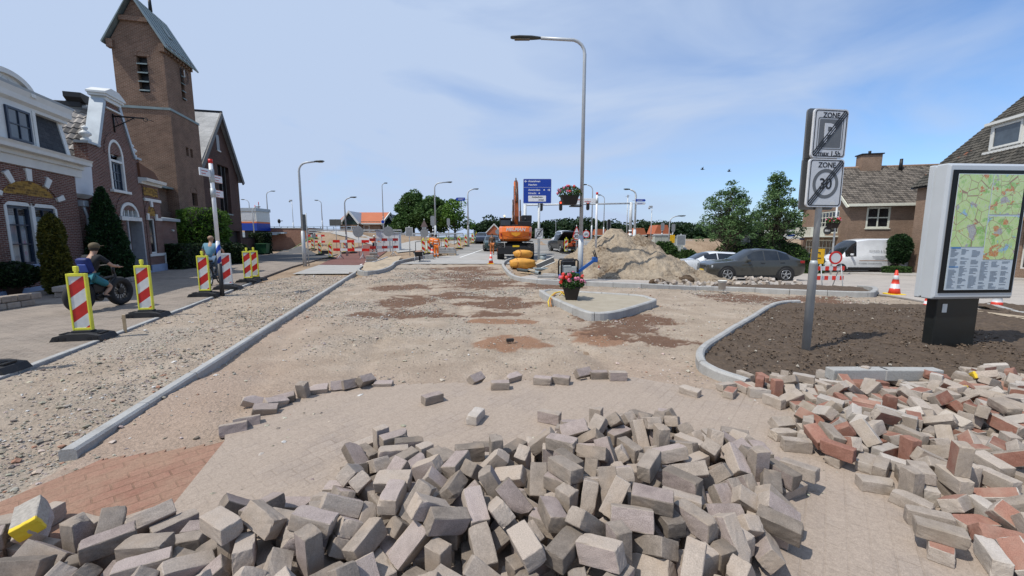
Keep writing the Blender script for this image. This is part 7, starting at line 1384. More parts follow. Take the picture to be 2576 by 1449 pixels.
dome = np.clip(hz, 0, 9); hz = hz + rough_ * np.clip(dome * 1.6 + .15, 0, 1) - gully * np.clip(dome, 0, 1); hz = np.minimum(hz, pk_.z + .12 + rough_ * .3)
Zh = terr(X2, Y2) + np.maximum(hz, -.2)
front = np.array([(q.x, q.y) for q in arc(gp((1300, 680), (1340, 706), (1378, 709), (1610, 719), (1800, 727)), 4)]); fy_ = np.interp(X2, front[:, 0], front[:, 1]); kp = (hz > -.12) & (Y2 > fy_ + .05)
n0h, n1h = X2.shape; idx = np.arange(n0h * n1h).reshape(n0h, n1h); F4 = np.stack([idx[:-1, :-1], idx[:-1, 1:], idx[1:, 1:], idx[1:, :-1]], -1).reshape(-1, 4)[(kp[:-1, :-1] & kp[1:, 1:]).ravel()]
u_ = np.unique(F4); rm_ = -np.ones(n0h * n1h, int); rm_[u_] = np.arange(len(u_))
t = NT('heap_sand'); o_ = coord(t); a = t.noise(o_, .8, 6, .65, .6); b = t.noise(o_, 9, 6, .75); vo = t.n('ShaderNodeTexVoronoi'); t.l(o_, vo.inputs['Vector']); t.val(vo, Scale=6)
r = t.ramp(t.math('MULTIPLY_ADD', b.outputs[0], .45, t.math('MULTIPLY', a.outputs[0], .55)), [(.40, (.12, .085, .055)), (.47, (.29, .232, .168)), (.60, (.40, .33, .245)), (.78, (.47, .395, .30))])
t.fin(r.outputs[0], .95, t.bump(t.math('ADD', b.outputs[0], t.math('MULTIPLY', vo.outputs[0], .4)), .9, .07), spec=.1)
np_h = np_obj('sand_heap', np.stack([X2, Y2, Zh], -1).reshape(-1, 3)[u_], rm_[F4], t.m, smooth=True); tag(np_h, 'large heap of pale excavated sand behind the kerb', 'sand heap')
def lump(name, label, cat, u, v, r, m_, seed, dz=0, sq=(1, 1, .6), group=None, lab=True):
    p = G(u, v); b_ = MB(); b_.sphere((0, 0, 0), (r * sq[0], r * sq[1], r * sq[2]), n=24); vs = np.array(b_.v); nn = (fbm(vs[:, 0] * 3 / r + seed, vs[:, 1] * 3 / r + vs[:, 2] * 2.3 / r, 4, seed) - .47); b_.v = [tuple(q) for q in vs * (1 + .9 * nn[:, None])]; return b_.build(name, m_, None, p + Vector((0, 0, dz)), label=label, cat=cat)
m_clod = rough_mat('root_clod', (.035, .022, .014), (.16, .11, .07), 5, 1, 25, .06)
lump('root_clod', 'dark clod of roots at the foot of the sand heap', 'clod', 1715, 712, .42, m_clod, 5, .1, (1.5, .9, .6)); lump('root_clod', 'small dark clod beside the big root clod', 'clod', 1655, 714, .28, m_clod, 9, .05, (1.3, .8, .6)); lump('sand_pile', 'low mound of loose sand behind the orange bag', 'sand', 1385, 668, .8, m_sandy, 3, -.1, (1.6, 1, .6))
# orange big bags
m_bag = plain('orange_woven_bag', (.62, .30, .05), .6, var=.15, vscale=5, bump=.25, bscale=30)
def bag(label, u, v, rx, ry, rz_, dz, seed, tilt=0):
    p = G(u, v); t_ = thing('sand_bag', label, 'sand bag', p + Vector((0, 0, dz)), R(tilt), 'orange builders bags'); b_ = MB(); b_.sphere((0, 0, rz_ * .85), (1, 1, 1), n=28); vs = np.array(b_.v); vs[:, 2] -= rz_ * .85
    pw = np.sign(vs) * np.abs(vs) ** .7; nn = fbm(vs[:, 0] * 2 + seed, vs[:, 1] * 2 + vs[:, 2] * 3, 4, seed) - .47; q = pw * (1 + .5 * nn[:, None]) * np.array([rx, ry, rz_]); q[:, 2] += rz_ * .85; b_.v = [tuple(z) for z in q]; b_.build('bag', m_bag, t_)
    for s in (-.45, .4): MB().tube([(rx * s + .03 * math.sin(a * 3), -ry * 1.06 * math.cos(a), rz_ * .85 + rz_ * 1.05 * math.sin(a)) for a in [R(-60 + 15 * k) for k in range(10)]], .018, 5).build('strap', plain('dark_strap', (.22, .06, .02), .7), t_); return t_
bag('lower fat orange builders bag behind the kerb', 1314, 674, .74, .5, .30, 0, 3, 6); bag('upper orange builders bag slumped on the other one', 1316, 668, .58, .38, .25, .50, 8, 14)
# pipes, planks, road plates, slabs behind the kerb
m_pvc = plain('grey_pipe', (.23, .27, .28), .45); m_wood = plain('raw_wood', (.48, .36, .22), .8, var=.2)
def pipe(label, a, b, r, m_=m_pvc, name='drain_pipe', cat='pipe', group='grey drain pipes', z0=.06, z1=.06):
    p, q = G(*a), G(*b); c = (p + q) / 2; mb_ = MB(); p = p + Vector((0, 0, z0 + r)) - c; q = q + Vector((0, 0, z1 + r)) - c
    if cat == 'pipe': mb_.cyl(p, q, r, n=14, caps=False).cyl(q, p, r * .86, n=14, caps=False).cyl(p, p + (q - p) * .08, r * 1.12, n=14)
    else: mb_.tube([p, q], r, 4)
    return mb_.build(name, m_, None, c, label=label, cat=cat, group=group)
pipe('front grey drain pipe lying behind the kerb, open end to the right', (1330, 687), (1358, 694), .08); pipe('short dark drain pipe behind the kerb, open end to the left', (1303, 685), (1330, 689), .08, plain('dark_pipe', (.05, .06, .06), .5)); pipe('rear grey drain pipe lying behind the kerb', (1342, 684), (1384, 683), .08)
for k, (a, b) in enumerate((((1316, 682), (1345, 697)), ((1330, 680), (1346, 690)), ((1368, 676), (1396, 682)), ((1310, 690), (1336, 694)))): pipe(['long wooden lath between the drain pipes', 'short wooden lath across the drain pipes', 'wooden lath right of the drain pipes', 'wooden lath in front of the drain pipes'][k], a, b, .025, m_wood, 'wooden_lath', 'lath', 'wooden laths', .05, .25 - .05 * k)
for k, (u, v, rz, lb) in enumerate(((1374, 699, -3, 'grey concrete slab leaning at the kerb beside the compactor'), (1386, 695, -25, 'second concrete slab lying behind the slab at the kerb'))): MB().rbox(-.38, .38, -.12, .12, 0, .12, .012).build('concrete_slab_piece', m_conc, None, G(u, v, .08), R(rz), label=lb, cat='slab')
p = G(1372, 676); rp_ = thing('dumped_sign', 'dark road plate with white edges dumped on the sand behind the pipes', 'road sign', p + Vector((0, 0, .30)), R(-10)); Mt = Matrix.Rotation(R(-24), 4, 'Y') @ Matrix.Rotation(R(35), 4, 'X'); MB().box(-.55, .55, -.22, .22, -.02, .02, 0, Mt).build('plate', m_trim, rp_); MB().box(-.57, .57, -.26, -.22, -.025, .03, 0, Mt).box(-.57, .57, .22, .26, -.025, .03, 0, Mt).build('edge', m_wht, rp_)
p = G(1366, 660); MB().cyl((0, 0, 0), (0, 0, .5), .22, n=18).cyl((0, 0, .5), (0, 0, .56), .25, n=18).build('manhole_shaft', m_pvc, None, p, label='grey plastic inspection shaft standing in the sand behind the sign post', cat='shaft')
p = G(1816, 728, .13); bk_ = thing('bucket', 'white plastic bucket standing on the kerb before the olive SUV', 'bucket', p, 0); MB().lathe([(.11, 0), (.135, .29), (.145, .29), (.145, .31), (.125, .31), (.10, .03), (0, .03)], 20).build('pail', m_wht, bk_); MB().torus((0, 0, .26), .14, .006, 'Z', 20, 5).build('handle', m_zinc, bk_)
p = G(316, 838); MB().box(-.022, .022, -.015, .015, -.1, .36).build('stake', m_wood, None, p, R(20), label='pale wooden stake at the edge of the left street', cat='stake')
# rubble row before the SUV
rb_m = [brick_mesh('rubble', (.20, .12, .10), [mr_pale if k % 3 else mb_side, mr_side], 400 + k, chip=.01) for k in range(6)]; rr = random.Random(12); base_z = []
for k in range(64):
    u = rr.uniform(1650, 2020) if k < 48 else rr.gauss(1905, 25); v = rr.uniform(714, 722); q = G(u, v - (4 if k >= 48 else 0)); o = bpy.data.objects.new('broken_paver', rb_m[k % 6]); C.objects.link(o); o.rotation_mode = 'QUATERNION'; o.rotation_quaternion = Quaternion((rr.gauss(0, 1), rr.gauss(0, 1) * .4, rr.gauss(0, 1) * .4, rr.gauss(0, 1))).normalized(); o.location = q + Vector((0, 0, .10 + (.12 if k >= 48 else .03 * (k % 2)))); tag(o, 'broken pale paver in the rubble row in front of the olive SUV', 'broken paver', 'rubble row before the SUV')
# crowd fence
p = V(1738, 600, 20.8); cf_ = thing('crowd_barrier', 'low galvanised crowd barrier between the heap and the olive SUV', 'barrier', (p.x, 20.9, tz(p.x, 20.8)), R(-12)); b_ = MB(); b_.tube([(-.5, 0, .05), (-.5, 0, .98), (-.44, 0, 1.05), (.44, 0, 1.05), (.5, 0, .98), (.5, 0, .05)], .022, 8).tube([(-.5, 0, .2), (.5, 0, .2)], .018, 6)
b_.build('frame', m_galv, cf_); b_ = MB()
for k in range(9): b_.cyl((-.4 + .1 * k, 0, .2), (-.4 + .1 * k, 0, 1.04), .008, n=5)
b_.build('bars', m_galv, cf_)
# stacks of pavers by the refuge, pallet of slabs, crate
for k, (u, v, n_, lb) in enumerate(((931, 664, 5, 'nearer stack of grey pavers beside the cycle path'), (940, 657, 6, 'farther stack of grey pavers beside the cycle path'))):
    p = G(u, v); t_ = thing('paver_stack', lb, 'paver stack', p, R(12), 'stacks of pavers by the cycle path')
    for j in range(n_): MB().rbox(-.26 + .02 * (j % 2), .26 + .02 * (j % 2), -.15, .15, j * .115, j * .115 + .10, .01).build('paver', m_conc if j % 2 else mb_side, t_)
for k, (u, v, lb) in enumerate(((887, 690, 'two pavers lying at the end of the grey slab'), (910, 682, 'reddish paver lying beside the refuge kerb'))): MB().rbox(-.16, .16, -.09, .09, 0, .10, .008).build('paver', mb_side if k == 0 else mr_red, None, G(u, v), R(10), label=lb, cat='paver')
p = G(1122, 643); t_ = thing('slab_pallet', 'pallet loaded with grey concrete kerb slabs behind the orange workers', 'pallet', p + Vector((0, .5, 0)), R(4)); MB().box(-.75, .75, -.5, .5, 0, .03).box(-.75, -.65, -.5, .5, .03, .13).box(.65, .75, -.5, .5, .03, .13).box(-.05, .05, -.5, .5, .03, .13).box(-.75, .75, -.5, .5, .13, .16).build('pallet', m_wood, t_)
for j, (x0, x1, z) in enumerate(((-.75, .75, .165), (-.75, .75, .33), (-.7, -.1, .495), (.05, .6, .495))): MB().rbox(x0, x1, -.48, .48, z, z + .155, .012).build('slab', m_conc, t_)
p = G(1080, 652); MB().rbox(-.3, .3, -.2, .2, 0, .32, .012).build('concrete_block', m_conc, None, p, R(5), label='grey concrete block at the feet of the orange workers', cat='block')
p = G(820, 640); MB().rbox(-.38, .38, -.3, .3, 0, .42, .02).build('crate', m_trim, None, p, R(12), label='black plastic crate on the sand beside the driveway', cat='crate')
# barriers across the cycle path
def plank_barrier(label, a, b, z1, z2, rz=0, phase=0):
    p, q = G(*a), G(*b); L = (q - p).length; c = (p + q) / 2; t_ = thing('plank_barrier', label, 'barrier', c, math.atan2(q.y - p.y, q.x - p.x), 'red and white plank barriers')
    for z in (z1, z2):
        pb = MB(); n_ = 5
        for k in range(n_): pb.box(-L / 2 + L * k / n_, -L / 2 + L * (k + 1) / n_, -.02, .02, z - .11, z + .11, (k + phase) % 2)
        pb.build('plank', [m_red, m_sgn], t_)
    for s in (-.62, .62): MB().box(s * L / 2 - .03, s * L / 2 + .03, .025, .07, .05, z2 + .12).tube([(s * L / 2, -.4, 0), (s * L / 2, 0, .35), (s * L / 2, .4, 0)], .03, 6).build('stand', m_galv, t_)
    return t_
plank_barrier('left red and white plank barrier across the cycle path', (840, 652), (930, 650), .75, 1.45); plank_barrier('right red and white plank barrier, slightly askew, before the white cabinet', (932, 652), (1002, 640), .78, 1.40); plank_barrier('small far plank barrier between the crate and the left barrier', (775, 622), (818, 620), .6, 1.3, phase=0)
# round sign backs and other plates on thin posts
m_back = plain('sign_back_grey', (.24, .255, .265), .5, .1)
def plate_post(label, u, Y, parts, vb=None, r=.035, cat='road sign', tilt=0, zbot=None):
    x = V(u, 596, Y).x; z = tz(x, Y); t_ = thing('sign_post', label, cat, (x, Y, z)); vt = min(q[2] - q[4] for q in parts); top = V(u, vt, Y).z - z
    if tilt: t_.rotation_euler = (0, R(tilt), 0)
    MB().cyl((0, 0, -.2), (0, 0, top + .1), r, n=8).build('post', m_galv, t_)
    for kind, du, v, hw, hh, mat in parts:
        cx = hw * 0 + du * Y / FPX; cz = V(u, v, Y).z - z; w_ = hw * Y / FPX; h_ = hh * Y / FPX; b_ = MB()
        if kind == 'round': b_.prism(arch_pts(cx, cz, w_, w_, 0, 360, 28)[:-1], -.07, -.045)
        elif kind == 'tri': b_.prism([(cx - w_, cz - h_), (cx + w_, cz - h_), (cx, cz + h_)], -.07, -.045)
        else: b_.prism(rrect(cx - w_, cx + w_, cz - h_, cz + h_, min(w_, h_) * .15), -.07, -.045)
        o = b_.build('round_plate' if kind == 'round' else 'triangle_plate' if kind == 'tri' else 'sign_plate', mat[0], t_)
        if len(mat) > 1:
            b_ = MB(); s_ = .78
            if kind == 'round': b_.prism(arch_pts(cx, cz, w_ * s_, w_ * s_, 0, 360, 28)[:-1], -.075, -.071)
            elif kind == 'tri': b_.prism([(cx - w_ * .66, cz - h_ * .74), (cx + w_ * .66, cz - h_ * .74), (cx, cz + h_ * .6)], -.075, -.071)
            else: b_.prism(rrect(cx - w_ * .88, cx + w_ * .88, cz - h_ * .9, cz + h_ * .9, .02), -.075, -.071)
            b_.build('sign_face', mat[1], o)
    return t_
plate_post('round grey back of a road sign above the left plank barrier', 902, 38.5, [('round', 0, 583, 13.5, 13.5, (m_back,))]); plate_post('round grey back of a leaning road sign beside the white cabinet', 981, 39.5, [('round', 0, 582, 12.5, 12.5, (m_back,))], tilt=-4)
plate_post('wide dark rectangular sign back left of the orange roofed house', 846, 46, [('rect', 0, 560, 14.5, 8, (plain('dark_sign_back2', (.10, .105, .10), .6),))]); plate_post('small grey sign back on a short post by the slope', 790, 46, [('rect', 0, 594, 5, 5, (m_back,))]); plate_post('white framed rectangular sign back before the fence', 1030, 33.5, [('rect', 0, 583, 9, 11, (m_lite, m_back))])
plate_post('sign post with triangle and round backs behind the orange workers', 1068, 40, [('tri', 0, 562, 9, 9, (plain('brownish_back', (.16, .12, .11), .6),)), ('rect', 0, 574, 5, 3, (m_lite, m_back)), ('round', 0, 586, 10.5, 10.5, (m_back,))])
plate_post('round blue sign with a white upward arrow on the lamp pole', 965, 51.5, [('round', 0, 558, 5, 5, (m_sgn, m_bl))]); plate_post('round sign back left of the excavator cab', 1252, 60, [('round', 0, 583, 6, 6, (m_back,))]); plate_post('tall dark narrow sign back beside the tall left street lamp', 773, 26.6, [('rect', -4, 560, 3.5, 20, (plain('dark_board', (.05, .06, .07), .6),))])
plate_post('white bicycle ban sign with a red rim behind the middle street lamp', 1474, 33, [('round', 0, 589, 9.5, 9.5, (m_red, m_sgn))]); plate_post('red rimmed triangle and 30 sign half hidden by the middle street lamp', 1450, 34, [('tri', 0, 578, 8.5, 9, (m_red, m_sgn)), ('round', 0, 594, 9.5, 9.5, (m_red, m_sgn))])
sg = [o for o in C.objects if o.name.startswith('sign_post')]; o = sg[-1]; text('lettering', '30', .36, m_sblk, o, (-.22, -.077, V(1450, 594, 34).z - o.location.z - .13), bold=.01)
o = sg[-2]; bi = MB(); zc = V(1474, 589, 33).z - o.location.z
for s in (-.10, .10): bi.torus((s, -.078, zc - .04), .065, .009, 'Y', 18, 5)
bi.tube([(-.10, -.078, zc - .04), (-.03, -.078, zc + .06), (.07, -.078, zc + .06), (.10, -.078, zc - .04)], .008, 5).tube([(-.03, -.078, zc + .06), (0, -.078, zc - .04), (.07, -.078, zc + .06)], .008, 5); bi.build('bicycle_symbol', m_sblk, o)
plate_post('grey parking zone sign by the steps behind the white car', 1789, 36, [('rect', 0, 637, 11, 13, (m_lite, m_back))]) if False else None
plate_post('grey zone sign at the bank left of the steps', 1713, 36, [('rect', 0, 603 + 1, 11, 13, (m_lite, m_back))]); plate_post('grey zone sign in the shrubs above the olive SUV', 1875, 36, [('rect', 0, 605, 11, 13, (m_lite, m_back))]); plate_post('small yellow works sign on a thin post right of the heap', 1691, 34, [('rect', 0, 601, 6, 10, (plain('works_yellow', (.75, .42, .01), .4),))])
# traffic lights and gantry
m_tl = plain('traffic_light_black', (.012, .012, .013), .45); m_rl = emis('red_signal', (1, .08, .03), 1.6); m_bwb = None
def signal(parent, x, y, z, on=True, k=1.0):
    b_ = MB(); b_.prism(rrect(x - .17 * k, x + .17 * k, z - .52 * k, z + .52 * k, .165 * k, 8), y - .06, y - .02); o = b_.build('signal_head', m_tl, parent); w_ = MB(); A = rrect(x - .19 * k, x + .19 * k, z - .545 * k, z + .545 * k, .185 * k, 8); Bq = rrect(x - .17 * k, x + .17 * k, z - .525 * k, z + .525 * k, .165 * k, 8)
    for j in range(len(A)): i = (j + 1) % len(A); w_.prism([A[j], A[i], Bq[i], Bq[j]], y - .055, y - .03)
    w_.build('backboard_edge', m_sgn, o)
    for j in (1, 0, -1): MB().prism(arch_pts(x, z + j * .3 * k, .10 * k, .10 * k, 0, 360, 18)[:-1], y - .068, y - .061).build('lens', m_rl if (j == 1 and on) else m_dark, o)
Yg = 40; gl_, gr_ = V(1321, 516, Yg), V(1588, 511.5, Yg); zt = tz(gl_.x, Yg); gt_ = thing('traffic_gantry', 'white traffic gantry over the road carrying red traffic lights', 'gantry', (gl_.x, Yg, zt)); w_ = gr_.x - gl_.x; hl, hr = gl_.z - zt, gr_.z - zt
m_bw2 = stripe_mat('black_white_bands', .42, 0, .0, (.02, .02, .02), (.68, .68, .68))
MB().cyl((0, 0, -.3), (0, 0, hl + .1), .15, n=12).build('post', m_lite, gt_); MB().cyl((w_, 0, 2.0), (w_, 0, hr + .1), .15, n=12).build('post', m_lite, gt_); MB().cyl((w_, 0, -.3), (w_, 0, 2.0), .16, n=12).build('banded_foot', m_bw2, gt_); MB().cyl((0, 0, hl), (w_, 0, hr), .085, n=10).build('beam', m_lite, gt_)
for u in (1361, 1410, 1478): x = V(u, 518, Yg).x - gl_.x; signal(gt_, x, -.12, hl + (hr - hl) * x / w_ - .12, u != 1361, 1.15 * .8)
x = V(1531, 562, 36).x; z = tz(x, 36); ts = thing('traffic_light', 'traffic light with a white edge rising behind the top of the heap', 'traffic light', (x, 36, z)); zc = V(1531, 565, 36).z - z; MB().cyl((0, 0, -.2), (0, 0, zc - .3), .07, n=10).build('post', m_lite, ts); signal(ts, 0, -.08, zc, False, .85)
def far_signal(label, u, Y, v, banded=True, k=1.0):
    x = V(u, 596, Y).x; z = tz(x, Y); zc = V(u, v, Y).z - z; t_ = thing('traffic_light', label, 'traffic light', (x, Y, z), 0, 'far traffic lights'); MB().cyl((0, 0, -.2), (0, 0, zc), .09, n=10).build('post', m_bw2 if banded else m_lite, t_); MB().prism(rrect(-.28 * k, .28 * k, zc - .5 * k, zc + .75 * k, .2 * k), -.14, -.10).build('signal_back', m_back, t_)
far_signal('far traffic light back before the left trees', 1090, 52, 558); far_signal('far traffic light with banded post right of the orange workers', 1129, 58, 560, k=.8); far_signal('far traffic light with banded post left of the red roofed cabin', 1752 / 1.0 - 60, 52, 575, k=.8); far_signal('far traffic light with banded post behind the red roofed cabin', 1665, 54, 572, k=.8)
# direction signs on two of the lamps
for (u, Y, v0, v1, u0, u1, label) in ((1171, 47.8, 497, 505, 1149, 1170, 'blue direction sign fixed to the two armed street lamp'), (1597, 37.8, 501, 507, 1599, 1622, 'upper blue direction sign at the right end of the gantry'), (1597, 37.8, 509, 515, 1599, 1622, 'lower white direction sign at the right end of the gantry')):
    a, b = V(u0, v1, Y), V(u1, v0, Y); t_ = thing('direction_sign', label, 'road sign', (a.x, Y, a.z)); w_, h_ = b.x - a.x, b.z - a.z; ip = 'white' in label; MB().prism([(0, 0), (w_, 0), (w_ + (h_ * .4 if u0 > u else 0), h_ / 2), (w_, h_), (0, h_), (-(h_ * .4 if u0 < u else 0), h_ / 2)], -.04, 0).build('sign_plate', m_sgn if ip else m_bl, t_)
    MB().box(.15, w_ - .15, -.045, -.0405, h_ * .58, h_ * .68).box(.15, w_ * .7, -.045, -.0405, h_ * .3, h_ * .4).build('sign_line', m_bl if ip else m_sgn, t_)
    MB().box(-.3 if u0 > u else w_ - .1, .1 if u0 > u else w_ + .3, .001, .06, h_ * .35, h_ * .5).build('bracket', m_galv, t_)
# dark steel fence along the bank
def rail_fence(label, pts, h=1.0, m_=m_iron, cat='fence', nr=2, group=None):
    P = [G(*q) for q in pts]; c = P[0]; t_ = thing('fence', label, cat, c, 0, group); L = MB()
    for i in range(len(P) - 1):
        a, b = P[i] - c, P[i + 1] - c
        for k in range(nr): z = h - k * (h * .75 / max(1, nr - 1)); L.tube([a + Vector((0, 0, z)), b + Vector((0, 0, z))], .022, 6)
    L.build('rail', m_, t_)
    for i in range(len(P) - 1):
        n_ = max(1, int((P[i + 1] - P[i]).length / 2.0))
        for k in range(n_ + (1 if i == len(P) - 2 else 0)): q = P[i].lerp(P[i + 1], k / n_) - c; MB().cyl(q, q + Vector((0, 0, h)), .028, n=6).build('post', m_, t_)
    return t_
rail_fence('black steel railing along the bank behind the orange workers', ((1046, 640), (1110, 622), (1170, 612), (1190, 605)), 1.05, nr=1); rail_fence('black steel railing farther up the bank', ((1060, 612), (1150, 606), (1200, 603)), .9, nr=2)
# steps up the right bank
p0, p1 = V(1745, 628, 42), V(1730, 603, 49); t_ = thing('stairs', 'concrete steps climbing the bank behind the white car', 'stairs', (p0.x, 44.2, tz(p0.x, 44))); st_ = MB()
for k in range(10): st_.box(-1.1, 1.1, k * .55, k * .55 + .6, -.4, .18 * (k + 1))
st_.build('steps', m_conc, t_); MB().prism([(-.2, -.3), (6, 1.9), (6, 2.3), (-.2, .25)], -1.35, -1.1, 'X').build('stringer', m_slab, t_); MB().prism([(-.2, -.3), (6, 1.9), (6, 2.3), (-.2, .25)], 1.1, 1.35, 'X').build('stringer', m_slab, t_)
# ---------------------------------------------------------------- bridge, abutment, far buildings
Yb = 57; a, b = V(640, 575, Yb), V(777, 575, Yb); ab = thing('bridge_abutment', 'red brick abutment wall of the bridge at the left', 'wall', (a.x, Yb, 0)); w_ = b.x - a.x; MB().box(0, w_, 0, 4, -.2, a.z).build('wall', m_brickW, ab); MB().box(-.05, w_ + .05, -.06, 4, a.z + .002, a.z + .12).build('coping', m_conc, ab)
g0, g1 = V(606, 584, Yb - 1), V(715, 598, Yb - 1); gd = thing('bridge_girder', 'pale blue stepped steel girder of the bridge before the brick abutment', 'bridge', (g0.x, Yb - .9, 0)); w_ = g1.x - g0.x; m_pb = plain('pale_blue_steel', (.36, .46, .54), .5)
for k in range(4): MB().box(0, w_ - k * 1.1, -.12 * k * 0, .7, g1.z + .19 * (3 - k), g1.z + .19 * (4 - k) - .02).build('flange', m_pb, gd)
rail_h = lambda u, v, Y: V(u, v, Y)
def beam_rail(label, u0, u1, v, Y, m_, n_=14, rails=((0, .05), (-.45, .05)), cat='guard rail'):
    a, b = V(u0, v, Y), V(u1, v, Y); t_ = thing('guard_rail', label, cat, (a.x, Y, a.z)); w_ = b.x - a.x; r_ = MB()
    for dz, hh in rails: r_.box(0, w_, -.03, .03, dz - hh, dz + hh)
    r_.build('rail', m_, t_)
    for k in range(n_ + 1): MB().box(w_ * k / n_ - .04, w_ * k / n_ + .04, .031, .11, -1.4, .02).build('post', m_, t_)
beam_rail('pale blue bridge railing on top of the abutment', 640, 905, 570, 59, m_pb, 16, ((0, .035), (-.28, .02), (-.5, .02))); beam_rail('galvanised guard rail along the embankment before the orange roofed house', 776, 1010, 579, 56, plain('guard_rail_steel', (.45, .48, .50), .45, .4), 12, ((0, .10), (-.3, .07))); beam_rail('galvanised guard rail in front of the left trees', 1000, 1165, 588, 57, plain('guard_rail_steel', (.45, .48, .50), .45, .4), 8, ((0, .12), (-.3, .05)))
beam_rail('white guard rail on the dyke behind the parked cars', 1600, 2015, 606, 56, plain('rail_white', (.60, .61, .61), .6), 14, ((0, .14), (-.25, .08)))
a, b = V(606, 580, 54), V(643, 523, 54); kb_ = thing('bridge_cabin', 'small white and blue bridge cabin beside the church', 'building', (a.x, 54, 0)); w_ = b.x - a.x; h0, h1_ = a.z, b.z; hh = h1_ - h0
MB().box(0, w_, 0, 3, h0 + .40 * hh, h1_ - .14 * hh).build('upper_wall', m_wht, kb_); MB().box(0, w_, -.02, 3, h0, h0 + .33 * hh).build('blue_band', m_bl, kb_); MB().box(0, w_, -.03, 3, h0 + .331 * hh, h0 + .399 * hh).build('orange_band', plain('orange_band', (.62, .16, .05), .5), kb_); MB().box(-.1, w_ + .1, -.1, 3.1, h1_ - .139 * hh, h1_).build('roof', m_zinc, kb_); MB().box(.25, w_ - .2, -.03, -.005, h0 + .46 * hh, h0 + .8 * hh).build('window', plain('white_blind', (.50, .52, .54), .4), kb_); MB().box(.3, w_ - .3, .3, 2.5, -.2, h0 - .01).build('base', m_dark, kb_)
for k, (u, vt, vb, lb) in enumerate(((641, 516, 572, 'nearer raised red and white bridge barrier arm'), (650, 508, 572, 'farther raised red and white bridge barrier arm'))):
    a, b = V(u + 5, vb, 58), V(u, vt, 58); t_ = thing('bridge_barrier', lb, 'barrier', a, 0, 'raised bridge barriers'); mb_ = MB(); d = (b - a)
    for j in range(9): mb_.tube([d * (j / 9), d * ((j + 1) / 9)], .05, 6, j % 2)
    mb_.build('arm', [m_red, m_sgn], t_); MB().box(-.2, .2, -.2, .2, -.9, 0).build('drive_box', m_sgn, t_)
a, b = V(664, 569, 58), V(678, 538, 58); t_ = thing('bridge_sign', 'grey matrix sign box leaning on the bridge', 'sign', a); MB().prism([(0, 0), (.75, 0), (.55, b.z - a.z), (0, b.z - a.z)], 0, .3).build('case', plain('taupe_case', (.26, .24, .22), .6), t_); MB().rbox(.4, .75, -.2, -.01, .45, .95, .03).build('lamp', m_tl, t_)
a = V(703, 570, 58); t_ = thing('bridge_bell', 'dark round signal on a short stalk on the bridge', 'signal', a); MB().cyl((0, 0, 0), (0, 0, .5), .04, n=6).build('stalk', m_galv, t_); MB().sphere((0, 0, .75), (.2, .2, .32)).cyl((0, 0, .75), (.5, 0, .8), .05, n=6).build('signal', m_tl, t_)
# house with orange roof
m_orr = tile_mat('orange_roof_tiles', (.36, .105, .05), (.50, .165, .08)); m_dgn = plain('dark_green_boards', (.012, .035, .03), .6)
a, b = V(846, 584, 62), V(957, 584, 62); oh = thing('orange_roof_house', 'brick house with an orange tiled roof and a glazed cross gable', 'house', (a.x, 62, 0), R(0)); w_ = b.x - a.x; ze = V(900, 557, 62).z; zr = V(900, 530, 62).z
b_ = MB(); b_.box(.6, w_, 0, 8, 0, ze); b_.build('wall', m_brickG, oh); d_ = 4.2
rf = MB(); rf.prism([(-.35, ze - .25), (d_, zr), (8.4, ze - .25), (8.3, ze - .4), (d_, zr - .25), (-.3, ze - .4)], .2, w_ + .25, 'X'); rfo = rf.build('roof', m_orr, oh); MB().prism([(0, ze - .25), (d_, zr - .2), (8, ze - .25)], w_ - .02, w_ + .02, 'X').build('gable_boards', m_dgn, oh)
MB().prism([(-.5, ze - .35), (d_, zr + .08), (8.6, ze - .35), (8.5, ze - .6), (d_, zr - .3), (-.4, ze - .6)], w_ + .26, w_ + .42, 'X').box(.1, w_ + .3, -.5, -.38, ze - .45, ze - .25).build('verge', m_wht, rfo)
gx0, gx1 = V(861, 560, 61).x - a.x, V(899, 560, 61).x - a.x; gm_x = (gx0 + gx1) / 2; zg = V(880, 534, 61).z
cg = MB(); cg.prism([(gx0, ze - .5), (gx1, ze - .5), (gx1, ze), (gm_x, zg), (gx0, ze)], -1.0, 3.5); cgo = cg.build('cross_gable', m_dgn, oh); MB().box(gx0 + .05, gx1 - .05, -.98, 0, 0, ze - .52).build('bay', m_brickG, oh)
vg = MB(); vg.prism([(gx0 - .35, ze - .3), (gm_x, zg + .25), (gx1 + .35, ze - .3), (gx1 + .2, ze - .5), (gm_x, zg - .05), (gx0 - .2, ze - .5)], -1.35, -1.0); vg.build('verge', m_wht, cgo); MB().prism([(gx0 - .3, ze - .25), (gm_x, zg + .2), (gx1 + .3, ze - .25)], -.99, 4).build('gable_roof', m_zinc, cgo)
MB().prism([(gx0 + .5, ze + .1), (gx1 - .5, ze + .1), (gm_x, zg - .45)], -1.02, -1.005).build('glazing', m_gl, cgo)
for u in (889, 921.5): x = V(u, 570, 61.9).x - a.x; window(oh, x - .45, x + .45, ze - 1.75, ze - .55, .0, 1, 2, m_wht, m_gld, .1, .06, MF)
x = V(877, 570, 61).x - a.x; window(oh, x - .45, x + .45, ze - 1.9, ze - .75, 1.0, 1, 2, m_wht, m_gld, .1, .06, MF)
for z in (0, .9): MB().cyl((w_ - 1.6, 2.2 - z, zr - 1.7 - z), (w_ - 1.6, 2.2 - z, zr - 1.0 - z), .12, n=8).build('flue', m_dark, rfo)
a2, b2 = V(958, 584, 66), V(989, 584, 66); g2_ = thing('grey_roof_house', 'smaller house with a dark slate roof right of the orange roofed house', 'house', (a2.x, 66, 0)); w_ = b2.x - a2.x; ze2, zr2 = V(970, 562, 66).z, V(970, 538, 66).z
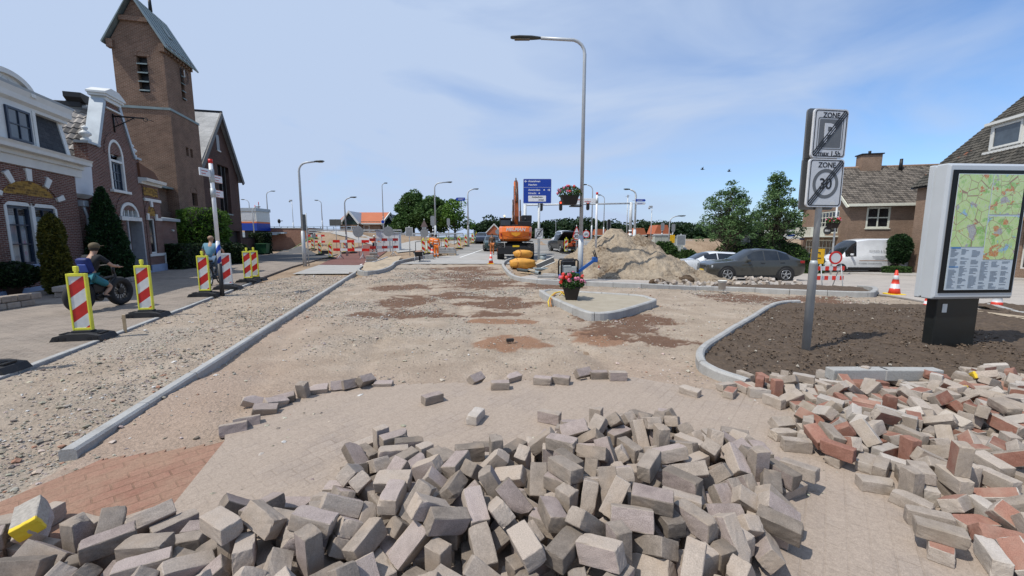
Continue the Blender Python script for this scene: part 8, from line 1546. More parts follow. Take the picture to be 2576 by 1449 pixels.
MB().box(0, w_, 0, 7, 0, ze2).prism([(0, ze2), (w_, ze2), (w_ * .75, zr2 - .2)], .0, 1).build('wall', m_dgn, g2_); MB().prism([(-1, zr2 - .1), (w_ * .72, zr2), (w_ * .72, zr2 - .2), (-1, zr2 - .3)], .1, 6).prism([(w_ * .7, zr2), (w_ + .4, ze2), (w_ + .2, ze2 - .15), (w_ * .7, zr2 - .25)], -.3, 6).prism([(-1, zr2 - .2), (w_ * .7, zr2 - .2), (.3, ze2), (-1, ze2)], .2, 5).build('roof', plain('dark_slate', (.055, .06, .065), .6), g2_); MB().prism([(w_ * .7, zr2 + .1), (w_ + .5, ze2 - .1), (w_ + .25, ze2 - .2), (w_ * .7, zr2 - .25), (.35, ze2 - .2), (.1, ze2 - .1)], -.42, -.301).build('verge', m_wht, g2_); MB().box(w_ * .5, w_ * .85, -.03, -.005, ze2 - 1.4, ze2 + .3).build('window', m_gl, g2_)
# cabinets
for (u0, u1, v0, v1, Y, lb, m_) in ((948, 980, 636, 581, 41, 'large white electricity cabinet behind the white helmeted worker', m_render), (983, 1003, 634, 587, 40.5, 'smaller white electricity cabinet right of the large one', m_render), (1694 - 47, 1728 - 47, 610, 593, 46, 'grey green cabinet under the small red roof', plain('grey_green_box', (.40, .42, .37), .6)), (1748 - 55, 1775 - 55, 612, 596, 46, 'grey green cabinet right of the red roofed one', plain('grey_green_box', (.40, .42, .37), .6))):
    a, b = V(u0, v0, Y), V(u1, v1, Y); zg_ = tz(a.x, Y); t_ = thing('electric_cabinet', lb, 'cabinet', (a.x, Y, zg_)); w_ = b.x - a.x; h_ = b.z - zg_; MB().box(0, w_, 0, .8, -.1, h_).build('case', m_, t_); MB().box(-.06, w_ + .06, -.06, .86, h_ + .002, h_ + .1).build('lid', m_zinc, t_); MB().box(w_ * .5 - .012, w_ * .5 + .012, -.012, -.002, .1, h_ - .1).rbox(w_ * .55, w_ * .58, -.05, -.003, h_ * .5, h_ * .6, .01).build('door_gap', m_back, t_)
for (u, Y, v, w_, lb) in ((1665, 60, 585, 2.0, 'small cabin with a red pitched roof on the dyke'), (1243, 75, 583, 3.4, 'white gabled cottage with a red roof left of the excavator'), (1512, 90, 594, 2.6, 'low red roofed house behind the heap'), (1607, 80, 597, 2.4, 'red roofed house right of the gantry foot')):
    p = V(u, v, Y); z = tz(p.x, Y); t_ = thing('cottage', lb, 'cottage', (p.x, Y, z)); h_ = max(.8, p.z - z - .9); MB().box(-w_ / 2, w_ / 2, 0, 3, -.2, h_).build('wall', m_brickG, t_); MB().prism([(-w_ / 2 - .2, h_), (w_ / 2 + .2, h_), (0, h_ + 1.9)] if 'cottage' in lb else [(-w_ / 2 - .2, h_), (w_ / 2 + .2, h_), (w_ / 2 - .3, h_ + 1.3), (-w_ / 2 + .3, h_ + 1.3)], -.2, 3.2).build('roof', m_orr, t_); MB().prism([(-w_ / 2 - .35, h_ - .1), (0, h_ + 2.05), (w_ / 2 + .35, h_ - .1), (w_ / 2 + .1, h_ - .1), (0, h_ + 1.75), (-w_ / 2 - .1, h_ - .1)] if 'cottage' in lb else [(-w_ / 2 - .3, h_ - .15), (w_ / 2 + .3, h_ - .15), (w_ / 2 + .3, h_), (-w_ / 2 - .3, h_)], -.32, -.21).build('trim', m_wht, t_)
a, b = V(1975, 612, 70), V(2020, 578, 70); t_ = thing('office_building', 'distant white building with dark window bands left of the brown house', 'building', (a.x, 70, tz(a.x, 70))); w_ = b.x - a.x + 5; h_ = b.z - t_.location.z; MB().box(0, w_, 0, 6, -.3, h_).build('wall', m_wht, t_); 
for z in (.30, .62): MB().box(.3, w_ - .3, -.03, -.004, h_ * z, h_ * (z + .17)).build('window_band', m_bl if z < .5 else m_gld, t_)
# birds
for k, (u, v) in enumerate(((1767, 426), (1834, 431))):
    p = V(u, v, 60); b_ = MB(); b_.sphere((0, 0, 0), (.22, .08, .08), n=10).prism([(-.1, 0), (.12, 0), (.02, .42)], -.02, .02, 'Y', 0, Matrix.Rotation(R(35), 4, 'X')).prism([(-.1, 0), (.12, 0), (.02, .42)], -.02, .02, 'Y', 0, Matrix.Rotation(R(-35), 4, 'X')).sphere((-.22, 0, .03), .06, n=8).prism([(.15, -.03), (.38, 0), (.15, .03)], -.05, .05); b_.build('bird', m_dark, None, p, label=['left one of two dark birds flying above the trees', 'right one of two dark birds flying above the trees'][k], cat='bird')
# ================================================================ PEOPLE
m_skin = plain('skin', (.42, .25, .17), .6, var=.1); m_hair = plain('dark_hair', (.03, .022, .016), .8); m_hv = plain('orange_hivis', (.85, .20, .02), .6, var=.1); m_refl = plain('silver_reflective', (.62, .63, .62), .35); m_navy = plain('navy_cloth', (.02, .028, .05), .8); m_blk = plain('black_cloth', (.015, .015, .017), .85)
def skin(name, J, edges, mat, parent, sub=1):
    names = sorted({a for e in edges for a in e}, key=lambda a: (a != edges[0][0], a)); ix = {a: i for i, a in enumerate(names)}
    me = bpy.data.meshes.new(name); me.from_pydata([J[a][0] for a in names], [(ix[a], ix[b]) for a, b in edges], []); o = bpy.data.objects.new(name, me); C.objects.link(o)
    bm = bmesh.new(); bm.from_mesh(me); ly = bm.verts.layers.skin.verify()
    for v in bm.verts: v[ly].radius = (J[names[v.index]][1],) * 2; v[ly].use_root = v.index == 0
    bm.to_mesh(me); bm.free(); md = o.modifiers.new('s', 'SKIN'); md.use_smooth_shade = True; md = o.modifiers.new('u', 'SUBSURF'); md.levels = sub; md.render_levels = sub
    bpy.context.view_layer.update(); m2 = bpy.data.meshes.new_from_object(o.evaluated_get(bpy.context.evaluated_depsgraph_get())); bpy.data.objects.remove(o); m2.materials.clear(); m2.materials.append(mat)
    o = bpy.data.objects.new(name, m2); C.objects.link(o); o.parent = parent; return o
def person(label, loc, rz, pose, top, legs, hat=None, vest=False, short=False, shorts=False, shoes=m_blk, k=1.0, group=None, extra=None):
    """pose overrides joints; figure faces -y"""
    P = dict(pel=(0, 0, .95), spi=(0, .01, 1.14), che=(0, .01, 1.34), nec=(0, .01, 1.50), hdb=(0, -.01, 1.57), hdm=(0, -.015, 1.66), hdt=(0, -.01, 1.74))
    for s, n_ in ((-1, 'l'), (1, 'r')):
        P.update({n_ + 'sh': (s * .18, .01, 1.43), n_ + 'el': (s * .24, .04, 1.15), n_ + 'wr': (s * .25, -.05, .90), n_ + 'ha': (s * .25, -.08, .83), n_ + 'hi': (s * .095, 0, .90), n_ + 'kn': (s * .11, -.02, .50), n_ + 'an': (s * .11, .02, .09), n_ + 'to': (s * .13, -.15, .04)})
    P.update(pose); rad = dict(pel=.13, spi=.125, che=.14, nec=.058, hdb=.07, hdm=.092, hdt=.07)
    for n_ in 'lr': rad.update({n_ + 'sh': .062, n_ + 'el': .044, n_ + 'wr': .030, n_ + 'ha': .030, n_ + 'hi': .088, n_ + 'kn': .062, n_ + 'an': .042, n_ + 'to': .036})
    J = {a: (Vector(P[a]), rad[a]) for a in P}; E = [('pel', 'spi'), ('spi', 'che'), ('che', 'nec'), ('nec', 'hdb'), ('hdb', 'hdm'), ('hdm', 'hdt')]
    for n_ in 'lr':
        E += [('che', n_ + 'sh'), (n_ + 'sh', n_ + 'el'), (n_ + 'el', n_ + 'wr'), (n_ + 'wr', n_ + 'ha'), ('pel', n_ + 'hi'), (n_ + 'hi', n_ + 'kn'), (n_ + 'kn', n_ + 'an'), (n_ + 'an', n_ + 'to')]
        h, w_ = Vector(P[n_ + 'ha']), Vector(P[n_ + 'wr']); d = (h - w_).normalized(); sd = d.cross(Vector((0, 1, .2))).normalized(); cu_ = Vector((0, -.35, -.1))
        for f in range(4):
            q = h + sd * (.016 * (f - 1.5)); J[f'{n_}f{f}'] = (q + d * .045, .0095); J[f'{n_}g{f}'] = (q + d * (.075 + .008 * (f in (1, 2))) + cu_ * .05, .008); E += [(n_ + 'ha', f'{n_}f{f}'), (f'{n_}f{f}', f'{n_}g{f}')]
        J[n_ + 't'] = (h - sd * .045 + d * .01, .010); E += [(n_ + 'ha', n_ + 't')]
    t_ = thing('person', label, 'person', loc, rz, group); t_.scale = (k,) * 3; skin('body', J, E, m_skin, t_)
    inf = lambda ks, d: {a: (J[a][0], J[a][1] + d) for a in ks}
    up = ['pel', 'spi', 'che', 'lsh', 'rsh', 'lel', 'rel'] + ([] if short else ['lwr', 'rwr']); Eu = [('che', 'spi'), ('spi', 'pel'), ('che', 'lsh'), ('che', 'rsh'), ('lsh', 'lel'), ('rsh', 'rel')] + ([] if short else [('lel', 'lwr'), ('rel', 'rwr')])
    U = inf(up, .022)
    if short:
        for n_ in 'lr': U[n_ + 'el'] = (J[n_ + 'sh'][0].lerp(J[n_ + 'el'][0], .75), .062)
    skin('jacket' if not short else 'shirt', U, Eu, top, t_)
    lo = ['pel'] + [n_ + j for n_ in 'lr' for j in ('hi', 'kn')] + ([] if shorts else ['lan', 'ran']); El = [('pel', n_ + 'hi') for n_ in 'lr'] + [(n_ + 'hi', n_ + 'kn') for n_ in 'lr'] + ([] if shorts else [(n_ + 'kn', n_ + 'an') for n_ in 'lr'])
    Lw = inf(lo, .02)
    if shorts:
        for n_ in 'lr': Lw[n_ + 'kn'] = (J[n_ + 'hi'][0].lerp(J[n_ + 'kn'][0], .8), .095)
    skin('trousers' if not shorts else 'shorts', Lw, El, legs, t_)
    for n_ in 'lr': skin('shoe', {'a': (Vector(P[n_ + 'an']) + Vector((0, .02, -.035)), .05), 'b': (Vector(P[n_ + 'to']), .046)}, [('a', 'b')], shoes, t_)
    hm = Vector(P['hdm']); fd = Vector((0, -1, 0)); hb = MB()
    if hat == 'helmet': hb.sphere(hm + Vector((0, .01, .05)), (.125, .145, .11)); hb.cyl(hm + Vector((0, -.03, .035)), hm + Vector((0, -.03, .05)), .15, n=18); hb.build('helmet', m_wht, t_)
    elif hat == 'cap': hb.sphere(hm + Vector((0, .015, .04)), (.11, .125, .10)).rbox(hm.x - .07, hm.x + .07, hm.y - .2, hm.y - .06, hm.z + .04, hm.z + .055, .005); hb.build('cap', plain('brown_cap', (.12, .09, .05), .8), t_); MB().sphere(hm + Vector((0, .03, -.02)), (.10, .10, .09)).build('hair', m_hair, t_)
    else: hb.sphere(hm + Vector((0, .028, .03)), (.10, .105, .095)); hb.build('hair', m_hair if hat != 'bald' else plain('thin_hair', (.30, .19, .13), .7), t_)
    nb = MB().sphere(hm + Vector((0, -.098, -.01)), (.014, .02, .02), n=8); nb.build('nose', m_skin, t_)
    for s in (-1, 1): MB().sphere(hm + Vector((s * .033, -.085, .02)), .011, n=8).build('eye', m_dark, t_)
    if vest:
        for z in ('spi', 'che'):
            c = J[z][0]; MB().torus(c + Vector((0, 0, -.03)), .165, .012, 'Z', 24, 5, 0, None, 2.2).build('reflective_band', m_refl, t_)
        for n_ in 'lr': c = J[n_ + 'kn'][0].lerp(J[n_ + 'an'][0], .5); MB().cyl(c - Vector((0, 0, .03)), c + Vector((0, 0, .03)), .078, n=12).build('reflective_band', m_refl, t_)
    return t_
def on(u, v): return G(u, v)
person('worker with a white helmet and orange jacket leaning at the plank barrier', on(943, 637), R(10), dict(hdm=(0, -.06, 1.63), hdt=(0, -.05, 1.72), hdb=(0, -.04, 1.55), rel=(.32, -.05, 1.22), rwr=(.52, -.16, 1.12), rha=(.60, -.18, 1.10), lkn=(-.18, -.05, .5), lan=(-.22, .05, .09), lto=(-.24, -.1, .04), ran=(.2, .05, .09), rto=(.24, -.1, .04), lwr=(-.12, -.2, 1.06), lha=(-.05, -.24, 1.05)), m_hv, m_navy, 'helmet', True)
person('worker all in orange standing with his back to us beside the kerb slabs', on(1098, 649), R(190), dict(rwr=(.30, -.2, 1.0), rha=(.31, -.26, .96)), m_hv, m_hv, None, True)
person('worker in navy sleeves and orange bib partly hidden by the orange one', on(1089, 645), R(170), dict(lwr=(-.2, -.25, 1.05), lha=(-.18, -.32, 1.04)), m_hv, m_navy, None, True)
person('worker in dusty orange trousers and dark vest left of the excavator', on(1238, 641), R(5), dict(), plain('dark_vest', (.10, .06, .035), .8), plain('faded_orange', (.50, .17, .05), .7), None, False)
# ---- bicycles: local +y forward is -y (rider faces -y)
def bike(name, label, loc, rz, r, tw, col, wb=1.08, fat=False, cat='bicycle'):
    t_ = thing(name, label, cat, loc, rz); fm = plain(name + '_frame', col, .4)
    for y in (-wb / 2, wb / 2):
        o = MB().torus((0, 0, 0), r - tw, tw, 'X', 36, 8).build('wheel', m_tyre, t_, (0, y, r)); q = MB().torus((0, 0, 0), r - tw * 2, .012, 'X', 30, 5).cyl((-.05, 0, 0), (.05, 0, 0), .035 if not fat else .09, n=10)
        for k in range(14): a = 6.283 * k / 14; q.cyl((0, 0, 0), (0, (r - tw * 2) * math.cos(a), (r - tw * 2) * math.sin(a)), .003 if not fat else .012, n=4)
        q.build('rim', m_galv if not fat else m_trim, o)
    f = MB(); y0, y1 = -wb / 2, wb / 2; tb = .02 if not fat else .035
    for p, q in (((0, y0, r), (0, y0 + .12, .85)), ((0, y0 + .14, .75), (0, .1, .30)), ((0, y0 + .14, .78), (0, .22, .72)), ((0, .1, .30), (0, .24, .88)), ((0, .1, .3), (0, y1, r)), ((0, .22, .72), (0, y1, r)), ((0, y0 + .12, .85), (0, y0 + .14, 1.05))): f.tube([p, q], tb, 8)
    f.tube([(-.3, y0 + .28, 1.06), (-.12, y0 + .14, 1.08), (.12, y0 + .14, 1.08), (.3, y0 + .28, 1.06)], .016, 6); f.cyl((-.09, .1, .3), (.09, .1, .3), .09, n=14).tube([(.1, .1, .3), (.1, .1 - .16, .22)], .015, 5).tube([(-.1, .1, .3), (-.1, .1 + .16, .38)], .015, 5)
    if fat: f.rbox(-.09, .09, -.25, .25, .42, .66, .03)
    else: f.tube([(-.08, y1 - .3, .78), (-.08, y1 + .15, .78), (.08, y1 + .15, .78), (.08, y1 - .3, .78)], .012, 5).rbox(-.08, .08, y1 + .14, y1 + .16, .70, .76, .005)
    f.build('frame', fm, t_); MB().rbox(-.11 if not fat else -.13, .11 if not fat else .13, .12 if not fat else .0, .40 if not fat else .62, .88 if not fat else .74, .96 if not fat else .84, .03).build('saddle', m_trim, t_)
    if not fat: MB().torus((0, y1, r), r + .03, .02, 'X', 30, 5).build('mudguard', m_trim, t_)
    return t_
def ride(seat, bar, hip=.1, ped=(.22, .38)):
    d = dict(pel=(0, seat[1], seat[0] + .09), spi=(0, seat[1] - .07, seat[0] + .28), che=(0, seat[1] - .17, seat[0] + .48), nec=(0, seat[1] - .22, seat[0] + .63), hdb=(0, seat[1] - .25, seat[0] + .70), hdm=(0, seat[1] - .27, seat[0] + .79), hdt=(0, seat[1] - .26, seat[0] + .87))
    for s, n_, pz in ((-1, 'l', ped[0]), (1, 'r', ped[1])):
        d.update({n_ + 'sh': (s * .18, seat[1] - .19, seat[0] + .57), n_ + 'el': (s * .32, seat[1] - .36, seat[0] + .34), n_ + 'wr': (s * .30, bar[1] + .08, bar[0] + .06), n_ + 'ha': (s * .30, bar[1] + .0, bar[0] + .05), n_ + 'hi': (s * .1, seat[1] - .03, seat[0] + .05), n_ + 'kn': (s * .15, seat[1] - .46, seat[0] * .62 + (pz - .22)), n_ + 'an': (s * .13, seat[1] - .26 + (.25 if pz > .3 else 0) * -1, pz + .08), n_ + 'to': (s * .13, seat[1] - .44 + (.25 if pz > .3 else 0) * -1, pz)})
    return d
g = G(258, 776, .05); az = math.atan2(DS.x * -1, DS.y) + math.pi - R(14)      # rides away along the street
bike('fat_tyre_bike', 'black fat tyred electric bike ridden behind the nearest beacon', g, az, .38, .085, (.012, .012, .013), 1.12, True, 'e-bike'); rd = ride((.80, .30), (1.05, -.30), ped=(.30, .24))
rd.update(hdm=(0, .0, 1.62), hdt=(0, .01, 1.70)); pr = person('rider in turquoise shorts with a blue backpack and brown cap on the fat bike', g, az, rd, m_blk, plain('turquoise_shorts', (.03, .17, .21), .8), 'cap', short=True, shorts=True, k=.95)
bp = MB().rbox(-.15, .15, .0, .15, -.24, .17, .05, 0, None, True); o = bp.build('backpack', plain('blue_backpack', (.008, .022, .13), .6, var=.3), pr, (0, .27, 1.22)); o.rotation_euler = (R(-16), 0, 0); MB().rbox(-.10, .10, .145, .175, -.18, .03, .015).build('pocket', plain('pale_blue_patch', (.05, .10, .38), .5), o)
g = G(541, 716, .05); az2 = az + R(14); bike('bicycle', 'dark city bicycle ridden away behind the striped signpost', g, az2, .35, .022, (.03, .035, .045)); person('cyclist in a light blue shirt and jeans riding away from the camera', g, az2, ride((.94, .26), (1.08, -.30)), plain('light_blue_shirt', (.12, .25, .32), .85), plain('faded_jeans', (.10, .16, .24), .9), 'bald', short=True)
# ================================================================ TREES AND SHRUBS
def stops(a, b, c): return [(.22, a), (.52, b), (.85, c)]
L_oak = leaf_mat('broad_leaves', stops((.030, .066, .016), (.062, .125, .030), (.12, .20, .055))); L_ald = leaf_mat('grey_green_leaves', stops((.045, .090, .032), (.09, .165, .058), (.16, .25, .09))); L_yew = leaf_mat('yew_needles', stops((.008, .024, .008), (.018, .050, .014), (.045, .095, .028)), .6, .12)
L_gold = leaf_mat('golden_conifer', stops((.030, .040, .006), (.085, .085, .012), (.19, .16, .025)), .6, .15); L_lime = leaf_mat('lime_leaves', stops((.035, .085, .010), (.085, .17, .022), (.17, .28, .05))); L_hedge = leaf_mat('hedge_leaves', stops((.010, .022, .008), (.022, .044, .014), (.05, .085, .025))); L_dark = leaf_mat('far_leaves', stops((.012, .028, .012), (.026, .052, .020), (.05, .09, .032))); L_shr = leaf_mat('shrub_leaves', stops((.02, .05, .012), (.05, .10, .025), (.11, .18, .05)))
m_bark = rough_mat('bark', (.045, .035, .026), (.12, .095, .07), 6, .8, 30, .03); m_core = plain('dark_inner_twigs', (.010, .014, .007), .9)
def crown_clumps(r, cx, rx, ry, rz, n, spread, taper=0):
    d = r.normal(size=(n, 3)); d /= np.linalg.norm(d, axis=1)[:, None]; q = d * (r.random(n)[:, None] ** .4) * np.array([rx, ry, rz])
    if taper: q[:, :2] *= np.clip(1 - taper * (q[:, 2:3] / rz), .15, 1.6)
    return q + np.array(cx)
def tree(name, label, cat, loc, H, R_, mat, seed, n_clump=46, n_leaf=9000, leaf=.13, trunk=.16, base=.28, group=None, taper=.35, droop=0):
    r = np.random.default_rng(seed); t_ = thing(name, label, cat, loc, seed * 1.3, group); tb = MB(); zb = H * base; tops = crown_clumps(r, (0, 0, zb + (H - zb) * .52), R_ * .80, R_ * .80, (H - zb) * .46, n_clump, 1, taper)
    lean = r.normal(size=2) * .02 * H; tb.tube([(0, 0, -.3), (0, 0, zb * .5), (lean[0] * .4, lean[1] * .4, zb), (lean[0], lean[1], H * .65), (lean[0] * 1.4, lean[1] * 1.4, H * .93)], [trunk * 1.25, trunk, trunk * .85, trunk * .45, trunk * .1], 9)
    for q in tops[:n_clump * 2 // 3]:
        z0 = zb * .8 + (q[2] - zb) * r.uniform(.25, .6); z0 = max(zb * .75, min(z0, H * .8)); tb.tube([(lean[0] * .6, lean[1] * .6, z0), tuple(np.array([q[0] * .5, q[1] * .5, z0 + (q[2] - z0) * .35])), tuple(q)], [trunk * .34, trunk * .2, trunk * .05], 5)
    tb.build('trunk', m_bark, t_, fix=False); per = n_leaf // n_clump; P_, A_, Q_, S_ = [], [], [], []
    for i, q in enumerate(tops):
        cs = R_ * r.uniform(.18, .40) * (46 / n_clump) ** .45 * 1.05; p, a, b, s = leaves(per, (cs, cs, cs * .62), leaf, int(seed * 100 + i), .35, .25); P_.append(p + q - np.array([0, 0, droop * cs])); A_.append(a); Q_.append(b); S_.append(s)
    v, f = leaf_arrays(np.concatenate(P_), np.concatenate(A_), np.concatenate(Q_), np.concatenate(S_), .55); np_obj('crown', v, f, mat, t_); return t_
def at(u, Y, dz=0): x = V(u, 596, Y).x; return Vector((x, Y, tz(x, Y) + dz))
def hgt(u, v, Y): p = at(u, Y); return V(u, v, Y).z - p.z
tree('deciduous_tree', 'large leafy tree at centre left, rounded, left one of the clump', 'tree', at(1040, 66), hgt(1040, 482, 66), 3.4, L_oak, 3, 60, 11000, .20, .3, .12, 'trees at centre left')
tree('deciduous_tree', 'wide leafy tree just right of the rounded one at centre left', 'tree', at(1085, 64), hgt(1090, 496, 64), 3.6, L_oak, 4, 60, 11000, .20, .3, .10, 'trees at centre left')
tree('deciduous_tree', 'looser thin tree at the right end of the centre left clump', 'tree', at(1145, 63), hgt(1148, 508, 63), 3.0, L_lime, 5, 26, 3600, .2, .2, .2, 'trees at centre left')
tree('deciduous_tree', 'low bushy tree at the left foot of the centre left clump', 'tree', at(1012, 64), hgt(1012, 540, 64), 2.4, L_oak, 6, 40, 6000, .2, .2, .05, 'trees at centre left')
tree('alder_tree', 'airy grey green tree behind the white car, left of the pair', 'tree', at(1826, 36), hgt(1831, 445, 36), 2.8, L_ald, 7, 170, 11500, .085, .12, .16, 'pair of trees behind the parked cars', .62)
tree('alder_tree', 'airy grey green tree behind the olive SUV, right of the pair', 'tree', at(1948, 37), hgt(1958, 428, 37), 2.5, L_ald, 8, 170, 11500, .085, .12, .16, 'pair of trees behind the parked cars', .62)
far_t = [(1208, 560, 95, 3), (1238, 545, 92, 4.5), (1262, 552, 95, 4), (1290, 556, 99, 3.5), (1372, 557, 92, 5), (1345, 572, 100, 3), (1412, 556, 95, 5), (1440, 552, 94, 5), (1472, 549, 96, 5.5), (1500, 556, 98, 4.5), (1530, 560, 96, 5), (1562, 563, 99, 5), (1590, 566, 96, 4), (1617, 560, 92, 5), (1648, 562, 94, 5), (1676, 562, 92, 5.5), (1708, 563, 90, 6), (1745, 568, 92, 5.5), (1790, 566, 96, 6), (1850, 560, 94, 7), (1905, 556, 96, 7), (1965, 560, 92, 7), (2010, 552, 90, 6)]
far_l = ['dark tree left of the excavator on the skyline', 'taller dark tree left of the excavator', 'dark tree touching the excavator cab', 'dark tree behind the excavator boom', 'dark round tree between sign post and pickup', 'low dark tree behind the blue direction sign', 'dark tree left behind the hanging flower box', 'dark tree straight behind the flower box post', 'dark tree right behind the middle lamp post', 'dark tree left of the white striped post on the skyline', 'dark tree behind the traffic light on the heap', 'dark tree right of the traffic light on the heap', 'dark tree left of the gantry end post', 'dark tree right of the gantry end post', 'dark tree behind the camera mast', 'dark tree left behind the red roofed cabin', 'dark tree right behind the red roofed cabin', 'dark tree left of the airy tree pair', 'dark tree behind the left airy tree', 'dark tree between the airy trees, left', 'dark tree between the airy trees, right', 'dark tree behind the right airy tree', 'dark tree left of the brown house on the skyline']
for k, (u, v, Y, r_) in enumerate(far_t): tree('skyline_tree', far_l[k], 'tree', at(u, Y), hgt(u, v, Y), r_ * .72, L_dark, 20 + k, 22, 2200, .34, .25, .02, 'trees along the skyline', .3)
def shell_bush(name, label, cat, loc, prof, mat, n, leaf, seed, rz=0, core=.86, group=None, sq=(1, 1), jit=.06):
    """prof: list of (radius, z); leaves clothe the whole surface in ragged tufts"""
    r = np.random.default_rng(seed); t_ = thing(name, label, cat, loc, rz, group); rr_, zz_ = np.array([p[0] for p in prof]), np.array([p[1] for p in prof]); z = zz_[0] + (zz_[-1] - zz_[0]) * r.random(n * 2); rad = np.interp(z, zz_, rr_); k = r.random(n * 2) < (rad + .06) / (rr_.max() + .06); z = z[k][:n]; rad = rad[k][:n]; an = r.uniform(0, 6.283, len(z))
    lump_ = 1 + .30 * (vnoise(an * 3.2 + 5, z * 3.2, seed) - .5) + .25 * (vnoise(an * 9, z * 9, seed + 3) - .5); q = rad * lump_ * (1 - .16 * r.random(len(z)) ** 2); p = np.stack([q * np.cos(an) * sq[0], q * np.sin(an) * sq[1], z + r.normal(size=len(z)) * leaf * .4], -1)
    out = np.stack([np.cos(an), np.sin(an), np.full(len(z), .35)], -1); a = out + r.normal(size=p.shape) * .55; a /= np.linalg.norm(a, axis=1)[:, None]; b = np.cross(a, r.normal(size=p.shape)); b /= np.linalg.norm(b, axis=1)[:, None]; s = leaf * r.uniform(.5, 1.4, len(z))[:, None]; v, f = leaf_arrays(p, a, b, s, .45); np_obj('foliage', v, f, mat, t_)
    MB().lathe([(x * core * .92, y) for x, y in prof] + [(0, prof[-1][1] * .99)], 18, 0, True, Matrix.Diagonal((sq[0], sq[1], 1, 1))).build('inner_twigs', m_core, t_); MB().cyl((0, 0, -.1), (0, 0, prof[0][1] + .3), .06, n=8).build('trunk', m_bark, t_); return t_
def cone_bush(name, label, u, v, vt, halfpx, prof, mat, n, leaf, seed, cat='conifer'):
    g = G(u, v, .05); h_ = V(u, vt, g.y).z - g.z; w_ = halfpx * g.y / FPX * .74; return shell_bush(name, label, cat, g, [(a * w_, b * h_) for a, b in prof], mat, n, leaf, seed)
cone_bush('yew_cone', 'tall clipped dark green yew cone before the gabled house', 282, 706, 470, 62, [(.72, .0), (.95, .10), (1, .22), (.76, .45), (.50, .7), (.28, .9), (.14, .97), (.05, 1)], L_yew, 15000, .055, 31)
cone_bush('golden_cypress', 'yellowish green column conifer in front of the curtained window', 152, 738, 538, 33, [(.8, 0), (1, .12), (1.05, .4), (.95, .65), (.85, .82), (.6, .92), (.2, 1)], L_gold, 9000, .05, 32)
g = G(30, 742, .05); pt_ = shell_bush('potted_shrub', 'dark round shrub in a pot at the far left house front', 'shrub', g + Vector((0, 0, .25)), [(.35, .0), (.55, .15), (.66, .35), (.55, .6), (.2, .78)], L_hedge, 3500, .05, 33); MB().lathe([(.2, 0), (.34, .42), (.36, .42), (.36, .5), (.3, .5)], 18).build('pot', plain('brown_pot', (.12, .07, .05), .7), pt_, (0, 0, -.26))
def hedge(name, label, a, b, h_, th, mat, n, leaf, seed, cat='hedge', dz=0, top_mat=None):
    p, q = Vector(a), Vector(b); d = q - p; L = d.length; r = np.random.default_rng(seed); t_ = thing(name, label, cat, (p + q) / 2, math.atan2(d.y, d.x)); A = r.random((n, 3)) * 2 - 1; f_ = r.choice(3, n, p=[.25, .40, .35]); A[np.arange(n), f_] = np.where(f_ == 2, 1, np.sign(A[np.arange(n), f_])); l_ = .93 + .16 * (vnoise(A[:, 0] * 6 * L / 2 + 9, A[:, 2] * 5 + A[:, 1] * 3, seed))
    pp = A * np.array([L / 2, th / 2, h_ / 2]) * l_[:, None] * (1 - .06 * r.random((n, 1))); pp[:, 2] += h_ / 2; nn = np.zeros((n, 3)); nn[np.arange(n), f_] = A[np.arange(n), f_]; a_ = nn * .6 + r.normal(size=(n, 3)) * .6 + np.array([0, 0, .3]); a_ /= np.linalg.norm(a_, axis=1)[:, None]; b_ = np.cross(a_, r.normal(size=(n, 3))); b_ /= np.linalg.norm(b_, axis=1)[:, None]; v, f = leaf_arrays(pp, a_, b_, leaf * r.uniform(.5, 1.4, (n, 1)), .6); np_obj('foliage', v, f, mat, t_)
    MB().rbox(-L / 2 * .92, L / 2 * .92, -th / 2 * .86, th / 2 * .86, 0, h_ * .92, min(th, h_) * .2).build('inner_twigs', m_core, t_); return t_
p0 = G(423, 680, .05); p1 = G(560, 664, .05); hedge('hedge', 'dark clipped hedge between the gabled house and the church', p0 + Vector((-.1, .5, 0)), p1 + Vector((0, .5, 0)), 1.38, 1.0, L_hedge, 9000, .06, 41)
g = G(478, 668, .05); shell_bush('lime_hedge', 'bright green block shaped lime bush before the tower foot', 'bush', g + Vector((-.4, 2.0, 0)), [(.9, .6), (1.35, 1.0), (1.45, 1.8), (1.40, 2.9), (1.2, 3.5), (.6, 3.75)], L_lime, 9000, .085, 42)
g = G(583, 664, .05); shell_bush('laurel_bush', 'dark rounded bush at the end of the hedge, by the church door', 'bush', g + Vector((-.2, .5, 0)), [(.7, .05), (1.0, .4), (1.0, .8), (.75, 1.2), (.3, 1.4)], L_hedge, 5000, .08, 43)
hedge('ivy_hedge', 'dark ivy mass behind the green bin', V(641, 640, 44) * 1, V(676, 640, 43) * 1, 2.2, 1.0, L_hedge, 4000, .09, 44, 'hedge'); iv = [o for o in C.objects if o.name.startswith('ivy_hedge')][0]; iv.location.z = .05
p = G(662, 640, .05); bn = thing('wheelie_bin', 'green four wheeled waste container before the ivy', 'waste bin', p, R(8)); m_gb = plain('green_plastic', (.02, .09, .035), .45); MB().loft([[(-.45, -.35, .12), (.45, -.35, .12), (.45, .35, .12), (-.45, .35, .12)], [(-.56, -.45, 1.05), (.56, -.45, 1.05), (.56, .45, 1.05), (-.56, .45, 1.05)]], 0, False).build('container', m_gb, bn); MB().rbox(-.6, .6, -.5, .5, 1.055, 1.14, .03).build('lid', m_gb, bn)
for s in (-.35, .35): MB().cyl((s - .03, -.3, .09), (s + .03, -.3, .09), .09, n=12).build('wheel', m_tyre, bn)
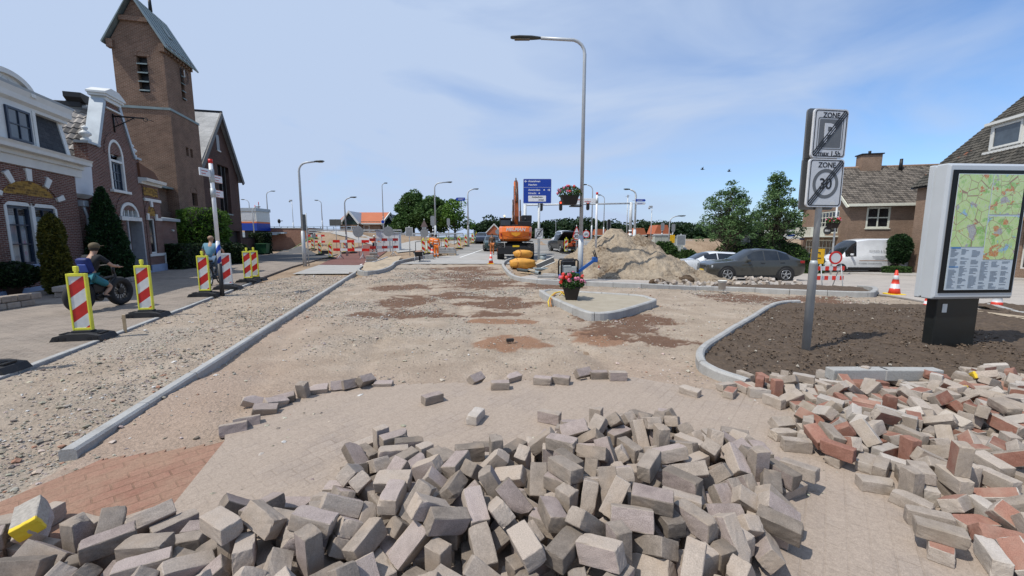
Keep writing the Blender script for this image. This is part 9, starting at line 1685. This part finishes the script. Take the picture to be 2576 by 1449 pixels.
# right side greenery
g = at(2269, 30.5); shell_bush('topiary_bush', 'dark egg shaped clipped bush in front of the white van', 'bush', g + Vector((0, .1, .3)), [(.35, .5), (.55, .8), (.70, 1.35), (.68, 1.9), (.55, 2.35), (.25, 2.65)], L_yew, 7000, .075, 51)
p0, p1 = at(1990, 31.5), at(2070, 31.5); hedge('low_hedge', 'low green hedge right of the olive SUV before the brown house', p0, p1, 1.15, .9, L_shr, 5000, .07, 52)
hedge('low_hedge', 'low shrub strip at the foot of the bush by the van', at(2240, 29.8), at(2290, 29.8), .55, .8, L_shr, 2500, .06, 53)
for k, (u, Y, r_, h_, lb) in enumerate(((1672, 33, 1.1, 1.7, 'green shrub at the bank left of the white car'), (1730, 36, 1.0, 1.5, 'green shrub behind the white car roof'), (1815, 30.5, 1.4, 1.6, 'green shrub between the white car and the olive SUV'), (1878, 37, 2.3, 3.0, 'big spreading shrub above the olive SUV'), (1925, 38, 2.4, 3.4, 'broad conifer shrub behind the olive SUV roof'), (1985, 37, 1.6, 2.4, 'green shrub left of the brown house'))): shell_bush('shrub', lb, 'shrub', at(u, Y), [(r_ * .7, .05), (r_, h_ * .35), (r_ * .85, h_ * .65), (r_ * .4, h_ * .95)], L_shr if k != 4 else L_yew, 3200, .12, 60 + k, group='shrubs along the right bank')
# stone edging of the front gardens
def block_wall(label, a, b, rows, seed):
    p, q = G(*a, .05), G(*b, .05); d = q - p; L = d.length; t_ = thing('stone_edging', label, 'garden edging', p, math.atan2(d.y, d.x)); rr = random.Random(seed)
    for j in range(rows):
        x = -.1 * j
        while x < L: w_ = rr.uniform(.24, .38); MB().rbox(x, x + w_ - .012, -.13, .13, j * .17, j * .17 + .16, .025).build('stone', mr_side if rr.random() < .5 else mb_side, t_); x += w_
block_wall('low wall of rough stone blocks at the left edge', (-70, 790), (78, 768), 2, 1); block_wall('rough stone edging between column conifer and fat bike', (152, 748), (208, 735), 2, 2); block_wall('rough stone edging at the foot of the yew cone', (255, 722), (348, 704), 1, 3)
